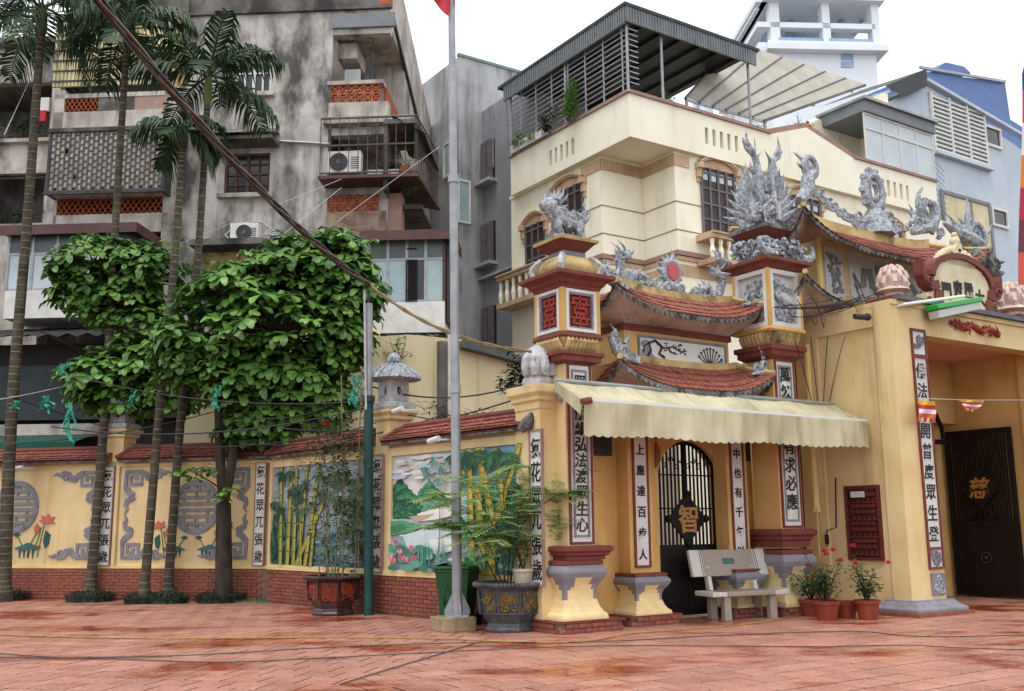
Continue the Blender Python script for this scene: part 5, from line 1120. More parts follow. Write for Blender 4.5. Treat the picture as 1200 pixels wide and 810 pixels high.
def ridge_orn(px_, y0, y1, v, kind):
    a, b_ = T.fy(px_, y0, v), T.fy(px_, y1, v); x, z, h = a[0], b_[2], a[2]-b_[2]; mb = MB()
    if kind == 'ring':
        mb.tube([(x+.2*h*cos(i*pi/8), v, z+.62*h+.27*h*sin(i*pi/8)) for i in range(17)], .07*h, 8); mb.tube([(x+.1*h*cos(i*pi/8), v, z+.62*h+.14*h*sin(i*pi/8)) for i in range(17)], .04*h, 6)
        for i in range(10): q = 2*pi*i/10; mb.ball((x+.26*h*cos(q), v, z+.62*h+.36*h*sin(q)), .06*h, 6, 4)
        for i in range(16): curl(mb, (x+rr(-.5,.6)*h, v-.05, z+rr(0,.25)*h*(1 if i % 2 else .6)), .1*h, rr(0,6), 1.2, .03*h)
        mb.lathe((x, v, z-.1*h), [(.3*h,0), (.24*h,.2*h), (.12*h,.42*h)], 8)
    elif kind == 'scroll':
        mb.tube([(x-.5*h, v, z), (x-.2*h, v, z+.12*h), (x+.12*h, v, z+.2*h), (x+.3*h, v, z+.45*h), (x+.22*h, v, z+.7*h), (x-.02*h, v, z+.72*h), (x-.08*h, v, z+.55*h), (x+.05*h, v, z+.45*h)], [.06*h,.1*h,.12*h,.11*h,.09*h,.08*h,.06*h,.03*h], 8)
        mb.tube([(x-.1*h, v, z+.35*h), (x-.25*h, v, z+.6*h), (x-.2*h, v, z+.85*h), (x-.05*h, v, z+1.0*h)], [.08*h,.07*h,.05*h,.01*h], 6)
        for i in range(10): flame(mb, (x+rr(-.6,.3)*h, v, z+rr(.05,.3)*h), (rr(-.6,.8), rr(-.4,.4), 1), rr(.2,.35)*h, .05*h)
        for i in range(14): curl(mb, (x+rr(-.7,.4)*h, v-.04, z+rr(.0,.3)*h), .09*h, rr(0,6), 1.2, .03*h)
    elif kind == 'crest':
        mb.tube([(x-.3*h, v, z), (x-.05*h, v, z+.25*h), (x-.02*h, v, z+.5*h), (x+.12*h, v, z+.62*h)], [.1*h,.14*h,.12*h,.08*h], 8)
        mb.tube([(x+.05*h+.17*h*cos(i*pi/8), v, z+.7*h+.2*h*sin(i*pi/8)) for i in range(17)], .055*h, 8)
        for i in range(9): flame(mb, (x+rr(-.1,.15)*h, v, z+.5*h+rr(0,.2)*h), (rr(-1,.6), rr(-.3,.3), rr(.5,1)), rr(.25,.4)*h, .05*h)
        for i in range(24): t = i/24; curl(mb, (x+(.1+1.3*t)*h, v-.04, z+.1*h-.35*t*h+rr(0,.25)*h*(1-t)), .09*h, rr(0,6), 1.2, .03*h)
    else:
        mb.tube([(x-.7*h, v, z+.45*h), (x-.4*h, v, z+.35*h), (x-.1*h, v, z+.3*h), (x+.25*h, v, z+.2*h), (x+.4*h, v, z+.4*h)], [.03*h,.08*h,.14*h,.14*h,.1*h], 8)
        for i in range(26): flame(mb, (x+rr(-.2,.3)*h, v, z+.3*h), (rr(-1,1), rr(-.4,.4), rr(-.1,1)), rr(.3,.55)*h, .05*h)
        flame(mb, (x, v, z+.4*h), (.05, 0, 1), .7*h, .06*h, .05); curl(mb, (x+.05*h, v-.1, z+.35*h), .22*h, 0, 1.5, .06*h)
    part('ridge_ornament', mb, ORN, mg, smooth='auto')
ridge_orn(946, 178, 238, 12.2, 'crest'); ridge_orn(1021, 198, 268, 12.3, 'ring'); ridge_orn(1083, 220, 276, 12.3, 'scroll'); ridge_orn(1132, 232, 298, 12.2, 'comb')
mb = MB(); c = T.fy(1155, 310, 11.4)
for i in range(40): curl(mb, (c[0]+rr(-.3,.35), 11.4+rr(-.1,.1), c[2]+rr(-.3,.25)), rr(.08,.14), rr(0,6), 1.2, .035)
for i in range(16): flame(mb, (c[0]+rr(-.1,.4), 11.4, c[2]+rr(-.25,.1)), (rr(.2,1), rr(-.4,.3), rr(-.3,.7)), rr(.2,.4), .05)
mb.tube([(c[0]-.4, 11.4, c[2]+.2), (c[0], 11.4, c[2]), (c[0]+.3, 11.4, c[2]-.2), (c[0]+.6, 11.4, c[2]-.1)], [.12,.17,.13,.04], 8)
part('corner_dragon', mb, MOLD, mg, smooth='auto')

# ------------------------------------------------------------------ small fittings on the gates
mb = MB(); a, b_ = T.fy(1058, 357, 10.3), T.fy(1130, 347, 10.3); mb.tube([a, b_], .03, 8); mb.bar(a, (a[0]-.05, 10.6, a[2]-.05), .03); lt = solo('tube_lamp', 'thin white fluorescent tube lamp on a bracket above the porch edge', 'lamp', mb, M('tube_white', '#e4e4e0', rough=.3), T, a)
fl = thing('flood_lamp', 'green lamp housing with clear cover hanging at the porch edge', 'lamp', T, (15.9, 10.2, 5.3))
a, b_ = T.fy(1091, 361, 10.2), T.fy(1144, 352, 10.2); mb = MB(); mb.bar(a, b_, .26, .09); part('housing', mb, M('bright_green', '#1fa43c', rough=.35), fl, bev=.015)
mb = MB(); mb.bar((a[0]+.06,a[1],a[2]-.12), (b_[0]-.06,b_[1],b_[2]-.12), .2, .14); part('cover', mb, M('lamp_cover', '#b9c0bd', rough=.15), fl, bev=.01)
mb = MB(); mb.bar((a[0]+.3,10.25,a[2]-.02), (a[0]+.3,10.6,5.25), .05); part('bracket', mb, DARKM, fl)
mb = MB(); mb.tube([(14.42, 12.1, 4.7), (14.42, 12.1, 1.75)], .05, 8); mb.tube([(14.42,12.1,1.75),(14.42,12.1,.9)], .012, 5); mb.box(14.38, 14.46, 12.05, 12.15, 1.68, 1.78); solo('drain_pipe', 'pale vertical drainpipe in the corner beside the porch wall', 'pipe', mb, CREAM_Y, T, (14.42, 12.1, .9))
mb = MB(); mb.tube([T.fx(979, 560, 14.5), T.fx(980, 618, 14.5), T.fx(969, 622, 14.5), T.fx(969, 640, 14.5)], .015, 5); q = T.fx(969, 632, 14.5); mb.cb(q[0], q[1], q[2], .03, .07, .16); solo('power_cable', 'thin black cable ending in a plug on the porch wall', 'cable', mb, WIRE, T, q)
def camera_unit(px_, py_, fr, v, lab, grp=None):
    p = fr.fy(px_, py_, v); o = thing('security_camera', lab, 'camera', fr, p, 'security cameras')
    mb = MB(); mb.tube([(p[0]-.1, p[1]-.02, p[2]-.02), (p[0]+.14, p[1], p[2]+.02)], .05, 10); part('body', mb, WHITE, o)
    mb = MB(); mb.tube([(p[0]-.12, p[1]-.025, p[2]-.024), (p[0]-.09, p[1]-.02, p[2]-.018)], .04, 10); part('lens', mb, BLACK, o)
    mb = MB(); mb.bar((p[0]+.1, p[1], p[2]), (p[0]+.22, p[1]+.35, p[2]+.02), .03); part('bracket', mb, WHITE, o)
camera_unit(508, 516, S, SY-.35, 'white security camera under the tiles above the lake mural'); camera_unit(20, 549, W, WY-.35, 'white security camera under the tiles above the medallion wall at left'); 
camera_unit(466, 481, S, SY-.1, 'white security camera on the pier under the right stone lantern')
# ------------------------------------------------------------------ the cream house behind the gate
def prect(r, y0, y1): return MB().box(r[0], r[1], y0, y1, r[2], r[3])
hs = thing('house', 'large cream house with tan trim and a dark roof terrace rising behind the temple gate', 'house', T, (22, 24, 0))
hu, hv, hz0, hz1 = 18.215, 21.265, 12.65, 14.0
mb = MB(); mb.box(18.45, 34.2, 22.95, 27.95, 0, hz0); mb.box(20.1, 34.2, 21.46, 22.95, 0, hz0); part('walls', mb, CREAM, hs)
mb = MB()                                        # parapet with narrow slots
sl1 = []
for i in range(5):
    c = 23.95+.3*i+.1; sl1.append((c-.07, c+.07, 12.98, 13.52))
mb.wallh(hv+.2, 27.6, hz0, hz1, hu, .2, sl1, ax='x')
sl2 = [(T.fy(828+8.6*i, 157, hv)[0]-.06, T.fy(828+8.6*i, 157, hv)[0]+.08, 13.05, 13.6) for i in range(5)] + [(T.fy(1034+7.2*i, 217, hv)[0]-.07, T.fy(1034+7.2*i, 217, hv)[0]+.09, 12.95, 13.55) for i in range(5)]
mb.wallh(hu, 33.1, hz0, hz1, hv, .2, sl2)
mb.py([(24.2, hz1), (26.0, 14.62), (28.4, hz1)], hv, hv+.2)
part('parapet', mb, CREAM, hs)
mb = MB(); mb.box(hu+.2, 33.1, hv+.2, 28, hz0, hz0+.1); mb.box(hu+.2, 20.2, hv+.2, 27.6, hz0+.1, hz0+.15); part('terrace_floor', mb, CREAM, hs)
for i, (s_, ax) in enumerate([(q, 'x') for q in sl1] + [(q, 'y') for q in sl2]):
    mb = MB(); mb.box(hu+.13, hu+.15, s_[0], s_[1], s_[2], s_[3]) if ax == 'x' else mb.box(s_[0], s_[1], hv+.13, hv+.15, s_[2], s_[3]); part('parapet_slot', mb, TRIM if ax == 'y' and i > 9 else MOLD, hs)
mb = MB(); mb.box(hu-.07, hu+.24, hv+.24, 27.65, hz1, hz1+.1); mb.box(hu-.07, 24.2, hv-.07, hv+.24, hz1, hz1+.1); mb.box(28.4, 33.15, hv-.07, hv+.24, hz1, hz1+.1)
mb.bar((24.2, hv+.08, hz1+.04), (26.0, hv+.08, 14.66), .1, .3); mb.bar((26.0, hv+.08, 14.66), (28.4, hv+.08, hz1+.05), .1, .3); part('coping', mb, TRIMD, hs)
mb = MB()                                        # ribbed tan bands and the mid cornice
for z0_, z1_, m_ in ((12.2, 12.55, 0),):
    mb.box(18.42, 18.45, 22.92, 23.9, z0_, z1_); mb.box(18.42, 20.1, 22.92, 22.95, z0_, z1_); mb.box(20.07, 20.1, 21.46, 22.92, z0_, z1_); mb.box(20.07, 20.7, 21.43, 21.46, z0_, z1_)
    for i in range(14): mb.box(18.46+i*.115, 18.52+i*.115, 22.9, 22.92, z0_, z1_); mb.box(20.05, 20.07, 21.48+i*.1, 21.53+i*.1, z0_, z1_)
part('ribbed_band', mb, TRIM, hs)
zc_ = T.fy(786, 297, 21.43)[2]
for dz, h, d in ((0, .14, .1), (-.14, .12, .05)):
    mb = MB(); z = zc_+dz; mb.box(18.45-d, 18.45, 22.95-d, 24.0, z, z+h); mb.box(18.45, 20.1-d, 22.95-d, 22.95, z, z+h); mb.box(20.1-d, 20.1, 21.46-d, 22.95, z, z+h); mb.box(20.1, 33, 21.46-d, 21.46, z, z+h); part('cornice', mb, TRIMD if dz == 0 else TRIM, hs)
mb = MB(); z = zc_-.62
mb.box(18.43, 18.45, 22.93, 24, z, z+.36); mb.box(18.43, 20.1, 22.93, 22.95, z, z+.36); mb.box(20.08, 20.1, 21.44, 22.95, z, z+.36); mb.box(20.1, 33, 21.44, 21.46, z, z+.36); part('ribbed_band', mb, TRIM, hs)
for z in (T.fy(786, 234, 21.45)[2], T.fy(786, 267, 21.45)[2]):
    mb = MB(); mb.box(18.44, 18.46, 22.94, 23.95, z-.02, z+.02); mb.box(18.46, 20.1, 22.94, 22.96, z-.02, z+.02); mb.box(20.09, 20.11, 21.45, 22.94, z-.02, z+.02); mb.box(20.11, 21.4, 21.45, 21.47, z-.02, z+.02); part('render_joint', mb, TRIMD, hs)
def shutter(ax, c, a, b_, z0_, z1_, cols=4, glass=True, brk=True):      # arched shutter window: c is the wall plane
    def bx(m, p, q, r0, r1, d0, d1):
        if ax == 'y': m.box(p, q, c-d1, c-d0, r0, r1)
        else: m.box(c-d1, c-d0, p, q, r0, r1)
    m = MB(); bx(m, a, b_, z0_, z1_, .0, .03); wn = part('window', m, WOOD, hs)
    m = MB(); st = (b_-a)/cols
    for i in range(cols+1): x = a+st*i; bx(m, x-.035, x+.035, z0_, z1_, .03, .07)
    for k in range(5): z = z0_+(z1_-z0_)*k/4.4; bx(m, a, b_, z-.03, z+.03, .03, .065)
    part('sash', m, SHUT, wn)
    if glass:
        m = MB()
        for i in range(cols): m = MB(); bx(m, a+st*i+.08, a+st*(i+1)-.08, z1_-.42, z1_-.14, .03, .04); part('pane', m, GLASSW, wn)
    m = MB(); n = 10; w2 = (b_-a)/2+.12; mid = (a+b_)/2
    for i in range(n):
        p, q = -1+2*i/n, -1+2*(i+1)/n; f = lambda t: (mid+t*w2, z1_+.02+.26*(1-t*t))
        u0, u1 = f(p), f(q)
        for d, h in ((.14, .1), (.18, .06)):
            zz = .06 if d == .18 else 0
            vs = [(u0[0], c-d, u0[1]+zz), (u1[0], c-d, u1[1]+zz), (u1[0], c-d, u1[1]+zz+h), (u0[0], c-d, u0[1]+zz+h), (u0[0], c, u0[1]+zz), (u1[0], c, u1[1]+zz), (u1[0], c, u1[1]+zz+h), (u0[0], c, u0[1]+zz+h)]
            if ax == 'x': vs = [(y, x, z) for x, y, z in vs]
            m.add(vs, [(0,1,2,3), (3,2,6,7), (0,4,5,1)])
        vs = [(u0[0], c-.05, z1_-.02), (u1[0], c-.05, z1_-.02), (u1[0], c-.05, u1[1]), (u0[0], c-.05, u0[1])]
        if ax == 'x': vs = [(y, x, z) for x, y, z in vs]
        m.add(vs, [(0,1,2,3)])
    for e in (a-.12, b_+.12):
        bx(m, e-.1, e+.1, z1_-.12, z1_+.06, 0, .22); bx(m, e-.07, e+.07, z1_-.4, z1_-.12, 0, .14); bx(m, e-.05, e+.05, z1_-.55, z1_-.4, 0, .08)
    part('window_hood', m, TRIM, wn)
r = T.rx(18.45, 651, 205, 684, 300); shutter('x', 18.45, r[0], r[1], 9.2, 12.1, 4, False)
r = T.rx(18.45, 617, 255, 634, 300); shutter('x', 18.45, 25.9, 27.0, 9.2, 11.4, 3, False)
r = T.ry(21.46, 822, 200, 860, 278); shutter('y', 21.46, r[0], r[1], r[2], r[3], 4)
r2_ = T.ry(21.46, 925, 225, 960, 300); shutter('y', 21.46, r2_[0], r2_[1], r2_[2], r2_[3]-.2, 4); shutter('y', 21.46, 29.2, 30.9, 9.9, 11.9, 4)
def balustrade(ax, c, a, b_, z0_, z1_, n, d=.7):
    m = MB(); f = (lambda p, q, y0_, y1_, r0, r1: m.box(p, q, c-y1_, c-y0_, r0, r1)) if ax == 'y' else (lambda p, q, y0_, y1_, r0, r1: m.box(c-y1_, c-y0_, p, q, r0, r1))
    f(a-.1, b_+.1, 0, d, z1_-.14, z1_); f(a-.1, b_+.1, 0, d+.05, z1_, z1_+.06); f(a-.1, b_+.1, 0, d, z0_-.16, z0_); part('balcony', m, TRIM, hs)
    for i in range(n+1):
        m = MB(); x = a+(b_-a)*i/n; p = (x, c-d+.12, z0_) if ax == 'y' else (c-d+.12, x, z0_)
        h = z1_-z0_-.14; m.lathe(p, [(.05,0), (.06,.1*h), (.09,.35*h), (.05,.65*h), (.07,.9*h), (.06,h)], 8); part('baluster', m, CREAM, hs)
zb = T.fy(842, 277, 21)[2]; balustrade('y', 21.46, r[0]-.2, r[1]+.5, zb-.75, zb, 6)
balustrade('x', 18.45, 24.4, 27.9, T.fx(625, 345, 18)[2], T.fx(625, 314, 18)[2]+.05, 9, .6)
mb = MB(); mb.box(17.9, 18.45, 25.5, 28.5, 10.9, 11.9) if 0 else mb.box(17.9, 18.45, 24.4, 28.0, 5.2, 6.0); part('lower_sill', mb, TRIM, hs)
# rooftop: dark canopy with louvres
RIB = M('corrugated_grey', '#868b8e', '#74797c', 3, rough=.6, metal=.1, wave=('X', 9, '#5d6165', .75))
tz0, tz1 = 16.12, 16.72; cu, cv = 18.05, 21.1
mb = MB(); mb.box(cu-.05, cu, cv, 27.7, tz0-.05, tz1-.1); mb.box(cu-.05, 23.5, cv-.05, cv, tz0, tz1-.1)
for i in range(60): y = cv+.11*i; mb.box(cu-.075, cu-.05, y, y+.05, tz0-.05, tz1-.1)
for i in range(48): x = cu+.11*i; mb.box(x, x+.05, cv-.075, cv-.05, tz0, tz1-.1)
part('canopy_fascia', mb, RIB, hs)
mb = MB(); mb.box(cu-.1, 23.6, cv-.1, 28, tz1-.1, tz1); mb.box(cu+.3, 23.4, cv+.3, 27, tz1-.18, tz1-.1)
for i in range(7): mb.box(cu+.2+.8*i, cu+.28+.8*i, cv, 27.6, tz0+.3, tz1-.1)
part('canopy_roof', mb, DARKM, hs)
for p in ((cu+.12, cv+.12), (cu+1.5, cv+.15), (23.3, cv+.15), (cu+.12, 24.3), (cu+.12, 27.5)):
    mb = MB(); mb.tube([(p[0], p[1], hz1), (p[0], p[1], tz1-.1)], .045, 8); part('canopy_post', mb, STEEL, hs)
mb = MB()
for k in range(11): z = hz1+.28+.17*k; mb.box(cu+.1, cu+.13, cv+.2, 27.5, z, z+.028); mb.box(cu+.14, cu+.5, cv+.06, cv+.09, z, z+.028)
part('louvre_bars', mb, STEEL, hs, stuff=True)
mb = MB()
for i in range(9): y = cv+.3+.9*i; mb.box(cu+.08, cu+.11, y, y+.04, hz1, tz0)
part('louvre_posts', mb, STEEL, hs, stuff=True)
mb = MB(); mb.box(cu+.02, cu+.06, 25.2, 27.4, hz1+.05, hz1+.35); part('white_tray', mb, WHITE, hs)
# translucent canopy on beams
POLY = M('polycarbonate', '#dedcd2', '#cfccc0', 1.2, rough=.4, backlit=.55)
F0, F1 = T.fy(803, 116, 22), T.fy(895, 142, 22); G0, G1 = T.fy(862, 50, 24), T.fy(1014, 100, 24.0)
pl = lambda a, b_: Vector(F0).lerp(Vector(F1), a).lerp(Vector(G0).lerp(Vector(G1), a), b_)
mb = MB(); mb.grid(6, 4, lambda a, b_: pl(a, b_)+Vector((0,0,.04))); mb.grid(6, 4, lambda a, b_: pl(a, b_)+Vector((0,0,.05))); part('translucent_roof', mb, POLY, hs)
for i in range(7): mb = MB(); mb.bar(pl(i/6, 0), pl(i/6, 1), .07, .1); part('rafter', mb, SHUT, hs)
for b_ in (.02, .45, .85): mb = MB(); mb.bar(pl(0, b_)-Vector((0,0,.08)), pl(1, b_)-Vector((0,0,.08)), .06, .08); part('purlin', mb, STEEL, hs)
for a in (0, .98): mb = MB(); p = pl(a, .02); mb.tube([(p.x, p.y, hz1-1), tuple(p)], .05, 8); part('canopy_post', mb, STEEL, hs)
# stair tower and glazed balcony
mb = MB(); a, b_ = T.fy(940, 150, 23.4)[0], T.fy(1004, 150, 23.4)[0]
mb.add([(28.0,23.4,13), (31.7,23.4,13), (31.7,23.4,17.75), (28.0,23.4,15.6), (28.0,26,13), (31.7,26,13), (31.7,26,17.75), (28.0,26,15.6)], [(0,1,2,3), (1,5,6,2), (3,2,6,7), (0,3,7,4)]); part('stair_wall', mb, CREAM, hs)
mb = MB(); mb.box(31.7, 31.95, 22.2, 26, 13, 17.6); part('stair_pier', mb, CREAM, hs)
g0, g1, gz0, gz1 = 31.2, 34.9, 14.0, 16.5; gv = 21.6
g0, g1 = T.fy(1014, 150, gv)[0], T.fy(1094, 180, gv)[0]; gz0 = 14.0; gz1 = T.fy(1055, 145, gv)[2]
mb = MB(); mb.box(g0, g1, gv+.03, gv+.05, gz0, gz1); mb.box(g1-.05, g1-.03, gv+.05, 23.5, gz0, gz1); part('balcony_glass', mb, GLASSW, hs)
for i in range(5): mb = MB(); x = g0+(g1-g0)*i/4; mb.box(x-.03, x+.03, gv, gv+.06, gz0, gz1); part('glazing_bar', mb, WHITE, hs)
for z in (gz0+.04, gz0+(gz1-gz0)*.72, gz1-.04): mb = MB(); mb.box(g0, g1, gv-.005, gv+.055, z-.035, z+.035); part('glazing_bar', mb, WHITE, hs)
mb = MB(); mb.box(g0-.1, g1+.1, gv-.1, 23.5, gz1, gz1+.42); part('dark_fascia', mb, RIB, hs)
mb = MB(); mb.box(g0-.2, g1+.2, gv-.22, 23.6, gz1+.42, gz1+.52); part('balcony_roof', mb, STEEL, hs)
for k in range(9): mb = MB(); mb.bar((g1, gv, 13.3+.22*k), (g1+.9, gv+.2, 13.1+.22*k), .02); part('drying_rail', mb, STEEL, hs)

# ------------------------------------------------------------------ blue house at the right
bh = thing('house', 'pale blue house with dark blue roof, white louvred window and grey eaves at far right', 'house', T, (38, 24, 0))
BLUE = M('pale_blue_render', '#c0cad5', '#b4c0cd', .8, rough=.8, dirt='#8d99a6', dlo=.58, dhi=.85, damt=.4, streak=('#8a949f', 2, .5, .68, .5)); DBL = M('blue_sheet', '#5a78ac', '#4d6b9f', 2, rough=.5, wave=('X', 5, '#46639a', .8))
bv = 23.3; zpk = T.fy(1083, 97, bv)[2]; upk = T.fy(1083, 97, bv)[0]; ul = T.fy(1022, 120, bv)[0]; ur = 52
mb = MB(); mb.py([(ul, 0), (ur, 0), (ur, T.fy(1200, 146, bv)[2]-3.2), (upk, zpk), (ul, T.fy(1022, 130, bv)[2])], bv, bv+8); part('walls', mb, BLUE, bh)
zr = T.fy(1200, 146, bv)[2]; u2 = T.fy(1200, 146, bv)[0]
mb = MB(); mb.bar((upk-.1, bv-.1, zpk+.05), (u2+6, bv-.1, zr-1.6), .3, .14); part('eave_trim', mb, BLUE, bh); mb = MB(); mb.bar((upk, bv-.1, zpk+.05), (ul-.2, bv-.1, T.fy(1026, 118, bv)[2]), .3, .1); part('eave_trim', mb, BLUE, bh)
a, b_ = T.fy(1030, 104, bv), T.fy(1078, 84, bv); mb = MB(); mb.add([(a[0], bv-.3, a[2]), (b_[0], bv-.3, b_[2]), (b_[0], bv+3, b_[2]+.3), (a[0], bv+3, a[2]+.3), (b_[0], bv-.3, b_[2]-.75), (a[0]+1.2, bv-.3, a[2]-.2)], [(0,1,2,3), (0,5,4,1)]); part('dark_eave', mb, DARKM, bh)
p = [T.fy(x, y, bv+.6) for x, y in ((1080,84), (1178,97), (1184,140), (1200,150), (1200,175), (1080,128))]; mb = MB(); mb.py([(q[0], q[2]) for q in p], bv+.6, bv+6); part('blue_roof', mb, DBL, bh)
p = [T.fy(x, y, bv+1.2) for x, y in ((1096,82), (1108,73), (1130,78), (1138,86))]; mb = MB(); mb.py([(q[0], q[2]) for q in p], bv+1.2, bv+4); part('roof_ridge', mb, DBL, bh)
mb = MB(); a, b_ = T.fy(1078, 79, bv+.5), T.fy(1178, 96, bv+.5); mb.bar(a, b_, .1, .12); part('roof_edge', mb, STEEL, bh)
r = T.ry(bv, 1092, 122, 1152, 185); mb = MB(); mb.box(r[0], r[1], bv-.02, bv+.0, r[2], r[3]); wn = part('window', mb, GLASSB, bh)
zt0, zt1 = T.fy(1092, 118, bv)[2], T.fy(1092, 175, bv)[2]
mb = MB()
for k in range(13): z = r[2]+(r[3]-r[2])*k/13; mb.box(r[0], r[1], bv-.12, bv-.05, z+.02, z+.1)
part('louvres', mb, WHITE, wn, stuff=True)
for i in range(4): mb = MB(); x = r[0]+(r[1]-r[0])*i/3; mb.box(x-.05, x+.05, bv-.14, bv-.02, r[2]-.05, r[3]+.05); part('window_mullion', mb, WHITE, wn)
mb = MB(); mb.box(r[0]-.1, r[1]+.2, bv-.25, bv, r[2]-.2, r[2]-.07); part('window_sill', mb, BLUE, wn)
for q in ((1154,152,1170,170), (1163,248,1178,264)):
    r = T.ry(bv, *q); mb = MB(); mb.wallh(r[0]-.12, r[1]+.12, r[2]-.12, r[3]+.12, bv-.1, .1, [r]); wn = part('window', mb, WHITE, bh); mb = MB(); mb.box(r[0], r[1], bv-.03, bv-.01, r[2], r[3]); part('pane', mb, GLASSD, wn)
SHC_ = M('beige_blind', '#d9cfae', '#c9bd96', 2, rough=.8, dirt='#857a58', dlo=.55, dhi=.8, damt=.5)
r = T.ry(bv, 1108, 236, 1160, 330); mb = MB(); mb.box(r[0], r[1], bv-.06, bv-.01, r[2], r[3]); wn = part('window', mb, MOLDY if 0 else SHC_, bh)
mb = MB(); mb.wallh(r[0]-.15, r[1]+.15, r[2]-.15, r[3]+.15, bv-.12, .11, [r]); mb.box((r[0]+r[1])/2+.3, (r[0]+r[1])/2+.4, bv-.1, bv-.06, r[2], r[3]); part('window_frame', mb, GREY, wn)

# ------------------------------------------------------------------ white tower far behind
F_ = Fr(.06); tv = 95
tw = thing('tower', 'white high-rise block with open framed top floors far behind the houses', 'tower', F_, (F_.fy(965, 200, tv)[0], tv, 0))
TWW = M('tower_white', '#e3e8ee', '#d8dfe7', .2, rough=.8); TWB = M('tower_glass', '#7f9dbb', '#9fb6cc', .3, rough=.2)
a, b_ = F_.fy(905, 100, tv)[0], F_.fy(1031, 100, tv)[0]; z = lambda y: F_.fy(965, y, tv)[2]
mb = MB(); mb.box(a, b_, tv+.3, tv+14, 0, z(58)); mb.box(a, b_, tv+6, tv+14, z(58), z(40)); part('block', mb, TWW, tw)
mb = MB(); mb.box(a-.5, b_+.9, tv-.8, tv+15, z(62), z(55)); part('cornice', mb, TWW, tw); mb = MB(); mb.box(a-.3, b_+.5, tv-.5, tv+14.6, z(54), z(51)); part('cornice', mb, TWW, tw)
mb = MB(); mb.box(a-.6, b_+.9, tv-.8, tv+15, z(4), z(-2)); part('roof_edge', mb, TWW, tw)
for x0_, x1_ in ((903,914), (964,973), (1022,1031)):
    mb = MB(); mb.box(F_.fy(x0_, 30, tv)[0], F_.fy(x1_, 30, tv)[0], tv, tv+1.2, z(52), z(4)); part('frame_column', mb, TWW, tw)
    mb = MB(); mb.box(F_.fy(x0_, 30, tv)[0], F_.fy(x1_, 30, tv)[0], tv+9, tv+10, z(52), z(4)); part('frame_column', mb, TWW, tw)
mb = MB(); mb.box(a, b_, tv, tv+1, z(33), z(27)); part('frame_beam', mb, TWW, tw)
for x in (925, 985, 1010): mb = MB(); p = F_.fy(x-6, 34, tv); q = F_.fy(x+20, 6, tv+6); mb.bar((p[0], tv+1, p[2]), (q[0], tv+7, q[2]), .5); part('frame_brace', mb, M('brace_grey', '#a9adb3') if x == 925 else D.materials['brace_grey'], tw)
mb = MB(); mb.box(F_.fy(916, 20, tv)[0], F_.fy(962, 20, tv)[0], tv+5, tv+8, z(26), z(13)); mb.box(F_.fy(916, 20, tv)[0], F_.fy(1020, 20, tv)[0], tv+5, tv+8, z(44), z(34)); part('recessed_glass', mb, TWB, tw)
for i in range(13):
    x = 917+8.4*i
    if 960 < x < 974: continue
    mb = MB(); p = F_.fy(x, 47, tv)[0]; mb.box(p-.4, p+.4, tv-.05, tv+.3, z(50), z(45)); part('parapet_panel', mb, TWB, tw)
for q in ((987,63,998,69), (987,71,998,78), (999.5,63,1001,78)):
    r = F_.ry(tv, *q); mb = MB(); mb.box(r[0], r[1], tv+.2, tv+.3, r[2], r[3]); part('window', mb, TWB, tw)
# receding left side: railings and slabs run away from the corner
for k, (y0_, y1_) in enumerate(((4,-2), (33,27), (62,51))):
    mb = MB(); mb.box(a-1.2, a, tv, tv+16, z(y0_), z(y1_)); part('side_slab', mb, TWW, tw)
mb = MB(); mb.box(a-1.0, a-.6, tv+1, tv+60, z(8), z(4)); part('side_rail', mb, TWW, tw)
for i in range(9):
    mb = MB(); mb.box(a-1.6, a-.4, tv+14+i*3.5, tv+16+i*3.5, z(6)-3, z(4)+.5); part('side_fin', mb, TWB if i % 2 else TWW, tw)
mb = MB(); mb.box(a-.3, a+3, tv+14, tv+60, 0, z(45)-1); part('side_wing', mb, TWW, tw)

# ------------------------------------------------------------------ grey building between the old block and the house
gb = thing('building', 'narrow grey rendered building with dark shuttered windows between the old block and the cream house', 'building', T, (18, 29, 0))
gu, gv2 = 18.18, 31.07
GRC = M('grey_cement', '#b5b5b6', '#9a9a9c', .7, .35, .65, rough=.9, bump=.2, bscale=6, dirt='#5c5c5f', dscale=.5, dlo=.48, dhi=.72, damt=.75, streak=('#5a5a5c', 2, .47, .64, .7)); GRS = M('grey_cladding', '#98999e', '#888a8f', 1, rough=.7, dirt='#58595e', dlo=.55, dhi=.8, wave=('Y', 4, '#62636a', .86))
mb = MB(); mb.box(gu, 25, gv2, 42, 0, 19.23); part('tall_block', mb, GRC, gb)
mb = MB(); mb.box(gu-.05, 25, gv2-.05, gv2+.1, 19.23, 19.34); part('green_coping', mb, M('coping_green', '#6f877c', rough=.7), gb)
wu = 19.2; w0 = T.fx(612, 200, wu)[1]; w1 = gv2
zt0 = T.fx(568, 132, wu)[2]
mb = MB(); mb.px([(w0-1, 0), (w1, 0), (w1, zt0+.1), (w0-1, zt0+.15)], wu, wu+4); part('clad_wing', mb, GRS, gb)
for q in ((567,166,580,212), (567,262,581,308), (568,360,582,406)):
    r = T.rx(wu, *q); mb = MB(); mb.box(wu-.1, wu, r[0], r[1], r[2], r[3]); wn = part('window', mb, GLASSD, gb)
    mb = MB(); mb.box(wu-.14, wu-.1, r[0], (r[0]+r[1])/2-.04, r[2], r[3]); mb.box(wu-.14, wu-.1, (r[0]+r[1])/2+.04, r[1], r[2], r[3]); part('shutters', mb, SHUT, wn)
    mb = MB(); mb.box(wu-.4, wu, r[0]-.15, r[1]+.1, r[2]-.18, r[2]-.06); part('window_sill', mb, GRC, wn)
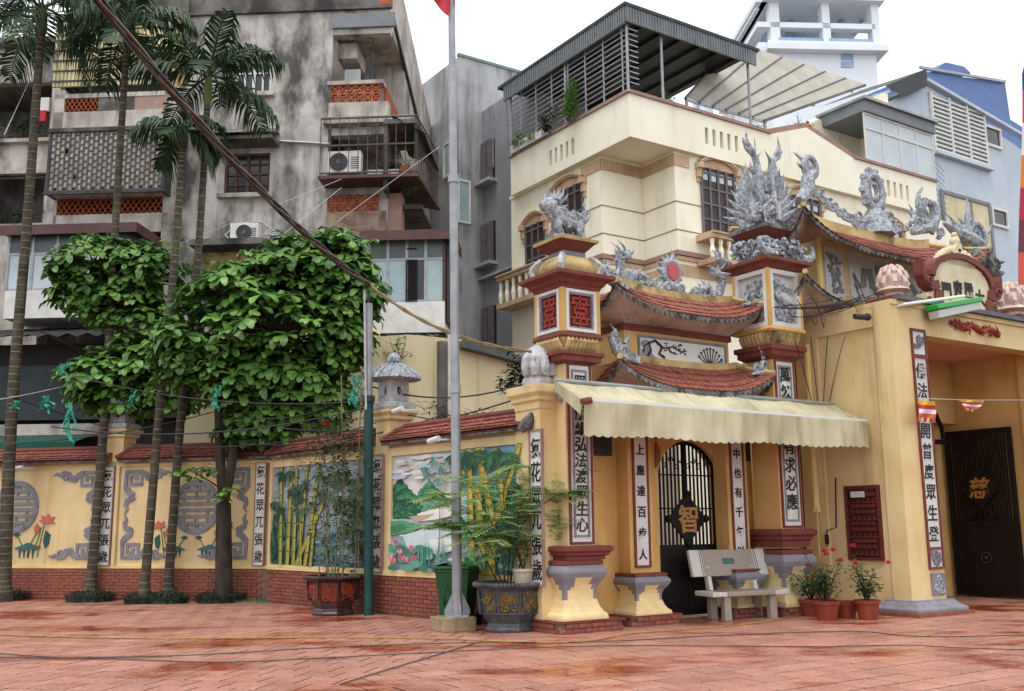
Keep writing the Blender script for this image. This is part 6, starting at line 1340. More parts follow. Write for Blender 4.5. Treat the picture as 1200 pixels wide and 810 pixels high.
for q in ((537,214,548,260), (523,170,529,206)):
    u_0 = gu; r = T.rx(gu, *q) if q[0] < 536 else T.ry(gv2, *q)
    mb = MB()
    if q[0] < 536: mb.box(gu-.08, gu, r[0], r[1], r[2], r[3])
    else: mb.box(r[0], r[1], gv2-.08, gv2, r[2], r[3])
    wn = part('window', mb, GLASSB, gb)
    mb = MB()
    if q[0] < 536: mb.wallh(r[0]-.08, r[1]+.08, r[2]-.08, r[3]+.08, gu-.12, .12, [r], ax='x')
    else: mb.wallh(r[0]-.08, r[1]+.08, r[2]-.08, r[3]+.08, gv2-.12, .12, [r])
    part('window_frame', mb, WHITE, wn)
mb = MB(); mb.box(wu-.25, wu+.2, w0-1, w1+.2, T.fx(590, 318, wu)[2]-.1, T.fx(590, 318, wu)[2]) ; part('ledge', mb, GRC, gb)

# ------------------------------------------------------------------ cream shed just behind the painted wall
shd = thing('shed', 'stained cream sheet-walled shed with a dark sloping roof edge just behind the painted wall', 'shed', T, (12, 24, 0))
SHC = M('cream_sheet', '#dcd0ac', '#cfc29b', 1, rough=.8, dirt='#54493a', dscale=1.4, dstretch=(1.6,1.6,.14), dlo=.54, dhi=.72, damt=.6, wave=('X', 7, '#c6b98f', .9))
sv = 20.5
p = [T.fy(x, y, sv) for x, y in ((395,560), (612,560), (612,423), (541,402), (541,398), (478,392), (395,398))]
mb = MB(); mb.py([(q[0], max(q[2], 0)) for q in p], sv, sv+3); part('walls', mb, SHC, shd)
mb = MB(); a, b_ = T.fy(538, 404, sv-.1), T.fy(618, 425, sv-.1); mb.bar(a, b_, .35, .16); part('roof_edge', mb, M('shed_roof', '#59605f', '#454b4a', 2, rough=.6), shd)
mb = MB(); a = T.fy(519, 400, sv-.1); mb.box(a[0]-.1, a[0]+.12, sv-.12, sv, 0, a[2]); part('stained_post', mb, OLDK, shd)
mb = MB(); a = T.fy(527, 400, sv-.12); mb.tube([(a[0], sv-.12, 0), (a[0], sv-.12, a[2]+.2)], .05, 8); part('downpipe', mb, WHITE, shd)
# ------------------------------------------------------------------ the old apartment block
ob = thing('apartment_block', 'old mould-stained concrete apartment block with caged balconies and clay lattice parapets behind the palms', 'building', B, (-10, 28.5, 0))
by = 28.5; R = lambda *q: B.ry(by, *q)
X = lambda x, y=200: B.fy(x, y, by)[0]; Zz = lambda y, x=250: B.fy(x, y, by)[2]
xL, xA, xR0 = X(205), X(388), X(455)
ztop = 19.5
h1 = R(276, 60, 318, 110); h2 = R(263, 180, 316, 228); hd = R(240, 296, 312, 392)
h_lo = R(389, 40, 451, 122); hc = R(386, 158, 453, 214)
mb = MB(); mb.wallh(xL, xR0, 0, ztop, by, .35, [h1, h2, hd, (h_lo[0], xR0, h_lo[2], h_lo[3]), (hc[0], xR0, hc[2], hc[3])]); part('front_wall', mb, OLD, ob)
mb = MB(); mb.box(xL, xR0-.1, by+.1, by+.3, Zz(22), Zz(18)); mb.box(xL, xR0+.05, by-.12, by, Zz(19), Zz(16)); part('roof_cornice', mb, OLDK, ob)
mb = MB(); mb.box(xL, xR0+.02, by-.015, by, Zz(16), ztop); part('dark_parapet', mb, OLDK, ob)
mb = MB(); mb.box(xR0-.35, xR0+.02, by-.02, by+.3, Zz(5,452), ztop); part('brick_patch', mb, TERRA, ob)
mb = MB(); mb.box(xL, xA, by+2.4, by+2.6, 0, ztop-.5); mb.box(xA, xR0, by+2.6, by+2.8, 0, ztop-1)
part('inner_wall', mb, OLDL, ob)
# right flank, receding, with projecting hoods
fl_ = B.fx(513, 142, xR0); yb = by+9.5
mb = MB(); mb.px([(by+2.8, 0), (yb, 0), (yb, 17.0), (by+.35, ztop), (by+.35, Zz(38)), (by+2.8, Zz(38))], xR0-.3, xR0); part('flank_wall', mb, OLDL, ob)
mb = MB(); mb.box(xR0-.25, xR0+.0, by+2.6, yb, Zz(150), Zz(148)); mb.bar((xR0+.03, by+.3, Zz(24)), (xR0+.03, yb, Zz(24)-2.3), .1, .16); part('drain_pipe', mb, DARKM, ob)
for hq in ((486, 147), (492, 247)):
    qh = B.fx(*hq, xR0+.9); z = qh[2]; hy = qh[1]-5.4
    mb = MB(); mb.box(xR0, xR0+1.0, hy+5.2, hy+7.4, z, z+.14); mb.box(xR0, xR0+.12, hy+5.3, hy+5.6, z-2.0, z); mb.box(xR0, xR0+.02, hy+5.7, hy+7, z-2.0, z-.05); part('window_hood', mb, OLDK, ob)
# loggia slabs, floors, ceilings
for z in (Zz(36), Zz(150), Zz(219), Zz(30)):
    mb = MB(); mb.box(xA-.1, xR0-.02, by+.05, by+2.6, z-.12, z+.06); part('slab', mb, OLDL, ob)
mb = MB(); mb.box(xA-.05, xR0+.15, by-.1, by+.02, Zz(40), Zz(24)); part('lintel', mb, M('grey_lintel', '#82868a', '#74787c', 2, rough=.8), ob)
# clay lattice screens
def lattice(x0, x1, z0, z1, y, n, rows, diag=False, cover=0):
    mb = MB(); st = (x1-x0)/n; sz = (z1-z0)/rows; t = st*.13
    if diag:
        for i in range(n):
            for j in range(rows):
                a, b_, c, d = x0+i*st, x0+(i+1)*st, z0+j*sz, z0+(j+1)*sz
                mb.bar((a, y+.05, c), (b_, y+.05, d), .1, t); mb.bar((a, y+.052, d), (b_, y+.052, c), .1, t)
    else:
        for i in range(n):
            for j in range(rows):
                cx, cz = x0+(i+.5)*st, z0+(j+.5)*sz
                mb.wallh(cx-st/2, cx+st/2, cz-sz/2, cz+sz/2, y, .1, [(cx-st*.42, cx+st*.42, cz-sz*.42, cz+sz*.42)])
                mb.bar((cx-st*.42, y+.05, cz-sz*.42), (cx+st*.42, y+.05, cz+sz*.42), .09, t); mb.bar((cx-st*.42, y+.052, cz+sz*.42), (cx+st*.42, y+.052, cz-sz*.42), .09, t)
                mb.tube([(cx+st*.2*cos(k*pi/4), y+.03, cz+sz*.2*sin(k*pi/4)) for k in range(9)], t*.6, 5)
    return part('clay_lattice', mb, TERRA, ob)
q = R(388, 100, 446, 121); lattice(q[0], q[1], q[2], q[3], by-.05, 6, 2)
mb = MB(); mb.box(q[0]-.1, q[1]+.1, by-.1, by+.3, q[3], q[3]+.12); mb.box(q[0]-.05, q[1]+.25, by-.08, by+.2, Zz(149,420), q[2]); part('balcony_front', mb, OLDL, ob)
mb = MB(); mb.box(q[1]+.05, q[1]+.15, by+.2, by+2.4, Zz(149,420), q[3]); part('balcony_side', mb, TERRA, ob)
q = R(384, 229, 444, 249); lattice(q[0], q[1], q[2], q[3], by-.06, 6, 2)
mb = MB(); q2_ = R(383, 249, 452, 280); mb.box(q2_[0], q2_[1], by-.08, by-.0, q2_[2], q2_[3]); part('patched_brickwork', mb, M('patched_brick', '#ac9484', '#8a6a58', 2.5, .45, .6, rough=.95, bump=.4, bscale=14, dirt='#4f463f'), ob)
mb = MB(); q2_ = R(446, 226, 470, 280); mb.box(q2_[0], q2_[1], by+.05, by+.6, q2_[2], q2_[3]); part('side_pier', mb, TRIMD, ob)
# caged balcony with its tray
cg = R(384, 150, 455, 216); cx1 = cg[1]+1.15
mb = MB(); mb.add([(cg[0]-.05, by-.9, cg[2]-.12), (cx1-.1, by-.9, cg[2]-.12), (cx1+.1, by+2.5, cg[2]-.1), (cg[0]-.05, by+.1, cg[2]-.1), (cg[0]-.05, by-.9, cg[2]-.02), (cx1-.1, by-.9, cg[2]-.02), (cx1+.1, by+2.5, cg[2]-.0), (cg[0]-.05, by+.1, cg[2]-.0)], [(0,3,2,1), (4,5,6,7), (0,1,5,4), (1,2,6,5), (2,3,7,6), (3,0,4,7)]); part('balcony_tray', mb, BRNROOF, ob)
mb = MB()
for i in range(11): x = cg[0]+(cx1-cg[0]-.2)*i/10; mb.box(x-.011, x+.011, by-.88, by-.86, cg[2], cg[3])
for i in range(14): y = by-.85+3.0*i/13; x = cx1-.15+.2*i/13; mb.box(x-.015, x+.015, y-.015, y+.015, cg[2], cg[3]-.1)
for z in (cg[2]+.05, (cg[2]+cg[3])/2, cg[3]-.05): mb.box(cg[0], cx1-.12, by-.9, by-.86, z-.025, z+.025); mb.bar((cx1-.15, by-.86, z), (cx1+.05, by+2.2, z), .03)
part('balcony_cage', mb, M('rusty_bars', '#5c524e', '#463c38', 8, rough=.7), ob)
mb = MB(); mb.grid(8, 3, lambda s, t: (cx1-.9+1.0*s, by-.95+3.2*t, cg[3]-.05-.6*s+.05*sin(s*9+t*4))); part('net_shade', mb, M('shade_net', '#42524a', '#303c36', 9, rough=.9), ob)
mb = MB(); mb.box(cg[0]-.1, cx1-.5, by-.3, by, cg[3]+.05, cg[3]+.25); part('balcony_beam', mb, OLDL, ob)
mb = MB(); mb.box(cg[0]+.0, cg[0]+.1, by+.0, by+2.2, cg[2], cg[3]); mb.box(cg[0]+.15, cg[0]+.75, by+1.6, by+1.65, cg[2], cg[3]-.5); part('balcony_door', mb, DARKM, ob)
for i in range(4):
    mb = MB(); x = cg[0]+1.35+.24*i; mb.sq(x+.1, by-.55, [(.1,.1,cg[2]), (.11,.11,cg[2]+.16)]); mb.box(x-.02, x+.22, by-.67, by-.43, cg[2]+.16, cg[2]+.19); part('white_tub', mb, WHITE, ob)
mb = MB(); mb.lathe((cg[0]+2.45, by-.5, cg[2]), [(.12,0), (.17,.28), (.18,.3)], 10); part('clay_tub', mb, TERRA, ob)
# upper loggia: shutter and beam
q = R(396, 66, 415, 98); mb = MB(); mb.box(q[0], q[1], by+.9, by+.95, q[2], q[3]); sh = part('white_shutter', mb, WHITE, ob)
mb = MB(); mb.box(q[0]+.1, q[1]-.1, by+.88, by+.9, q[2]+.12, q[3]-.1); part('shutter_panel', mb, GLASSW, sh)
q = R(392, 42, 414, 60); mb = MB(); mb.box(q[0], q[1], by+.5, by+2, q[2], q[3]); part('duct', mb, OLDL, ob)
mb = MB()
for i in range(9): p = B.fy(434+rr(-8,8), 90, by+.4); mb.bar((p[0], by+.4, Zz(100)), (p[0]+rr(-.1,.1), by+.4, Zz(100)+rr(.3,1.0)), .04)
mb.bar((X(433), by+.4, Zz(100)), (X(432), by+.4, Zz(42)), .03); part('drying_rack', mb, DARKM, ob)
# windows
def window(q, frame, glass, nx, nz, y=by+.12, w_=.05, bars=None, hood=None):
    m = MB(); m.box(q[0], q[1], y, y+.03, q[2], q[3]); wn = part('window', m, glass, ob)
    m = MB(); m.wallh(q[0], q[1], q[2], q[3], y-.06, .06, [(q[0]+w_*1.4, q[1]-w_*1.4, q[2]+w_*1.4, q[3]-w_*1.4)])
    for i in range(1, nx): x = q[0]+(q[1]-q[0])*i/nx; m.box(x-w_*(.9 if i == nx/2 else .5), x+w_*(.9 if i == nx/2 else .5), y-.05, y, q[2], q[3])
    for k in range(1, nz): z = q[2]+(q[3]-q[2])*k/nz; m.box(q[0], q[1], y-.045, y, z-w_*.5, z+w_*.5)
    part('window_frame', m, frame, wn); m = MB(); m.box(q[0]-.15, q[1]+.15, y-.32, y, q[2]-.13, q[2]-.0); part('window_sill', m, OLDL, wn); return wn
WDF = M('brown_frame', '#5a3a30', '#472c24', 6, rough=.6)
window(h2, WDF, GLASSD, 4, 4); window(h1, WHITE, GLASSD, 4, 2); window((hd[0], hd[1], hd[2]+1.2, hd[3]), WHITE, M('barred_dark', '#9aa0a0', '#5c6266', 2, rough=.3), 8, 1)
q = R(250, 153, 328, 166); mb = MB()
mb.add([(q[0], by-.8, q[2]-.1), (q[1], by-.8, q[2]-.1), (q[1]-.1, by, q[3]+.05), (q[0]+.1, by, q[3]+.05)], [(0,1,2,3)]); mb.box(q[0], q[1], by-.8, by, q[2]-.22, q[2]-.12); part('hood_slab', mb, OLDK, ob)
part('hood_tiles', scales(lambda s, t: (q[0]+(q[1]-q[0])*s, by-.85+.85*t, q[2]-.08+.3*t), 13, 2, .04), TILE, ob, stuff=True)
q = R(234, 289, 318, 296); mb = MB(); mb.box(q[0], q[1], by-.9, by, q[2]-.0, q[3]); part('concrete_ledge', mb, OLDK, ob); mb = MB(); mb.box(q[0]+.15, q[1]-.2, by-.05, by, q[2]-.6, q[2]); part('stained_band', mb, MOLDY, ob)
mb = MB(); mb.tube([(X(328,168), by-.06, Zz(166,340)), (X(388,170), by-.06, Zz(170,388))], .04, 6); part('wall_conduit', mb, STEEL, ob)
# left bay with screens
yl = by-.55; XL = lambda x, y=200: B.fy(x, y, yl)[0]; ZL = lambda y, x=130: B.fy(x, y, yl)[2]
q = B.ry(yl, 64, 29, 197, 100); mb = MB(); mb.box(q[0], q[1], yl, yl+.05, q[2], q[3]); cl_ = part('cream_cladding', mb, M('cream_corrugated', '#d9cfa6', '#cbbf92', 1, rough=.7, dirt='#8e8462'), ob)
n = 30
mb = MB()
for i in range(n): x = q[0]+(q[1]-q[0])*(i+.5)/n; mb.box(x-.035, x+.035, yl-.035, yl, q[2], q[3])
part('cladding_ribs', mb, cl_.data.materials[0], cl_, stuff=True)
mb = MB()
for k in range(6): z = q[2]+(q[3]-q[2])*(k+.5)/6; mb.box(q[0], q[1], yl-.06, yl-.035, z-.025, z+.025)
mb.box((q[0]+q[1])/2-.03, (q[0]+q[1])/2+.03, yl-.07, yl-.04, q[2], q[3]); part('cladding_rails', mb, DARKM, cl_)
a0, a1 = XL(60), XL(200)
mb = MB(); mb.box(a1-.12, a1+.06, yl-.02, by+.1, q[2]-.5, q[3]+.3); part('yellow_post', mb, MOLDY, ob)
for y0_, y1_ in ((114, 130), (232, 251)):
    full = y0_ > 200; q = B.ry(yl, 62 if full else 71, y0_, 192 if full else 114, y1_)
    lattice(q[0], q[1], q[2], q[3], yl, 20 if full else 8, 2, True)
    q = B.ry(yl, 62, y1_, 196, y1_+22); mb = MB(); mb.box(q[0], q[1], yl-.02, yl+.15, q[2], q[3]); part('balcony_front', mb, OLDL, ob)
    q = B.ry(yl, 64, y0_-5, 194, y0_); mb = MB(); mb.box(q[0], q[1], yl-.02, yl+.2, q[2], q[3]); part('balcony_rail', mb, OLDL, ob)
q = B.ry(yl, 115, 114, 158, 129); mb = MB(); mb.box(q[0], q[1], yl, yl+.12, q[2], q[3]); part('grey_infill', mb, OLDK, ob)
q = B.ry(yl, 158, 110, 196, 132); mb = MB(); mb.box(q[0], q[1], yl, yl+.12, q[2], q[3]); part('brick_infill', mb, M('old_brick', '#a5806f', '#9c9188', 5, .4, .6, rough=.95, bump=.5, bscale=20, dirt='#4b423c'), ob)
yc2 = yl-.55; q = B.ry(yc2, 58, 153, 192, 222)                     # grid cage of small panes
mb = MB(); mb.box(q[0], q[1], yl+.3, yl+.35, q[2], q[3]); mb.box(q[0], q[1], yc2, yl+.3, q[2]-.08, q[2]); part('cage_backing', mb, OLDL, ob)
mb = MB(); nc, nr = 24, 9; st = (q[1]-q[0])/nc; sz = (q[3]-q[2])/nr
for i in range(nc+1): mb.box(q[0]+i*st-.022, q[0]+i*st+.022, yc2, yc2+.03, q[2], q[3])
for i in range(nc):
    for j in range(nr+1): z = q[2]+(j+(.5 if i % 2 else 0))*sz; mb.box(q[0]+i*st, q[0]+(i+1)*st, yc2, yc2+.03, z-.022, z+.022)
part('grid_cage', mb, M('cage_grey', '#6f6b67', '#57534e', 4, rough=.8), ob)
mb = MB()
for i in range(nc):
    for j in range(nr):
        if rr(0, 1) < .97: z = q[2]+(j+(.5 if i % 2 else 0))*sz; mb.box(q[0]+i*st+.03, q[0]+(i+1)*st-.03, yc2+.035, yc2+.045, z+.03, min(z+sz-.03, q[3]))
part('cage_panes', mb, M('dusty_panes', '#c9c2ba', '#a39b92', 2.5, .4, .6, rough=.6), ob, stuff=True)
mb = MB(); mb.box(q[1]-.06, q[1]+.04, yc2-.02, yl+.3, q[2]-.1, q[3]+.05); mb.box(q[0]-.06, q[0]+.02, yc2-.02, yl+.3, q[2]-.1, q[3]+.05); mb.box(q[0]-.1, q[1]+.1, yc2-.04, yc2+.04, q[2]-.12, q[2]-.02); part('cage_frame', mb, DARKM, ob)
mb = MB(); mb.box(q[0]-.1, q[1]+.1, yc2-.05, yl+.35, q[3]-.02, q[3]+.1); part('cage_top', mb, OLDK, ob)
mb = MB(); z = ZL(16); mb.box(a0-.1, a1, yl+.3, by+2, z, z+.2); mb.box(XL(60), XL(205), yl+.4, by+.6, ZL(28), 20.3); part('upper_wall', mb, OLDK, ob)
mb = MB(); mb.box(XL(58), XL(70), yl-.02, by+.5, 0, ZL(104)); part('bay_pier', mb, OLDL, ob); mb = MB(); mb.box(XL(193), XL(207), yl-.02, by+.3, 0, ZL(104)); part('bay_pier', mb, OLDL, ob)
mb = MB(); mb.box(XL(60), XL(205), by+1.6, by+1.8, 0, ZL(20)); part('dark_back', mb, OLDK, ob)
for y in (109, 140, 155, 228, 262): mb = MB(); mb.box(XL(66), XL(196), yl+.1, by+1.6, ZL(y)-.1, ZL(y)); part('floor_slab', mb, OLDK, ob)
# far-left wing
yw = by+.6; XW = lambda x: B.fy(x, 200, yw)[0]; ZW = lambda y: B.fy(20, y, yw)[2]
mb = MB(); w0_, w1_ = XW(-90), XW(64)
mb.wallh(w0_, w1_, 0, ZW(50), yw, .3, [(XW(-60), XW(54), ZW(163), ZW(97)), (XW(-60), XW(54), ZW(262), ZW(206))]); part('wing_wall', mb, OLDL, ob)
mb = MB(); mb.box(w0_, w1_, yw-.3, yw+6, ZW(56), ZW(49)); part('wing_roof', mb, OLDK, ob); mb = MB(); mb.box(w0_, w1_, yw-.02, yw, ZW(96), ZW(58)); part('stained_parapet', mb, OLD, ob)
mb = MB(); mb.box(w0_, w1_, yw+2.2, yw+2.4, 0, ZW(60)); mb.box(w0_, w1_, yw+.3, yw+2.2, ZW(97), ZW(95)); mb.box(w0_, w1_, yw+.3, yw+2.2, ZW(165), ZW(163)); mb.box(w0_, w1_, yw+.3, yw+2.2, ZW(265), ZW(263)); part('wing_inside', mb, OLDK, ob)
for y in (165, 202): mb = MB(); mb.box(w0_, w1_-.05, yw-.2, yw+.1, ZW(y+4), ZW(y)); part('wing_ledge', mb, OLDL, ob)
mb = MB(); p = B.fy(52, 123, yw-.1); mb.box(p[0]-.15, p[0]+.15, yw-.1, yw, p[2]-.2, p[2]+.25); part('meter_box', mb, WHITE, ob)
mb = MB(); p = B.fy(49, 136, yw-.1); mb.box(p[0]-.13, p[0]+.13, yw-.12, yw, p[2]-.18, p[2]+.18); part('red_box', mb, M('box_red', '#b22c33'), ob)
# glazed lower additions
def addition(x0, x1, y0_, y1_, yf, side, nb_, pal):
    q = B.ry(yf, x0, y0_, x1, y1_); Zf = lambda y: B.fy((x0+x1)/2, y, yf)[2]; zs = Zf(y0_+(y1_-y0_)*.70); zt_ = Zf(y0_+10); yb_ = by
    m = MB(); m.box(q[0], q[1], yf, yf+.1, q[2], zs); m.box(q[1]-.1, q[1], yf+.1, yb_, q[2], zs); m.box(q[0], q[1], yf+.1, yb_, q[2], q[2]+.1); part('white_spandrel', m, WHITE, ob)
    m = MB(); m.box(q[0]-.2, q[1]+.25, yf-.3, yb_, zt_, zt_+.14); m.box(q[0]-.2, q[1]+.28, yf-.34, yf-.3, zt_-.12, zt_+.16); m.box(q[1]+.25, q[1]+.29, yf-.3, yb_, zt_-.12, zt_+.16); part('brown_eave', m, BRNROOF, ob)
    for i in range(nb_):
        a = q[0]+(q[1]-q[0])*i/nb_; b_ = q[0]+(q[1]-q[0])*(i+1)/nb_
        m = MB(); m.box(a, b_, yf+.03, yf+.05, zs, zt_); part('pane', m, pal[i % len(pal)], ob)
        m = MB(); m.box(a-.04, a+.04, yf, yf+.08, zs, zt_); m.box(a+.04, b_-.04, yf+.01, yf+.07, zt_-.62, zt_-.55); m.box(a+.04, b_-.04, yf+.01, yf+.07, zs, zs+.06); part('mullion', m, STEEL, ob)
        m = MB(); m.box(a+.04, b_-.04, yf+.02, yf+.03, zt_-.55, zt_); part('upper_pane', m, M('smoked_pane', '#5d6668', '#4c5456', 1, rough=.3) if 'smoked_pane' not in D.materials else D.materials['smoked_pane'], ob)
    m = MB(); m.box(q[1]-.05, q[1]-.03, yf+.05, yb_, zs, zt_); part('side_glazing', m, D.materials['smoked_pane'], ob)
    for t in (.0, .35, .7): m = MB(); y = yf+(yb_-yf)*t; m.box(q[1]-.06, q[1]+.02, y, y+.08, zs, zt_); part('mullion', m, STEEL if t else BRNROOF, ob)
    m = MB(); m.box(q[0]+.1, q[1]-.15, yf+1.0, yf+1.05, q[2]+.1, zt_); part('interior', m, WHITE, ob)
    return q, zs, zt_
q, zs, zt_ = addition(8, 152, 263, 372, 26.6, 1, 5, [GLASSW, GLASSW, GLASSB, GLASSW, GLASSW])
q, zs, zt_ = addition(432, 521, 270, 390, 26.8, 1, 4, [GLASSB, GLASSB, GLASSD, GLASSB])
a = q[0]+(q[1]-q[0])*.5; b_ = a+(q[1]-q[0])*.13; mb = MB()
for i in range(6): x = a+(b_-a)*i/5; mb.box(x-.02, x+.02, 26.78, 26.8, zs, zt_-.6)
for k in range(4): z = zs+.3+.4*k; mb.box(a, b_, 26.775, 26.795, z, z+.03)
part('window_grille', mb, BLACK, ob)
mb = MB(); mb.box(q[1]+.05, q[1]+.1, 26.9, 28.4, q[2]+.3, zt_-.2); part('dark_side_screen', mb, DARKM, ob)
# dark shop level beneath, with canopy sheets and rolled awning
yg = 25.6; GZ = lambda y, x=70: B.fy(x, y, yg)[2]; GX = lambda x: B.fy(x, 450, yg)[0]
DKS = M('dark_tarp', '#3b4448', '#2b3236', 1.2, rough=.8); 
mb = MB(); mb.grid(36, 2, lambda s, t: (GX(-80)+(GX(330)-GX(-80))*s, yg-.6+2.8*t, GZ(398)+.75*t+.05*sin(s*110))); part('corrugated_canopy', mb, M('black_sheet', '#2b2a2b', '#1e1d1e', 2, rough=.7), ob)
mb = MB(); mb.box(GX(-80), GX(250), yg, yg+.04, GZ(492), GZ(428)); part('grey_tarp', mb, DKS, ob)
mb = MB(); mb.box(GX(-80), GX(240), yg+.4, yg+.5, 0, GZ(400)); part('shop_void', mb, M('shop_void_shade', '#241f20', '#332c2b', 1, rough=.8), ob)  # near-black sheet: shade of the open void put into its colour
mb = MB(); mb.box(GX(-80), GX(122), yg-.05, yg+.1, GZ(510), GZ(497)); part('grey_beam', mb, OLDL, ob)
mb = MB(); mb.add([(GX(-80), yg-.1, GZ(511)), (GX(114), yg-.1, GZ(511)), (GX(114), yg-1.0, GZ(522)), (GX(-80), yg-1.0, GZ(522)), (GX(114), yg-1.0, GZ(530)), (GX(-80), yg-1.0, GZ(530))], [(0,3,2,1), (3,5,4,2)]); part('green_awning', mb, M('awning_green', '#1f5a4b', '#184a3d', 2, rough=.8), ob)
mb = MB(); mb.box(X(430), X(530), by-1.5, by+.5, Zz(404,480)-.2, Zz(404,480)); mb.box(X(440), X(540), by-.3, by+8, 0, Zz(430,480)); part('dark_undercroft', mb, M('undercroft', '#3a3533', '#2a2625', 2, rough=.9), ob)
mb = MB(); mb.grid(24, 2, lambda s, t: (X(430)+(X(528)-X(430))*s, by-3.1+2.4*t, Zz(403,480)-.35+.4*t+.04*sin(s*90))); part('corrugated_canopy', mb, OLDK, ob)
# cream sheet wall glimpsed beneath the crown
mb = MB(); mb.box(GX(232), GX(452), yg-.9, yg-.85, 0, GZ(395, 330)); part('cream_sheet_wall', mb, SHC, ob)

# ------------------------------------------------------------------ things fixed to or standing on the block
def aircon(fr, p, s, lab, fan_l=True):
    o = thing('air_conditioner', lab, 'air conditioner', fr, p, 'air conditioner units'); x, y, z = p
    mb = MB(); mb.box(x-.45*s, x+.45*s, y, y+.3*s, z, z+.62*s); part('casing', mb, WHITE, o, bev=.015)
    cx = x-.15*s if fan_l else x
    mb = MB(); mb.poly(ellipse(cx, z+.31*s, .25*s, .25*s, 20), lambda p_, q_, d: (p_, d, q_), y-.015, y-.001); part('fan_recess', mb, DARKM, o)
    mb = MB()
    for r in (.06, .12, .18, .24): mb.tube([(cx+r*s*cos(a*pi/10), y-.025, z+.31*s+r*s*sin(a*pi/10)) for a in range(21)], .01*s, 4)
    mb.poly(ellipse(cx, z+.31*s, .06*s, .06*s, 10), lambda p_, q_, d: (p_, d, q_), y-.035, y-.016); part('fan_grille', mb, SHUT, o)
    mb = MB()
    for k in range(6): mb.box(x+.18*s, x+.4*s, y-.008, y, z+.12*s+k*.06*s, z+.15*s+k*.06*s)
    part('side_vent', mb, SHUT, o, stuff=True)
    mb = MB(); mb.box(x-.4*s, x-.33*s, y, y+.3*s, z-.08, z); part('foot', mb, DARKM, o); mb = MB(); mb.box(x+.33*s, x+.4*s, y, y+.3*s, z-.08, z); part('foot', mb, DARKM, o)
    return o
p = B.fy(405, 214, by-.75); aircon(B, (p[0]-.05, by-.78, cg[2]+.08), 1.1, 'white air conditioner unit standing inside the caged balcony')
p = B.fy(286, 284, by-.7); aircon(B, (p[0], by-.75, p[2]), .92, 'white air conditioner unit on the concrete ledge above the tree', False)
cw = MB()
for i in range(5): cw.tube([(p[0]+.45+.06*i, by-.4, p[2]+.3), (p[0]+.7+.05*i, by-.3, p[2]+.55-.08*i), (p[0]+.6+.1*i, by-.15, p[2]+.1)], .025, 5)
cw.tube([(p[0]-.5, by-.3, p[2]+.1), (p[0]-.75, by-.2, p[2]+.4), (p[0]-.4, by-.1, p[2]+.75), (p[0]+.3, by-.1, p[2]+.8), (p[0]+.7, by-.1, p[2]+.5)], .03, 5)
solo('coolant_pipe', 'pale looped pipes around the air conditioner on the ledge', 'pipe', cw, ORNL, B, p)
# ------------------------------------------------------------------ palms
def depth(px_, py_, Y): return Vector(O.fy(px_, py_, Y))
PBARK = M('palm_bark', '#585040', '#393329', 5, rough=.85, bump=.3, dirt='#2f2d28', dscale=2.5, dstretch=(1,1,1), dlo=.5, dhi=.7, damt=.6)
PRING = M('palm_ring', '#868172', '#5f5a4c', 6, rough=.9); PGRN = M('palm_green', '#6b7b42', '#566634', 3, rough=.6)
def frond(base, az, el, L, droop, nl=34, lw=.066, ll=.75, twist=0):
    mb = MB(); p = Vector(base); d = Vector((cos(az)*cos(el), sin(az)*cos(el), sin(el))); n = 14; pts = [p.copy()]; st = L/n
    for i in range(n):
        d = (d + Vector((0,0,-droop*st*(.5+1.2*i/n)))).normalized(); p = p+d*st; pts.append(p.copy())
    mb.tube(pts, [.032*(1-.85*i/n) for i in range(n+1)], 5)
    sd_ = Vector((-sin(az), cos(az), 0))
    for i in range(nl):
        t = .14+.86*i/nl; k = t*n; j = min(int(k), n-1); q = pts[j].lerp(pts[j+1], k-j); dd = (pts[j+1]-pts[j]).normalized()
        l = ll*(.55+.45*sin(pi*min(1, t*1.05)))*rr(.85, 1.1)*(1 if t < .9 else .7)
        for s in (-1, 1):
            v = (sd_*s*rr(.75, 1)+dd*rr(.45, .8)+Vector((0,0,rr(-.15, .25)))).normalized()
            a = q+v*l*.5; e = q+v*l*.85+Vector((0,0,-l*rr(.4, .85))); wv = dd*lw*.5
            mb.add([q-wv*.5, q+wv*.5, a+wv, a-wv, e], [(0,1,2,3), (3,2,4)])
    return mb
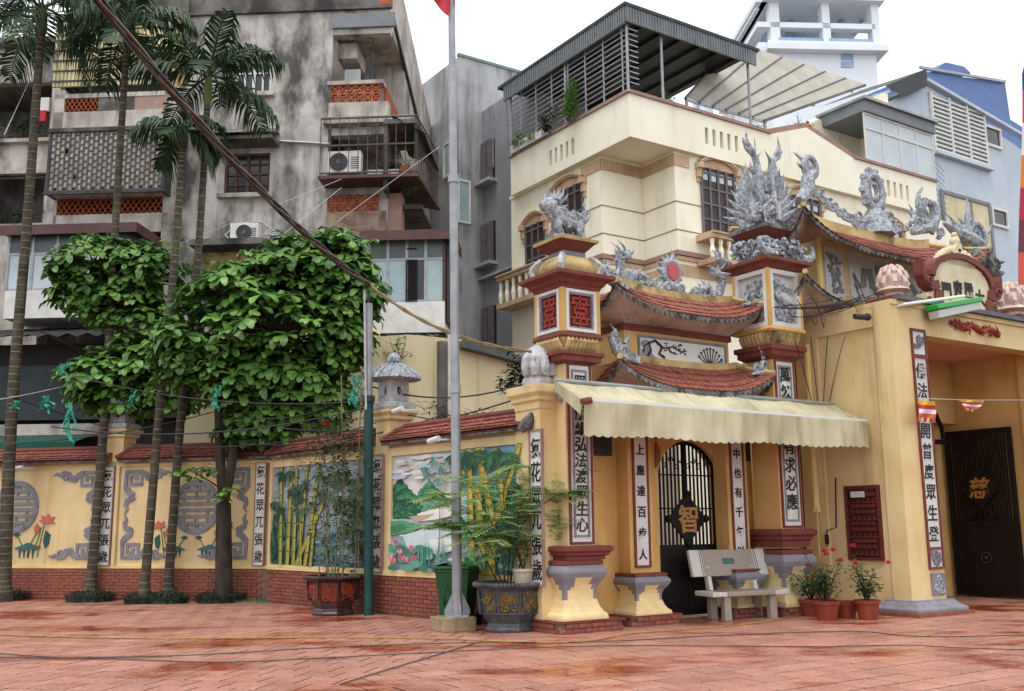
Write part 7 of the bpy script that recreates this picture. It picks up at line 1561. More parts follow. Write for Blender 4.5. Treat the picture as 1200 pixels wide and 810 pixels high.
def palm(lab, pts, r0, r1, nf, L, crown_el=(.1, 1.25), shaft=.9, ll=.75, droop=.55, seed=0, sm=None):
    base = pts[0]; o = thing('palm_tree', lab, 'palm tree', O, tuple(base), 'palm trees in front of the back wall')
    RND.seed(100+seed)
    P = smooth_path(pts, 6); n = len(P); mb = MB(); rad = lambda t: r0+(r1-r0)*t**.7+.05*max(0, .06-t)/.06
    mb.tube(P, [rad(i/(n-1)) for i in range(n)], 10); part('trunk', mb, PBARK, o, smooth='auto')
    mb = MB(); tot = sum((P[i+1]-P[i]).length for i in range(n-1)); m = int(tot/.17)
    for k in range(2, m):
        t = k/m*(n-1); j = min(int(t), n-2); c = P[j].lerp(P[j+1], t-j); d = (P[j+1]-P[j]).normalized(); r = rad(t/(n-1)); x = d.orthogonal().normalized(); y = d.cross(x)
        vs = []
        for h, e in ((-.012, .0), (-.008, .005), (.008, .005), (.012, .0)): vs += [c+d*h+(x*cos(2*pi*q/10)+y*sin(2*pi*q/10))*(r+e) for q in range(10)]
        mb.add(vs, [(i*10+q, i*10+(q+1) % 10, i*10+10+(q+1) % 10, i*10+10+q) for i in range(3) for q in range(10)])
    part('trunk_rings', mb, PRING, o, stuff=True)
    top = P[-1]; mb = MB(); mb.tube([top-Vector((0,0,.05)), top+Vector((0,0,.25*shaft)), top+Vector((0,0,shaft*.8)), top+Vector((0,0,shaft))], [r1*1.05, r1*1.5, r1*1.1, r1*.6], 10); part('crownshaft', mb, sm or PBARK, o, smooth='auto')
    for i in range(nf):
        az = i*2.399+rr(-.2, .2); el = crown_el[0]+(crown_el[1]-crown_el[0])*((i+.5)/nf)**.8
        part('frond', frond(top+Vector((0,0,shaft*rr(.75, 1.0))), az, el, L*rr(.85, 1.1), droop*rr(.8, 1.2), ll=ll), PALMM, o)
    return o
g_ = lambda x, y: O.g(x, y)[1]
Y = g_(4, 705); palm('leftmost palm with a pale green leaning trunk at the edge of the yard', [depth(4, 705, Y), depth(14, 480, Y), depth(32, 260, Y), depth(48, 40, Y)], .15, .09, 13, 2.1, crown_el=(-.6, 1.2), shaft=.7, droop=.8, ll=.8, seed=1)
Y = g_(105, 703)-.2; palm('slim ringed palm whose trunk rises through the left leafy crown', [depth(105, 703, Y), depth(123, 480, Y), depth(135, 270, Y), depth(148, 60, Y)], .115, .072, 12, 1.75, crown_el=(-.7, 1.2), shaft=.6, droop=.9, ll=.75, seed=2)
Y = g_(168, 707.5); palm('slender palm, second from the dark forked tree, with few low fronds', [depth(168, 707.5, Y), depth(187, 480, Y), depth(205, 300, Y), depth(214, 172, Y)], .1, .075, 6, 1.05, crown_el=(-.7, .5), shaft=.5, droop=1.0, ll=.6, seed=3)
Y = g_(196, 704)-.2; palm('palm with a full spreading crown and bright green crownshaft, nearest the dark forked tree', [depth(196, 704, Y), depth(212, 490, Y), depth(232, 300, Y), depth(243, 122, Y)], .105, .075, 12, 1.95, crown_el=(-.3, 1.1), shaft=.75, droop=.6, ll=.68, seed=4, sm=PGRN)

# ------------------------------------------------------------------ broad-leaved trees
RND.seed(55)
def rosette(n, L, wd, seed):
    RND.seed(seed); mb = MB()
    for i in range(n):
        a = i*2.399+rr(-.3, .3); e = rr(-.5, .3); d = (cos(a)*cos(e), sin(a)*cos(e), sin(e)); mb.oleaf((0,0,0), d, (0,0,1), L*rr(.7, 1.1), wd*rr(.85, 1.15), rr(.1, .5))
    return mb
ROS = []
for k in range(5):
    m_ = rosette(9, .36, .155, 300+k); me = mesh('leaf_cluster', m_, smooth=True); me.materials.append(LEAFM); ROS.append((m_, me))
RND.seed(56)
def leafy_tree(lab, base, forks, blobs, n_each, group='leafy trees by the back wall'):
    o = thing('leafy_tree', lab, 'tree', O, tuple(base), group)
    mb = MB()
    for pts, r in forks: P = smooth_path(pts, 5); mb.tube(P, [r[0]+(r[1]-r[0])*i/(len(P)-1) for i in range(len(P))], 9)
    part('trunk', mb, BARK, o, smooth='auto')
    spots = []
    mbb = MB()
    for (c, rx, ry_, rz) in blobs:
        c = Vector(c); j = min(forks, key=lambda f: (Vector(f[0][-1])-c).length)[0][-1]
        mbb.tube(smooth_path([j, Vector(j).lerp(c, .5)+Vector((0,0,.15)), c], 4), [.07, .065, .06, .05, .045, .04, .035, .03, .025], 6)
        for i in range(n_each):
            while True:
                v = Vector((rr(-1,1), rr(-1,1), rr(-1,1)))
                if .55 < v.length < 1: break
            k = 1.0 if v.z > -.2 else .8
            v = v.normalized()*(v.length**.35)*k*(rr(1.0, 1.3) if i % 4 == 0 else rr(.82, 1.04))
            p = c+Vector((v.x*rx, v.y*ry_, v.z*rz)); spots.append((p, v))
            if i % 4 == 0: mbb.tube([c, c.lerp(p, .6)+Vector((0,0,.05)), p], [.022, .015, .006], 4)
    part('limbs', mbb, BARK, o, stuff=True)
    spots.sort(key=lambda e: (e[0]-CAM).length + rr(0, .8)); rest = MB()
    for i, (p, v) in enumerate(spots):
        m_, me = ROS[i % 5]; q = Vector((v.x*.55, v.y*.55, v.z*.3+.9)).to_track_quat('Z', 'Y'); s = rr(.75, 1.2); rot = q.to_matrix() @ Matrix.Rotation(rr(0, 6.28), 3, 'Z')
        if i < 300:
            ob_ = D.objects.new('leaf_cluster', me); COL.objects.link(ob_); ob_.parent = o; ob_.location = p-ORG[o.name]; ob_.rotation_euler = rot.to_euler(); ob_.scale = (s, s, s)
        else: rest.add([p+rot @ (Vector(e)*s) for e in m_.v], m_.f)
    if rest.f: part('foliage', rest, LEAFM, o, stuff=True)
    return o
def blob(px_, py_, rx_, ry__, Y, dY=0, dep=1.0):
    c = depth(px_, py_, Y+dY); k = (Y+dY)/FPX*1.02; return (tuple(c), rx_*k, min(rx_, ry__*1.3)*k*dep, ry__*k)
Y = g_(262, 706)-.1
bs = Vector(depth(262, 706, Y)); k1 = depth(262, 590, Y); e1, e2 = depth(256, 470, Y), depth(283, 465, Y)
leafy_tree('dark leafy tree with a forked trunk and a wide dense crown by the back wall', bs,
    [([bs, depth(262, 650, Y), k1], (.19, .15)), ([k1, depth(258, 540, Y), e1], (.11, .09)), ([k1, depth(272, 540, Y), e2], (.11, .085)), ([e2, depth(320, 420, Y), depth(345, 390, Y)], (.08, .05)), ([e1, depth(245, 420, Y), depth(235, 400, Y)], (.08, .05))],
    [blob(345, 318, 66, 42, Y), blob(290, 345, 70, 42, Y, -.2), blob(392, 312, 44, 38, Y), blob(248, 398, 72, 40, Y, -.3), blob(330, 390, 70, 55, Y, -.2), blob(400, 395, 34, 55, Y, .1), blob(225, 425, 38, 30, Y, -.3), blob(280, 445, 62, 38, Y, -.1), blob(350, 455, 52, 40, Y, .1), blob(322, 492, 34, 26, Y, .2), blob(412, 345, 34, 36, Y), blob(300, 500, 40, 26, Y, .2), blob(375, 470, 36, 34, Y, .3)], 112)
Y2 = g_(105, 703)+.25; b2 = depth(112, 700, Y2)
leafy_tree('leafy tree with layered crown spreading around the slim ringed palm, at left', b2,
    [([b2, depth(117, 560, Y2), depth(125, 470, Y2)], (.12, .09)), ([depth(125, 470, Y2), depth(128, 400, Y2), depth(132, 345, Y2)], (.085, .05))],
    [blob(110, 312, 52, 30, Y2, -.2), blob(165, 318, 48, 34, Y2), blob(100, 345, 36, 22, Y2), blob(150, 365, 60, 26, Y2, -.2), blob(118, 445, 46, 30, Y2, -.2), blob(175, 425, 60, 30, Y2, -.3), blob(215, 415, 40, 26, Y2, -.3), blob(140, 470, 40, 20, Y2, -.1), blob(200, 465, 30, 20, Y2, -.3)], 80)
# low leafy shoots on the forked trunk
o = thing('leafy_shoot', 'low leafy shoots sprouting before the palm trunks beside the forked tree', 'shoots', O, tuple(depth(232, 560, Y-.3)))
mb = MB(); mb.tube([depth(262, 575, Y), depth(240, 560, Y-.3), depth(222, 552, Y-.5)], [.02,.014,.006], 5); mb.tube([depth(262, 600, Y), depth(264, 585, Y-.3), depth(268, 578, Y-.4)], [.02,.014,.006], 5); part('twig', mb, BARK, o)
for px_, py_ in ((222,552),(235,548),(212,556),(246,553),(228,560),(264,578),(274,572),(258,583)):
    piece('leaf_cluster', RND.choice(ROS)[1], o, depth(px_, py_, Y-.45), rz=rr(0, 6), s=(.75,.75,.75))

# ------------------------------------------------------------------ grassy collars round the trunks
GRS_ = M('mondo_grass', '#2c3a2b', '#1b261c', 8, rough=.6)
for i, (px_, py_, r, lab) in enumerate(((5,703,.62,'dark grass clump at the foot of the leftmost palm'), (105,705,.6,'dark grass clump around the slim ringed palm'), (166,707,.42,'small dark grass clump around the slender low-fronded palm'), (196,707,.5,'dark grass clump between the slender palm and the forked tree'), (258,706,.6,'widest dark grass clump around the forked tree'))):
    p = O.g(px_, py_); mb = MB()
    for k in range(520):
        a = rr(0, 6.28); q = r*sqrt(rr(0, 1))*.85; b_ = Vector((p[0]+q*cos(a), p[1]+q*sin(a)*.8, 0)); d = Vector((cos(a)*rr(.2,.9), sin(a)*rr(.2,.9), 0)); l = rr(.14,.28)*(1.15-.5*q/r)
        s_ = Vector((-d.y, d.x, 0)).normalized()*.008; mb.add([b_-s_, b_+s_, b_+d*l*.45+Vector((0,0,l*.9))+s_, b_+d*l*.45+Vector((0,0,l*.9))-s_, b_+d*l*1.1+Vector((0,0,l*.65))], [(0,1,2,3), (3,2,4)])
    mb.lathe((p[0], p[1], 0), [(r*.8,0), (r*.7,.06), (r*.4,.1), (.01,.12)], 12, 0, 1, .8)
    solo('grass_clump', lab, 'grass', mb, GRS_, O, p, 'grass clumps round the trunks')
p = O.g(303, 706); mb = MB()
for k in range(300):
    x, y = p[0]+rr(-.55,.6), p[1]+rr(-.2,.25); l = rr(.03,.1); mb.add([(x-.008,y,0), (x+.008,y,0), (x+rr(-.05,.05), y+rr(-.04,.04), l)], [(0,1,2)])
mb.lathe((p[0], p[1], 0), [(.6,0), (.5,.02), (.05,.03)], 14, 0, 1, .4); solo('moss_patch', 'low mossy patch on the paving beside the widest grass clump', 'moss', mb, M('moss', '#6d7350', '#555d3e', 9, rough=.9), O, p)

# ------------------------------------------------------------------ bushes and rooftop plants
def bush(name, lab, fr, c, r, n, L, wd, mat=SHRUBM, stems=3, cat='plant', group=None, droop=.2, base=None):
    c = Vector(c); bz = Vector(base) if base else c-Vector((0,0,r[2])); o = thing(name, lab, cat, fr, tuple(bz), group); mb = MB(); ms = MB()
    tips = []
    for k in range(stems*3):
        while True:
            v = Vector((rr(-1,1), rr(-1,1), rr(-.8,1)))
            if v.length < 1: break
        e = c+Vector((v.x*r[0], v.y*r[1], v.z*r[2])); tips.append(e); m_ = bz.lerp(e, .5)+Vector((rr(-.1,.1)*r[0], rr(-.1,.1)*r[1], .1*r[2])); ms.tube([bz, m_, e], [.018*(r[2]+.3), .012*(r[2]+.3), .003], 4)
    for k in range(n):
        t = RND.choice(tips); p = bz.lerp(t, rr(.45, 1.02))+Vector((rr(-.25,.25)*r[0], rr(-.25,.25)*r[1], rr(-.2,.2)*r[2])); a = rr(0, 6.28)
        mb.leaf(p, (cos(a), sin(a), rr(-.5,.6)), (0,0,1), L*rr(.6,1.2), wd*rr(.7,1.2), droop)
    part('foliage', mb, mat, o, stuff=True); part('stems', ms, BARK, o); return o
bush('bush', 'dark strappy bush behind the painted wall, above the lake mural tiles', T, T.fy(540, 488, 18.5), (1.3,.4,.5), 420, .34, .05, DKLEAF)
bush('bush', 'dark leafy branch hanging beside the stone bud pier', T, T.fy(603, 440, 17.5), (.35,.3,.6), 260, .2, .09, DKLEAF, base=T.fy(612, 470, 17.6))
bush('bush', 'bright leafy bush showing between the lion pillar and the small gate roof', T, T.fy(706, 415, 16.5), (.6,.4,.7), 420, .15, .06, LEAFM)
bush('bush', 'small sprig of leaves growing beside the right stone lantern', T, T.fy(468, 405, 20.3), (.5,.3,.35), 70, .16, .06, SHRUBM)
bush('bush', 'round dark bush on the ledge below the barred window', B, B.fy(252, 325, 27.8), (.6,.4,.5), 360, .18, .05, DKLEAF)
bush('balcony_plant', 'straggling grassy plant spilling from the caged balcony corner', B, B.fy(478, 203, 28.4), (.45,.5,.7), 300, .32, .03, SHRUBM)
bush('balcony_plant', 'low green plants inside the caged balcony behind the white tubs', B, (cg[0]+1.9, by-.3, cg[2]+.45), (.55,.15,.25), 160, .18, .05, DKLEAF)
bush('terrace_plant', 'tall bright climbing plant at the middle of the roof terrace louvres', T, (18.0, 23.9, 14.9), (.2,.55,.95), 380, .24, .07, SHRUBM)
bush('terrace_plant', 'low yellow-green plants at the far end of the roof terrace', T, (18.1, 26.6, 14.4), (.2,.9,.35), 260, .2, .05, SHRUBM)
bush('terrace_plant', 'leafy plants trailing over the terrace coping left of the white tray', T, (18.05, 25.2, 14.5), (.2,.6,.4), 200, .2, .05, DKLEAF)
bush('terrace_plant', 'small plant beside the thin post under the dark canopy', T, (19.9, 21.4, 14.3), (.25,.2,.35), 60, .16, .05, SHRUBM)
bush('terrace_plant', 'yellow-green plant behind the coping under the translucent canopy', T, (23.9, 21.7, 14.15), (.5,.2,.3), 160, .2, .06, SHRUBM)
bush('terrace_plant', 'thin climbing stems with few leaves against the stair wall', T, (29.5, 23.1, 15.0), (1.2,.1,.8), 130, .14, .06, SHRUBM, 6)
bush('terrace_plant', 'bare twiggy plant beside the clay jar on the front coping', T, (26.6, 21.9, 15.0), (.9,.2,.6), 60, .12, .04, DKLEAF, 8)
bush('balcony_plant', 'dark plants on the upper balcony of the far left wing', B, B.fy(26, 148, 29.2), (1.1,.3,.45), 240, .2, .06, DKLEAF)
bush('balcony_plant', 'few dark plants on the lower balcony of the far left wing', B, B.fy(20, 252, 29.2), (.9,.3,.3), 120, .2, .06, DKLEAF)
mb = MB(); q = T.fy(947, 146, hv+.1); mb.lathe((q[0], hv+.12, 14.66), [(.08,0), (.12,.1), (.05,.18), (.07,.24), (.01,.3)], 10); solo('clay_jar', 'small brown clay jar standing on the peak of the front coping', 'jar', mb, TERRA, T, (q[0], hv+.12, 14.66))
# ------------------------------------------------------------------ poles, flags and bin
RND.seed(77)
bp = O.g(531, 741.5); Yp = bp[1]+.3; fp = thing('flagpole', 'tall grey steel flagpole with fins at its foot on a low concrete block', 'flagpole', O, (bp[0], Yp, 0))
mb = MB(); FB = Fr(.5); c = FB.loc(Vector((bp[0]-.02, Yp, 0)))
vs = MB().cb(c[0], c[1], .1, .52, .5, .2); mb.add([tuple(FB.w(v)) for v in vs.v], vs.f); part('concrete_block', mb, M('block_concrete', '#a39272', '#857659', 5, rough=.9, bump=.4, dirt='#574c3b', dscale=4), fp, bev=.015)
pb = Vector((O.fy(536, 700, Yp)[0], Yp, .2)); pt = depth(529, -25, Yp); mb = MB(); mb.tube([pb, pb.lerp(pt, .5), pt], [.076, .068, .056], 14); part('pole', mb, STEEL, fp, smooth='auto')
for t in (.33, .66): q = pb.lerp(pt, t); mb = MB(); mb.tube([q-Vector((0,0,.06)), q+Vector((0,0,.06))], .085, 14); part('collar', mb, STEEL, fp)
mb = MB(); mb.cb(pb.x, pb.y, .215, .34, .34, .03); part('base_plate', mb, STEEL, fp)
for k in range(4):
    a = .3+k*pi/2; d = Vector((cos(a), sin(a), 0)); n = Vector((-d.y, d.x, 0))*.01; P = [pb+d*.07+Vector((0,0,.03)), pb+d*.19+Vector((0,0,.03)), pb+d*.19+Vector((0,0,.09)), pb+d*.07+Vector((0,0,.34))]
    mb = MB(); mb.add([p+n for p in P]+[p-n for p in P], [(0,1,2,3), (7,6,5,4), (0,4,5,1), (1,5,6,2), (2,6,7,3), (3,7,4,0)]); part('fin', mb, STEEL, fp)
mb = MB(); ft = depth(527, -40, Yp); fl_pts = [(509,-40),(536,-40),(536,10),(527,21),(519,4),(512,-4)]
mb.grid(10, 12, lambda s, t: (lambda x, y: tuple(Vector(O.fy(x, y, Yp-.09+.05*sin(s*9)*(.4+t)))))(510+25*s-2*t, -45+(45+8*sin(2.6*s)+16*s)*t*(1 if s < .75 else .8)))
solo('flag', 'limp red flag hanging from the top of the flagpole', 'flag', mb, M('flag_red', '#c03542', '#ab2c3a', 3, rough=.7), O, tuple(ft))
GPN = M('pole_green', '#1f4a45', '#183b37', 4, rough=.6)
p = O.g(432, 721); mb = MB(); q = depth(432, 468, p[1]); mb.tube([(p[0], p[1], 0), tuple(q)], .085, 12); gp = thing('utility_pole', 'steel utility pole, dark green below and grey above, beside the dark red pot', 'pole', O, p); part('lower_pole', mb, GPN, gp)
mb = MB(); mb.tube([q, depth(432, 356, p[1])], .07, 12); part('upper_pole', mb, STEEL, gp)
mb = MB(); mb.tube([q-Vector((0,0,.05)), q+Vector((0,0,.06))], .11, 12); mb.tube([depth(431, 333, p[1]), depth(432, 358, p[1])], .02, 6); part('clamp', mb, DARKM, gp)
mb = MB(); mb.tube([depth(427, 340, p[1]-.1), depth(428, 420, p[1]-.1), depth(429, 480, p[1]-.1)], .02, 6); part('riser_cable', mb, ORNL, gp)
# wheeled bin
FB2 = Fr(-.3); q_ = S.w((S.fy(534, 690, SY-.45)[0], SY-.42, 0)); c = FB2.loc(q_); bn = thing('wheelie_bin', 'dark green wheeled rubbish bin behind the foot of the flagpole', 'bin', FB2, c)
GB = M('bin_green', '#1d5a31', '#174a28', 3, rough=.45); GBL = M('bin_lid', '#2a7040', '#226036', 3, rough=.4)
mb = MB(); mb.sq(c[0], c[1], [(.2,.19,.05), (.27,.25,.8), (.29,.27,.8), (.29,.27,.85)]); part('body', mb, GB, bn, bev=.015)
mb = MB(); mb.box(c[0]-.3, c[0]+.3, c[1]-.3, c[1]+.29, .855, .9); mb.grid(8, 4, lambda s, t: (c[0]-.28+.56*s, c[1]-.27+.54*t, .9+.05*sin(pi*s))); part('lid', mb, GBL, bn, bev=.01)
mb = MB(); mb.tube([(c[0]-.1, c[1]+.36, .85), (c[0]-.1, c[1]+.4, 1.05), (c[0]+.3, c[1]+.4, 1.05), (c[0]+.3, c[1]+.36, .85)], .015, 6); part('handle', mb, STEEL, bn)
for sx in (-1, 1): mb = MB(); mb.tube([(c[0]+sx*.25, c[1]+.22, .1), (c[0]+sx*.3, c[1]+.22, .1)], .1, 14); part('wheel', mb, BLACK, bn)
mb = MB(); yb_ = c[1]-.236
for pts in ([(-.12,.5),(-.07,.62),(-.02,.5)], [(-.13,.45),(-.13,.33),(-.07,.27)], [(-.02,.46),(-.01,.34),(-.07,.27)]): ribbon(mb, [(c[0]+x, z) for x, z in pts], .025, yb_, .006)
part('printed_mark', mb, M('mark_dark', '#173c22'), bn)

# ------------------------------------------------------------------ big glazed pots and their plants
def glazed_pot(name, lab, fr, c, R_, H_, mat, rel, relm, n=8, group=None):
    o = thing(name, lab, 'pot', fr, c, group); x, y = c[0], c[1]; ph = pi/n
    mb = MB(); mb.lathe((x, y, 0), [(R_*.72,0), (R_*.74,.04), (R_*.66,.09), (R_*.64,.12), (R_*.78,.22), (R_*.86,.38*H_/.66), (R_*.9,H_-.1), (R_*.94,H_-.07), (R_*1.06,H_-.05), (R_*1.08,H_), (R_*.98,H_+.01), (R_*.92,H_-.06), (R_*.85,H_-.09)], n, ph); part('pot_body', mb, mat, o, bev=.008)
    mb = MB(); mb.lathe((x, y, 0), [(R_*.88,H_-.12), (R_*.9,H_-.075)], n, ph); part('soil', mb, M('soil', '#3a2e26', '#241c17', 12, rough=.95) if 'soil' not in D.materials else D.materials['soil'], o)
    mb = MB()
    for k in range(n*7): a = 2*pi*k/(n*7); r = R_*1.05*cos(pi/n)/cos(((a-ph) % (2*pi/n))-pi/n) ; mb.ball((x+r*cos(a), y+r*sin(a), H_-.015), .035, 6, 4)
    part('rope_rim', mb, mat, o)
    for k in range(n):
        a = ph+2*pi*(k+.5)/n; d = Vector((cos(a), sin(a), 0)); t = Vector((-d.y, d.x, 0))
        if d.y > .35: continue
        mb = MB(); r = R_*.9*cos(pi/n); z0_ = H_*.38; P = lambda s, z: Vector((x, y, 0))+d*(r*(.93+.085*(z/(H_*.5)))+.004)+t*s+Vector((0,0,z0_+z))
        for i in range(16):
            s, z = rr(-.13, .13)*R_/.5, rr(.03, H_*.42); mb.tube([P(s+.05*(1-.7*q)*cos(5*q+i), z+.045*(1-.7*q)*sin(5*q+i)) for q in [j/7 for j in range(8)]], .011, 4)
        part('relief_panel', mb, relm, o)
        mb = MB()
        b0, b1 = .19*R_/.5, H_*.48
        for s0_, z0__, s1_, z1_ in ((-b0,0,b0,0), (-b0,b1,b0,b1), (-b0,0,-b0,b1), (b0,0,b0,b1)): mb.tube([P(s0_, z0__), P(s1_, z1_)], .014, 4)
        part('panel_border', mb, mat, o)
    return o
PDK = M('glaze_dark', '#33292a', '#4a2f2c', 4, rough=.25, spec=.6, dirt='#8a8580', dscale=5, dstretch=(1,1,1), dlo=.6, dhi=.8, damt=.3); PRD = M('glaze_red', '#7a2c22', '#5c231c', 6, rough=.3); POR = M('relief_orange', '#a5512b', '#873d20', 9, rough=.5)
PGR = M('glaze_grey', '#55595e', '#3d4045', 5, rough=.35, dirt='#85898e', dscale=6, dstretch=(1,1,1), dlo=.55, dhi=.75, damt=.5); PGO = M('relief_gold', '#8d7032', '#6d5524', 9, rough=.5)
q_ = S.fy(393, 690, SY-.62); p = S.w((q_[0], SY-.66, 0)); c1 = (p.x, p.y, 0); o = glazed_pot('planter', 'dark red glazed octagonal planter with orange relief panels holding a rose bush', O, c1, .5, .66, PDK, None, POR, 8, 'glazed planters')
mb = MB(); mb.lathe((c1[0], c1[1], 0), [(.5*.87,.3), (.5*.905,.54)], 8, pi/8); part('red_band', mb, PRD, o)
p = O.g(597, 741); c2_ = (p[0], p[1]+.25, 0); glazed_pot('planter', 'dark grey octagonal planter with faded gold relief panels, in front of the wall end', O, c2_, .52, .68, PGR, None, PGO, 8, 'glazed planters')
ROSEM = M('leaf_rose', '#5d7348', '#3d5233', 5, rough=.5, backlit=.2)
# rose bush on stakes in the dark red planter
ro = thing('rose_bush', 'tall thin climbing rose on stakes in the dark red planter', 'rose bush', O, (c1[0], c1[1], .58)); mb = MB(); ml = MB(); yy = c1[1]
st = [[(392,676),(395,620),(390,560),(397,500)], [(386,676),(380,620),(377,560),(372,520)], [(400,676),(412,630),(418,570),(425,520)], [(396,676),(402,600),(404,540),(410,490)], [(390,676),(385,600),(392,540),(385,505)]]
for s in st:
    P = smooth_path([depth(x, y, yy+rr(-.15,.15)) for x, y in s], 5); mb.tube(P, [.014-.009*i/len(P) for i in range(len(P))], 5)
    for i in range(60):
        q = P[int(rr(.1, .99)*len(P))]+Vector((rr(-.35,.35), rr(-.3,.3), rr(-.1,.15))); mb.tube([q, P[min(len(P)-1, int(rr(.2,1)*len(P)))]], .003, 3) if i % 6 == 0 else 0
        for k in range(3): a = rr(0, 6.28); ml.leaf(q+Vector((rr(-.08,.08), rr(-.08,.08), rr(-.06,.06))), (cos(a), sin(a), rr(-.4,.4)), (0,0,1), rr(.1,.17), rr(.05,.085), .2)
for i in range(150): q = depth(rr(405, 445), rr(560, 640), yy+rr(-.3,.3)); a = rr(0, 6.28); ml.leaf(q, (cos(a), sin(a), rr(-.4,.4)), (0,0,1), rr(.11,.19), .08, .2)
for i in range(160): q = depth(rr(372, 412), rr(485, 560), yy+rr(-.3,.3)); a = rr(0, 6.28); ml.leaf(q, (cos(a), sin(a), rr(-.4,.4)), (0,0,1), rr(.11,.19), .08, .2)
part('stems', mb, M('rose_stem', '#9c9a84', '#6f7a55', 6, rough=.7), ro); part('foliage', ml, ROSEM, ro, stuff=True)
PET = M('petal_red', '#b01f2f', '#94182a', 8, rough=.5)
def flower(parent, p, r, mat):
    mb = MB()
    for row, (n, q, z) in enumerate(((6, 1.0, 0), (5, .7, .25), (3, .35, .4))):
        for k in range(n): a = 2*pi*k/n+row*.4; mb.leaf((p[0]+.1*r*cos(a), p[1]+.1*r*sin(a), p[2]+z*r), (cos(a), sin(a), .35+row*.5), (0,0,1), r*q, r*.8, -.3)
    part('flower', mb, mat, parent)
flower(ro, depth(381, 499, yy-.3), .09, PET); flower(ro, depth(383, 497, yy-.3), .08, PET)
for (x0_, y0_), (x1_, y1_) in (((383,676),(383,565)), ((402,676),(400,440)), ((416,676),(424,430)), ((420,665),(421,540)), ((374,676),(375,625))):
    mb = MB(); mb.tube([depth(x0_, y0_, yy-.15), depth(x1_, y1_, yy-.1)], .012, 5); part('stake', mb, M('stake', '#8a7a5c', '#6f6047', 9, rough=.8) if 'stake' not in D.materials else D.materials['stake'], ro)
# light shrub with feathery leaves in the grey planter
sh = thing('feathery_shrub', 'airy shrub with pale green pinnate leaves spreading from the grey planter', 'shrub', O, (c2_[0], c2_[1], .6)); mb = MB(); yy = c2_[1]; brs = []
st = [[(592,696),(588,650),(570,600),(545,560)], [(596,696),(604,640),(612,590),(640,560),(670,552)], [(590,696),(578,650),(556,620),(530,612),(508,618)], [(598,696),(618,640),(640,610),(660,600)], [(594,696),(597,640),(590,580),(600,545)], [(596,696),(630,650),(650,625),(645,600)], [(591,696),(560,640),(530,590),(515,580)], [(597,696),(610,620),(645,585),(668,575)]]
for s in st:
    P = smooth_path([depth(x, y, yy+(0 if j == 0 else rr(-.35,.25))) for j, (x, y) in enumerate(s)], 6); mb.tube(P, [.013-.009*i/len(P) for i in range(len(P))], 5); brs.append(P)
part('stems', mb, BARK, sh)
PALE = M('leaf_pale', '#b3cd92', '#8fb36f', 5, rough=.5, backlit=.3); nb_ = 0
for P in brs:
    n = len(P)
    for i in range(int(n*.35), n):
        for k in range(3):
            q = P[i]; a = rr(0, 6.28); d = Vector((cos(a), sin(a)*.7, rr(-.15,.25))).normalized(); L = rr(.28,.46); ml = MB(); tip = q+d*L-Vector((0,0,L*.2)); ml.tube([q, q+d*L*.5, tip], .003, 3); sv = d.cross(Vector((0,0,1))).normalized()
            for m in range(7):
                t = .2+.8*m/6; c = q.lerp(tip, t)
                for s in (-1, 1): ml.leaf(c, sv*s+d*.35, (0,0,1), .12*(1.1-.4*t), .062, .15)
            part('leaf_spray', ml, PALE, sh)
# small white pot on the planter's rim
p = depth(614, 697, c2_[1]-.1); wp = thing('potted_plant', 'small cream flowerpot with a leafy cutting on the rim of the grey planter', 'potted plant', O, (p[0], p[1], .66)); mb = MB()
mb.lathe((p[0], p[1], .66), [(.13,0), (.16,.17), (.175,.18), (.175,.22), (.15,.22), (.14,.17)], 16); part('pot', mb, M('cream_pot', '#c9bfae', '#b5aa97', 5, rough=.6), wp)
ml = MB(); ms = MB()
for i in range(7):
    e = Vector((p[0]+rr(-.3,.25), p[1]+rr(-.2,.2), .66+rr(.4,.75))); P = smooth_path([(p[0], p[1], .84), Vector((p[0], p[1], .9)).lerp(e, .5)+Vector((0,0,.08)), e], 4); ms.tube(P, .006, 4)
    for k in range(9): a = rr(0, 6.28); ml.leaf(P[int(rr(.3,1)*(len(P)-1))], (cos(a), sin(a), rr(-.3,.5)), (0,0,1), rr(.1,.16), .05, .3)
part('stems', ms, BARK, wp); part('foliage', ml, SHRUBM, wp, stuff=True)

# ------------------------------------------------------------------ stone bench
p1_, p2_ = O.g(852, 728), O.g(908, 725); ba = atan2(p2_[1]-p1_[1], p2_[0]-p1_[0])-.0; BF = Fr(ba); a, b_ = BF.loc(Vector((p1_[0], p1_[1], 0))), BF.loc(Vector((p2_[0], p2_[1], 0))); bx0, bx1, bY = a[0], b_[0], a[1]
be = thing('bench', 'grey terrazzo bench with white ends and a small green plaque, before the arched door', 'bench', BF, ((bx0+bx1)/2, bY+.2, 0))
for x in (bx0, bx1-.04):
    mb = MB(); mb.sq(x+.02, bY+.03, [(.065,.06,0), (.06,.05,.37)]); part('leg', mb, CONC, be, bev=.01)
    mb = MB(); mb.sq(x+.02, bY+.42, [(.065,.06,0), (.06,.05,.37)]); part('leg', mb, CONC, be, bev=.01)
    mb = MB(); mb.bar((x+.02, bY+.44, .36), (x+.02, bY+.56, .8), .11, .07); part('back_post', mb, CONCW, be, bev=.008)
e0, e1 = bx0-.28, bx1+.28; wE = .28
def seat_bar(mb, x0_, x1_): mb.box(x0_, x1_, bY-.06, bY+.46, .37, .445)
mb = MB(); seat_bar(mb, e0+wE, e1-wE); part('seat', mb, CONC, be, bev=.015)
for x0_, x1_ in ((e0, e0+wE), (e1-wE, e1)):
    mb = MB(); seat_bar(mb, x0_+.002, x1_-.002); part('seat_end', mb, CONCW, be, bev=.015)
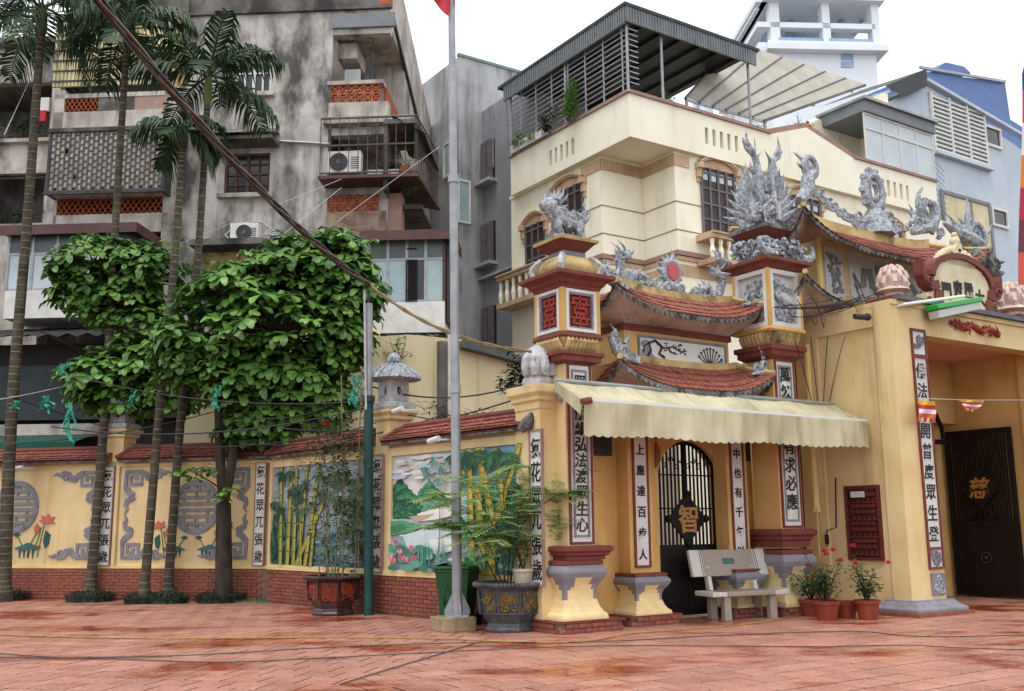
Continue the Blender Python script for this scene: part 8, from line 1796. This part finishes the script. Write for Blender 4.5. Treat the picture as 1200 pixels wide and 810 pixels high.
def back(mb, x0_, x1_, d=0):
    q = [(bY+.46-d, .66), (bY+.54-d, .65), (bY+.66-d, 1.06), (bY+.59-d, 1.08)]; mb.poly(q, lambda u, v, e: (e, u, v), x0_, x1_)
mb = MB(); back(mb, e0+wE-.03, e1-wE+.03); part('backrest', mb, CONC, be, bev=.01)
for x0_, x1_ in ((e0, e0+wE-.032), (e1-wE+.032, e1)): mb = MB(); back(mb, x0_, x1_); part('backrest_end', mb, CONCW, be, bev=.01)
for x in (e0+wE-.09, e0+wE-.055, e1-wE+.055, e1-wE+.09):
    mb = MB(); mb.poly([(bY+.458, .66), (bY+.462, .66), (bY+.594, 1.082), (bY+.588, 1.082)], lambda u, v, e: (e, u, v), x-.006, x+.006); mb.box(x-.006, x+.006, bY-.063, bY+.44, .446, .448); part('inlay_line', mb, DARKM, be)
cx = (e0+e1)/2; mb = MB(); mb.poly([(bY+.508, .85), (bY+.52, .85), (bY+.545, .94), (bY+.533, .94)], lambda u, v, e: (e, u, v), cx-.12, cx+.1); part('plaque', mb, M('plaque_green', '#1f5a50', '#2f6a5c', 20, rough=.4), be, bev=.006)

# ------------------------------------------------------------------ flowerpots beside the porch
POT = M('pot_terracotta', '#94442f', '#7d3525', 6, rough=.75, bump=.15, dirt='#4f2a20', dscale=5, dlo=.55, dhi=.8)
def rose_pot(px_, py_, r, h, lab, fr_r, flowers, n):
    p = O.g(px_, py_); p = (p[0], p[1]+r*.7, 0); o = thing('flowerpot', lab, 'potted plant', O, p, 'clay flowerpots beside the porch'); mb = MB()
    mb.lathe(p, [(r*.72,0), (r*.95,h-.06), (r*1.06,h-.055), (r*1.08,h), (r*.95,h), (r*.9,h-.05)], 16); part('pot', mb, POT, o, smooth='auto'); mb = MB(); mb.lathe(p, [(r*.88,h-.06), (r*.9,h-.04)], 14); part('soil', mb, D.materials['soil'], o)
    if n:
        ml, ms = MB(), MB(); c = Vector((p[0], p[1], h)); tips = []
        for k in range(16): a = rr(0, 6.28); e = c+Vector((cos(a)*fr_r*rr(.2,1), sin(a)*fr_r*rr(.2,1), fr_r*rr(.5,1.7))); tips.append(e); ms.tube([c-Vector((0,0,.06)), c.lerp(e, .5)+Vector((0,0,.06)), e], [.008,.006,.003], 4)
        for k in range(n): q = c.lerp(RND.choice(tips), rr(.3,1.05))+Vector((rr(-.09,.09), rr(-.09,.09), rr(-.07,.07))); a = rr(0, 6.28); ml.leaf(q, (cos(a), sin(a), rr(-.4,.5)), (0,0,1), rr(.06,.12), rr(.035,.06), .2)
        part('stems', ms, BARK, o); part('foliage', ml, ROSEM, o, stuff=True)
        for fx_, fy__ in flowers: flower(o, depth(fx_, fy__, p[1]-.12), .075, M('petal_pink', '#c8354f', '#b02240', 8, rough=.5) if 'petal_pink' not in D.materials else D.materials['petal_pink'])
rose_pot(955, 723, .2, .27, 'clay flowerpot with a rose plant, back left of the row by the porch', .33, [(947,664),(966,647)], 380)
rose_pot(973, 728, .2, .3, 'clay flowerpot with the fullest red rose, front of the row', .38, [(968,651),(985,658),(976,646),(1003,662)], 520)
rose_pot(995, 725, .19, .26, 'empty clay flowerpot behind the fullest red rose', .2, [], 0)
rose_pot(1021, 727, .19, .3, 'clay flowerpot with a rose plant nearest the porch column', .34, [(1041,661),(1000,641)], 400)

# ------------------------------------------------------------------ overhead and ground cables
BRC = M('cable_brown', '#4a3328', '#6d4a34', 7, rough=.35, spec=.6); TAN = M('cable_tan', '#8a7450', '#6d5a3c', 6, rough=.6)
def sagline(a, b_, sag, n=18): a, b_ = Vector(a), Vector(b_); return [a.lerp(b_, i/n)-Vector((0,0,sag*4*(i/n)*(1-i/n))) for i in range(n+1)]
gy = O.g(432, 721)[1]
bd = thing('cable_bundle', 'thick twisted brown cable bundle slanting from upper left down to the utility pole', 'cable', O, tuple(depth(432, 332, gy)))
A0, A1 = depth(96, -25, 9.5), depth(432, 333, gy)
for k in range(4):
    P = sagline(A0, A1, .3, 60); mb = MB(); mb.tube([p+Vector((.038*cos(k*pi/2+i*.3), .03, .038*sin(k*pi/2+i*.3))) for i, p in enumerate(P)], .019, 7); part('cable', mb, BRC if k % 2 else DARKM, bd, smooth=True)
P = sagline(depth(432, 333, gy), T.w(T.fy(622, 412, 11.9)), .25, 30); bt = thing('cable_bundle', 'thin tan cable bundle running from the utility pole behind the stone bud', 'cable', O, tuple(P[0]))
for k in range(2): mb = MB(); mb.tube([p+Vector((0, .0, .018*(1 if k else -1)*cos(i*.8))) for i, p in enumerate(P)], .02, 6); part('cable', mb, TAN, bt, smooth=True)
ws = [((0,468),21,(185,418),23,.1), ((0,462),21,(120,500),23,.0), ((30,380),21,(200,445),24,.1), ((5,158),20,(45,72),26,0), ((0,520),20,(260,480),22,.15), ((85,440),20,(430,470),18.4,.25), ((60,500),20,(430,478),18.4,.3), ((150,520),20,(430,500),18.4,.2), ((432,470),18.4,(640,470),17,.35), ((432,452),18.4,(640,440),17,.3), ((432,495),18.4,(640,498),17,.12), ((300,490),19,(432,452),18.4,.2), ((330,502),19,(640,455),17,.3), ((280,520),19.5,(520,486),17.5,.2), ((250,340),20,(400,220),27,.0), ((395,260),26,(515,172),27,.0), ((200,290),21,(400,210),27,0)]
WL = ['pale wire rising from the leftmost palm towards the left leafy crown', 'black wire dropping steeply from the leftmost palm to the first pillar', 'black wire crossing the dark shop canopy down behind the left leafy crown', 'pale wire slanting up beside the leftmost palm to the far left wing',
 'lowest black wire across the green awning at far left', 'topmost black wire running under both leafy crowns to the utility pole', 'black wire sagging past the long teal net scrap to the utility pole', 'black wire passing low in front of the forked trunk',
 'black wire sagging from the utility pole clamp past the right stone lantern', 'highest black wire between the utility pole and the stone bud pier', 'lowest black wire just above the lake mural roof', 'short black wire between the forked tree and the grey top of the utility pole',
 'black wire crossing behind the rose bush to the stone bud pier', 'black wire just over the bamboo mural roof ridge', 'pale wire climbing over the brown-framed window to the caged balcony', 'pale wire rising from the right glazed addition to the flank of the block', 'pale wire rising from the left leafy crown to the caged balcony']
for i, (a, ya, b_, yb_, sg_) in enumerate(ws):
    P = sagline(depth(*a, ya), depth(*b_, yb_), sg_, 14); mb = MB(); mb.tube(P, .008 if i in (3, 14, 15, 16, 0) else .011 if i % 3 else .015, 5)
    pale = i in (3, 14, 15, 16, 0)
    solo('overhead_wire', WL[i], 'wire', mb, ORNL if pale else WIRE, O, tuple(P[0]), 'pale overhead wires' if pale else 'black overhead wires')
wb = thing('wire_bundle', 'tangle of black and tan service wires at the porch roof corner', 'wires', O, tuple(T.w(T.fy(1000, 350, 10.9))))
for i in range(9):
    a = T.fy(rr(985, 1035), rr(345, 352), 10.9); b_ = T.fy(rr(905, 930), rr(355, 372), 11.4); P = sagline(T.w(a), T.w(b_), rr(.02,.15), 12); mb = MB(); mb.tube(P, .008, 5); part('wire', mb, WIRE, wb)
for i in range(9):
    x0_, y0_, d = rr(950, 1030), rr(340, 375), rr(-.2, .25); pts = []; ph, am = rr(0, 6), rr(.08, .25); q0 = T.fy(x0_, y0_, 11.0)
    for k in range(14): t = k/13; pts.append((q0[0]-.45+.8*t, 10.95+.35*t+.04*sin(7*t+ph), q0[2]+am*sin(t*5+ph)-.15*t+d*t))
    mb = MB(); mb.tube([T.w(q) for q in smooth_path(pts, 3)], .007, 5); part('wire', mb, TAN if i % 2 else WIRE, wb)
for i in range(4):
    P = sagline(T.w(T.fy(930+20*i, 395, 11.3)), T.w(T.fy(958+3*i, 500, 12.0)), -.1, 10); mb = MB(); mb.tube(P, .008, 4); part('wire', mb, WIRE, wb)
mb = MB(); q = T.fy(1008, 372, 10.8); mb.tube([T.w((q[0]-.15, 10.8, q[2])), T.w((q[0]+.1, 10.75, q[2]))], .05, 8); mb.tube([T.w((q[0]+.1, 10.75, q[2])), T.w((q[0]+.15, 10.74, q[2]+.02))], .065, 8); solo('security_camera', 'black tube camera under the porch roof corner', 'camera', mb, DARKM, O, tuple(T.w(q)), 'security cameras')
WIREG = M('wire_weathered', '#3a3838', '#55504d', 8, rough=.7)
def ground_cable(lab, pts, mat, r=.012, group=None):
    P = smooth_path([Vector(O.g(x, y, .014)) for x, y in pts], 8); mb = MB(); mb.tube([p+Vector((rr(-.008,.008), rr(-.008,.008), 0)) for p in P], r, 6); solo('ground_cable', lab, 'cable', mb, mat, O, tuple(P[0]), group, smooth=True)
ground_cable('yellow cord lying across the paving in front of the pots and bench', [(-20,743),(60,746),(160,748),(260,748),(400,747),(530,749),(600,752),(680,752),(745,742),(800,738),(880,731),(935,722)], M('cord_yellow', '#b08a4a', '#8f6e38', 9, rough=.6), .011)
ground_cable('upper black cable lying across the paving', [(-20,764),(60,770),(150,770),(260,766),(400,758),(560,753),(700,752),(860,744),(1000,740),(1080,746),(1220,744)], WIREG, .007, 'black cables on the paving')
ground_cable('lower black cable lying across the paving', [(-20,770),(120,772),(260,776),(400,770),(560,762),(700,757),(850,757),(960,758),(1060,756),(1120,759),(1220,762)], WIREG, .0065, 'black cables on the paving')
ground_cable('short black cable slanting from the grey planter to the front paving', [(398,802),(440,789),(490,774),(530,762),(563,752)], WIREG, .0075, 'black cables on the paving')

# ------------------------------------------------------------------ flags, net scraps
FM = M('flag_cloth', None, attr=True, scale=3, rough=.8)
def bunting(px_, py_, wpx, hpx, lab, tri):
    mb = MB(); v = 10.15; cols = ['#d8b02c', '#b5303a', '#d9cdd2', '#c95a3a', '#e06a28']
    n = 5
    for j in range(10):
        for i in range(6):
            mb.col = hexl(cols[j // 2]) if j < 8 else hexl(['#e0722a','#d8d0d0','#a62838','#d8b02c','#2c3f7a','#c95a3a'][i])
            f = lambda s, t: (px_+(s-.5)*wpx*(1-tri*t)+2*sin(t*3), py_+t*hpx*(1-.25*tri*abs(2*s-1))+1.5*s)
            P = [T.fy(*f(a/6, b_/10), v+.03*sin(a*1.3+b_*.5)) for a, b_ in ((i,j),(i+1,j),(i+1,j+1),(i,j+1))]; mb.add([T.w(p) for p in P], [(0,1,2,3)])
    solo('bunting_flag', lab, 'flag', mb, FM, O, tuple(T.w(T.fy(px_, py_, v))), 'small bunting flags on the porch string')
bunting(1085, 469, 20, 25, 'square striped bunting flag hanging over the white couplet column', 0); bunting(1137, 468, 32, 14, 'small folded orange bunting flag inside the porch opening', .6)
mb = MB(); mb.tube([T.w(T.fy(1075, 467, 10.15)), T.w(T.fy(1140, 469, 10.15)), T.w(T.fy(1240, 469, 10.15))], .006, 4); solo('bunting_string', 'thin pale string carrying bunting across the porch', 'string', mb, ORNL, O, tuple(T.w(T.fy(1075, 467, 10.15))))
mb = MB(); cols = ['#d7b23a', '#2f3f86', '#c8405a', '#dcd6d6', '#d9802e', '#b5304a', '#6d3a4a', '#c95a4a']
for j in range(16):
    mb.col = hexl(cols[(j//2) % 8]); f = lambda t: 1195.5+2.5*sin(t*5)+(6*(1-t*1.2) if t < .15 else 0)
    P = [O.fy(x, y, 13+.05*k) for x, y, k in ((f(j/16), 30+19*j, 0), (1230, 30+19*j, 1), (1230, 49+19*j, 1), (f((j+1)/16), 49+19*j, 0))]; mb.add(P, [(0,1,2,3)])
bq = O.fy(1222, 30, 13.02); ba_ = thing('banner', 'long multicoloured vertical banner on a pole at the right edge', 'banner', O, (bq[0], 13.06, 0)); part('cloth', mb, FM, ba_)
mb = MB(); mb.tube([(bq[0]+.2, 13.1, 0), (bq[0]+.2, 13.1, bq[2]+.3)], .03, 8); part('pole', mb, STEEL, ba_); mb = MB(); mb.tube([(bq[0]-.22, 13.08, bq[2]+.0), (bq[0]+.22, 13.08, bq[2]+.02)], .015, 6); part('crossbar', mb, STEEL, ba_)
NET = M('net_teal', '#3d9c86', '#2d8570', 14, .4, .6, rough=.8)
def net(px_, py_, wpx, hpx, Y, lab, n=5):
    mb = MB()
    for i in range(n):
        x = px_+wpx*(i/(n-1)-.5)*rr(.6,1); l = hpx*rr(.6,1); P = [depth(x+rr(-2,2)+3*sin(t*5+i), py_+l*t, Y+rr(-.05,.05)) for t in [k/7 for k in range(8)]]; mb.tube(P, [.03*rr(.5,1.2) for _ in P], 4, .35)
    solo('net_scrap', lab, 'netting', mb, NET, O, tuple(depth(px_, py_, Y)), 'teal net scraps on the wires')
net(53, 464, 14, 22, 20.5, 'bunched teal net scrap on the wires beside the leftmost palm'); net(81, 472, 9, 48, 20.5, 'longest teal net scrap hanging in two strands at left'); net(74, 426, 4, 18, 20.5, 'short teal net scrap at the left tip of the leafy crown', 3); net(156, 458, 4, 22, 20.3, 'thin teal net scrap hanging under the left leafy crown', 3); net(254, 452, 5, 32, 20, 'teal net scrap hanging by the forked trunk', 3); net(18, 470, 6, 12, 20.5, 'small teal net scrap beside the leftmost palm trunk', 3); net(420, 440, 20, 44, 18, 'torn teal net hanging on the utility pole', 6)
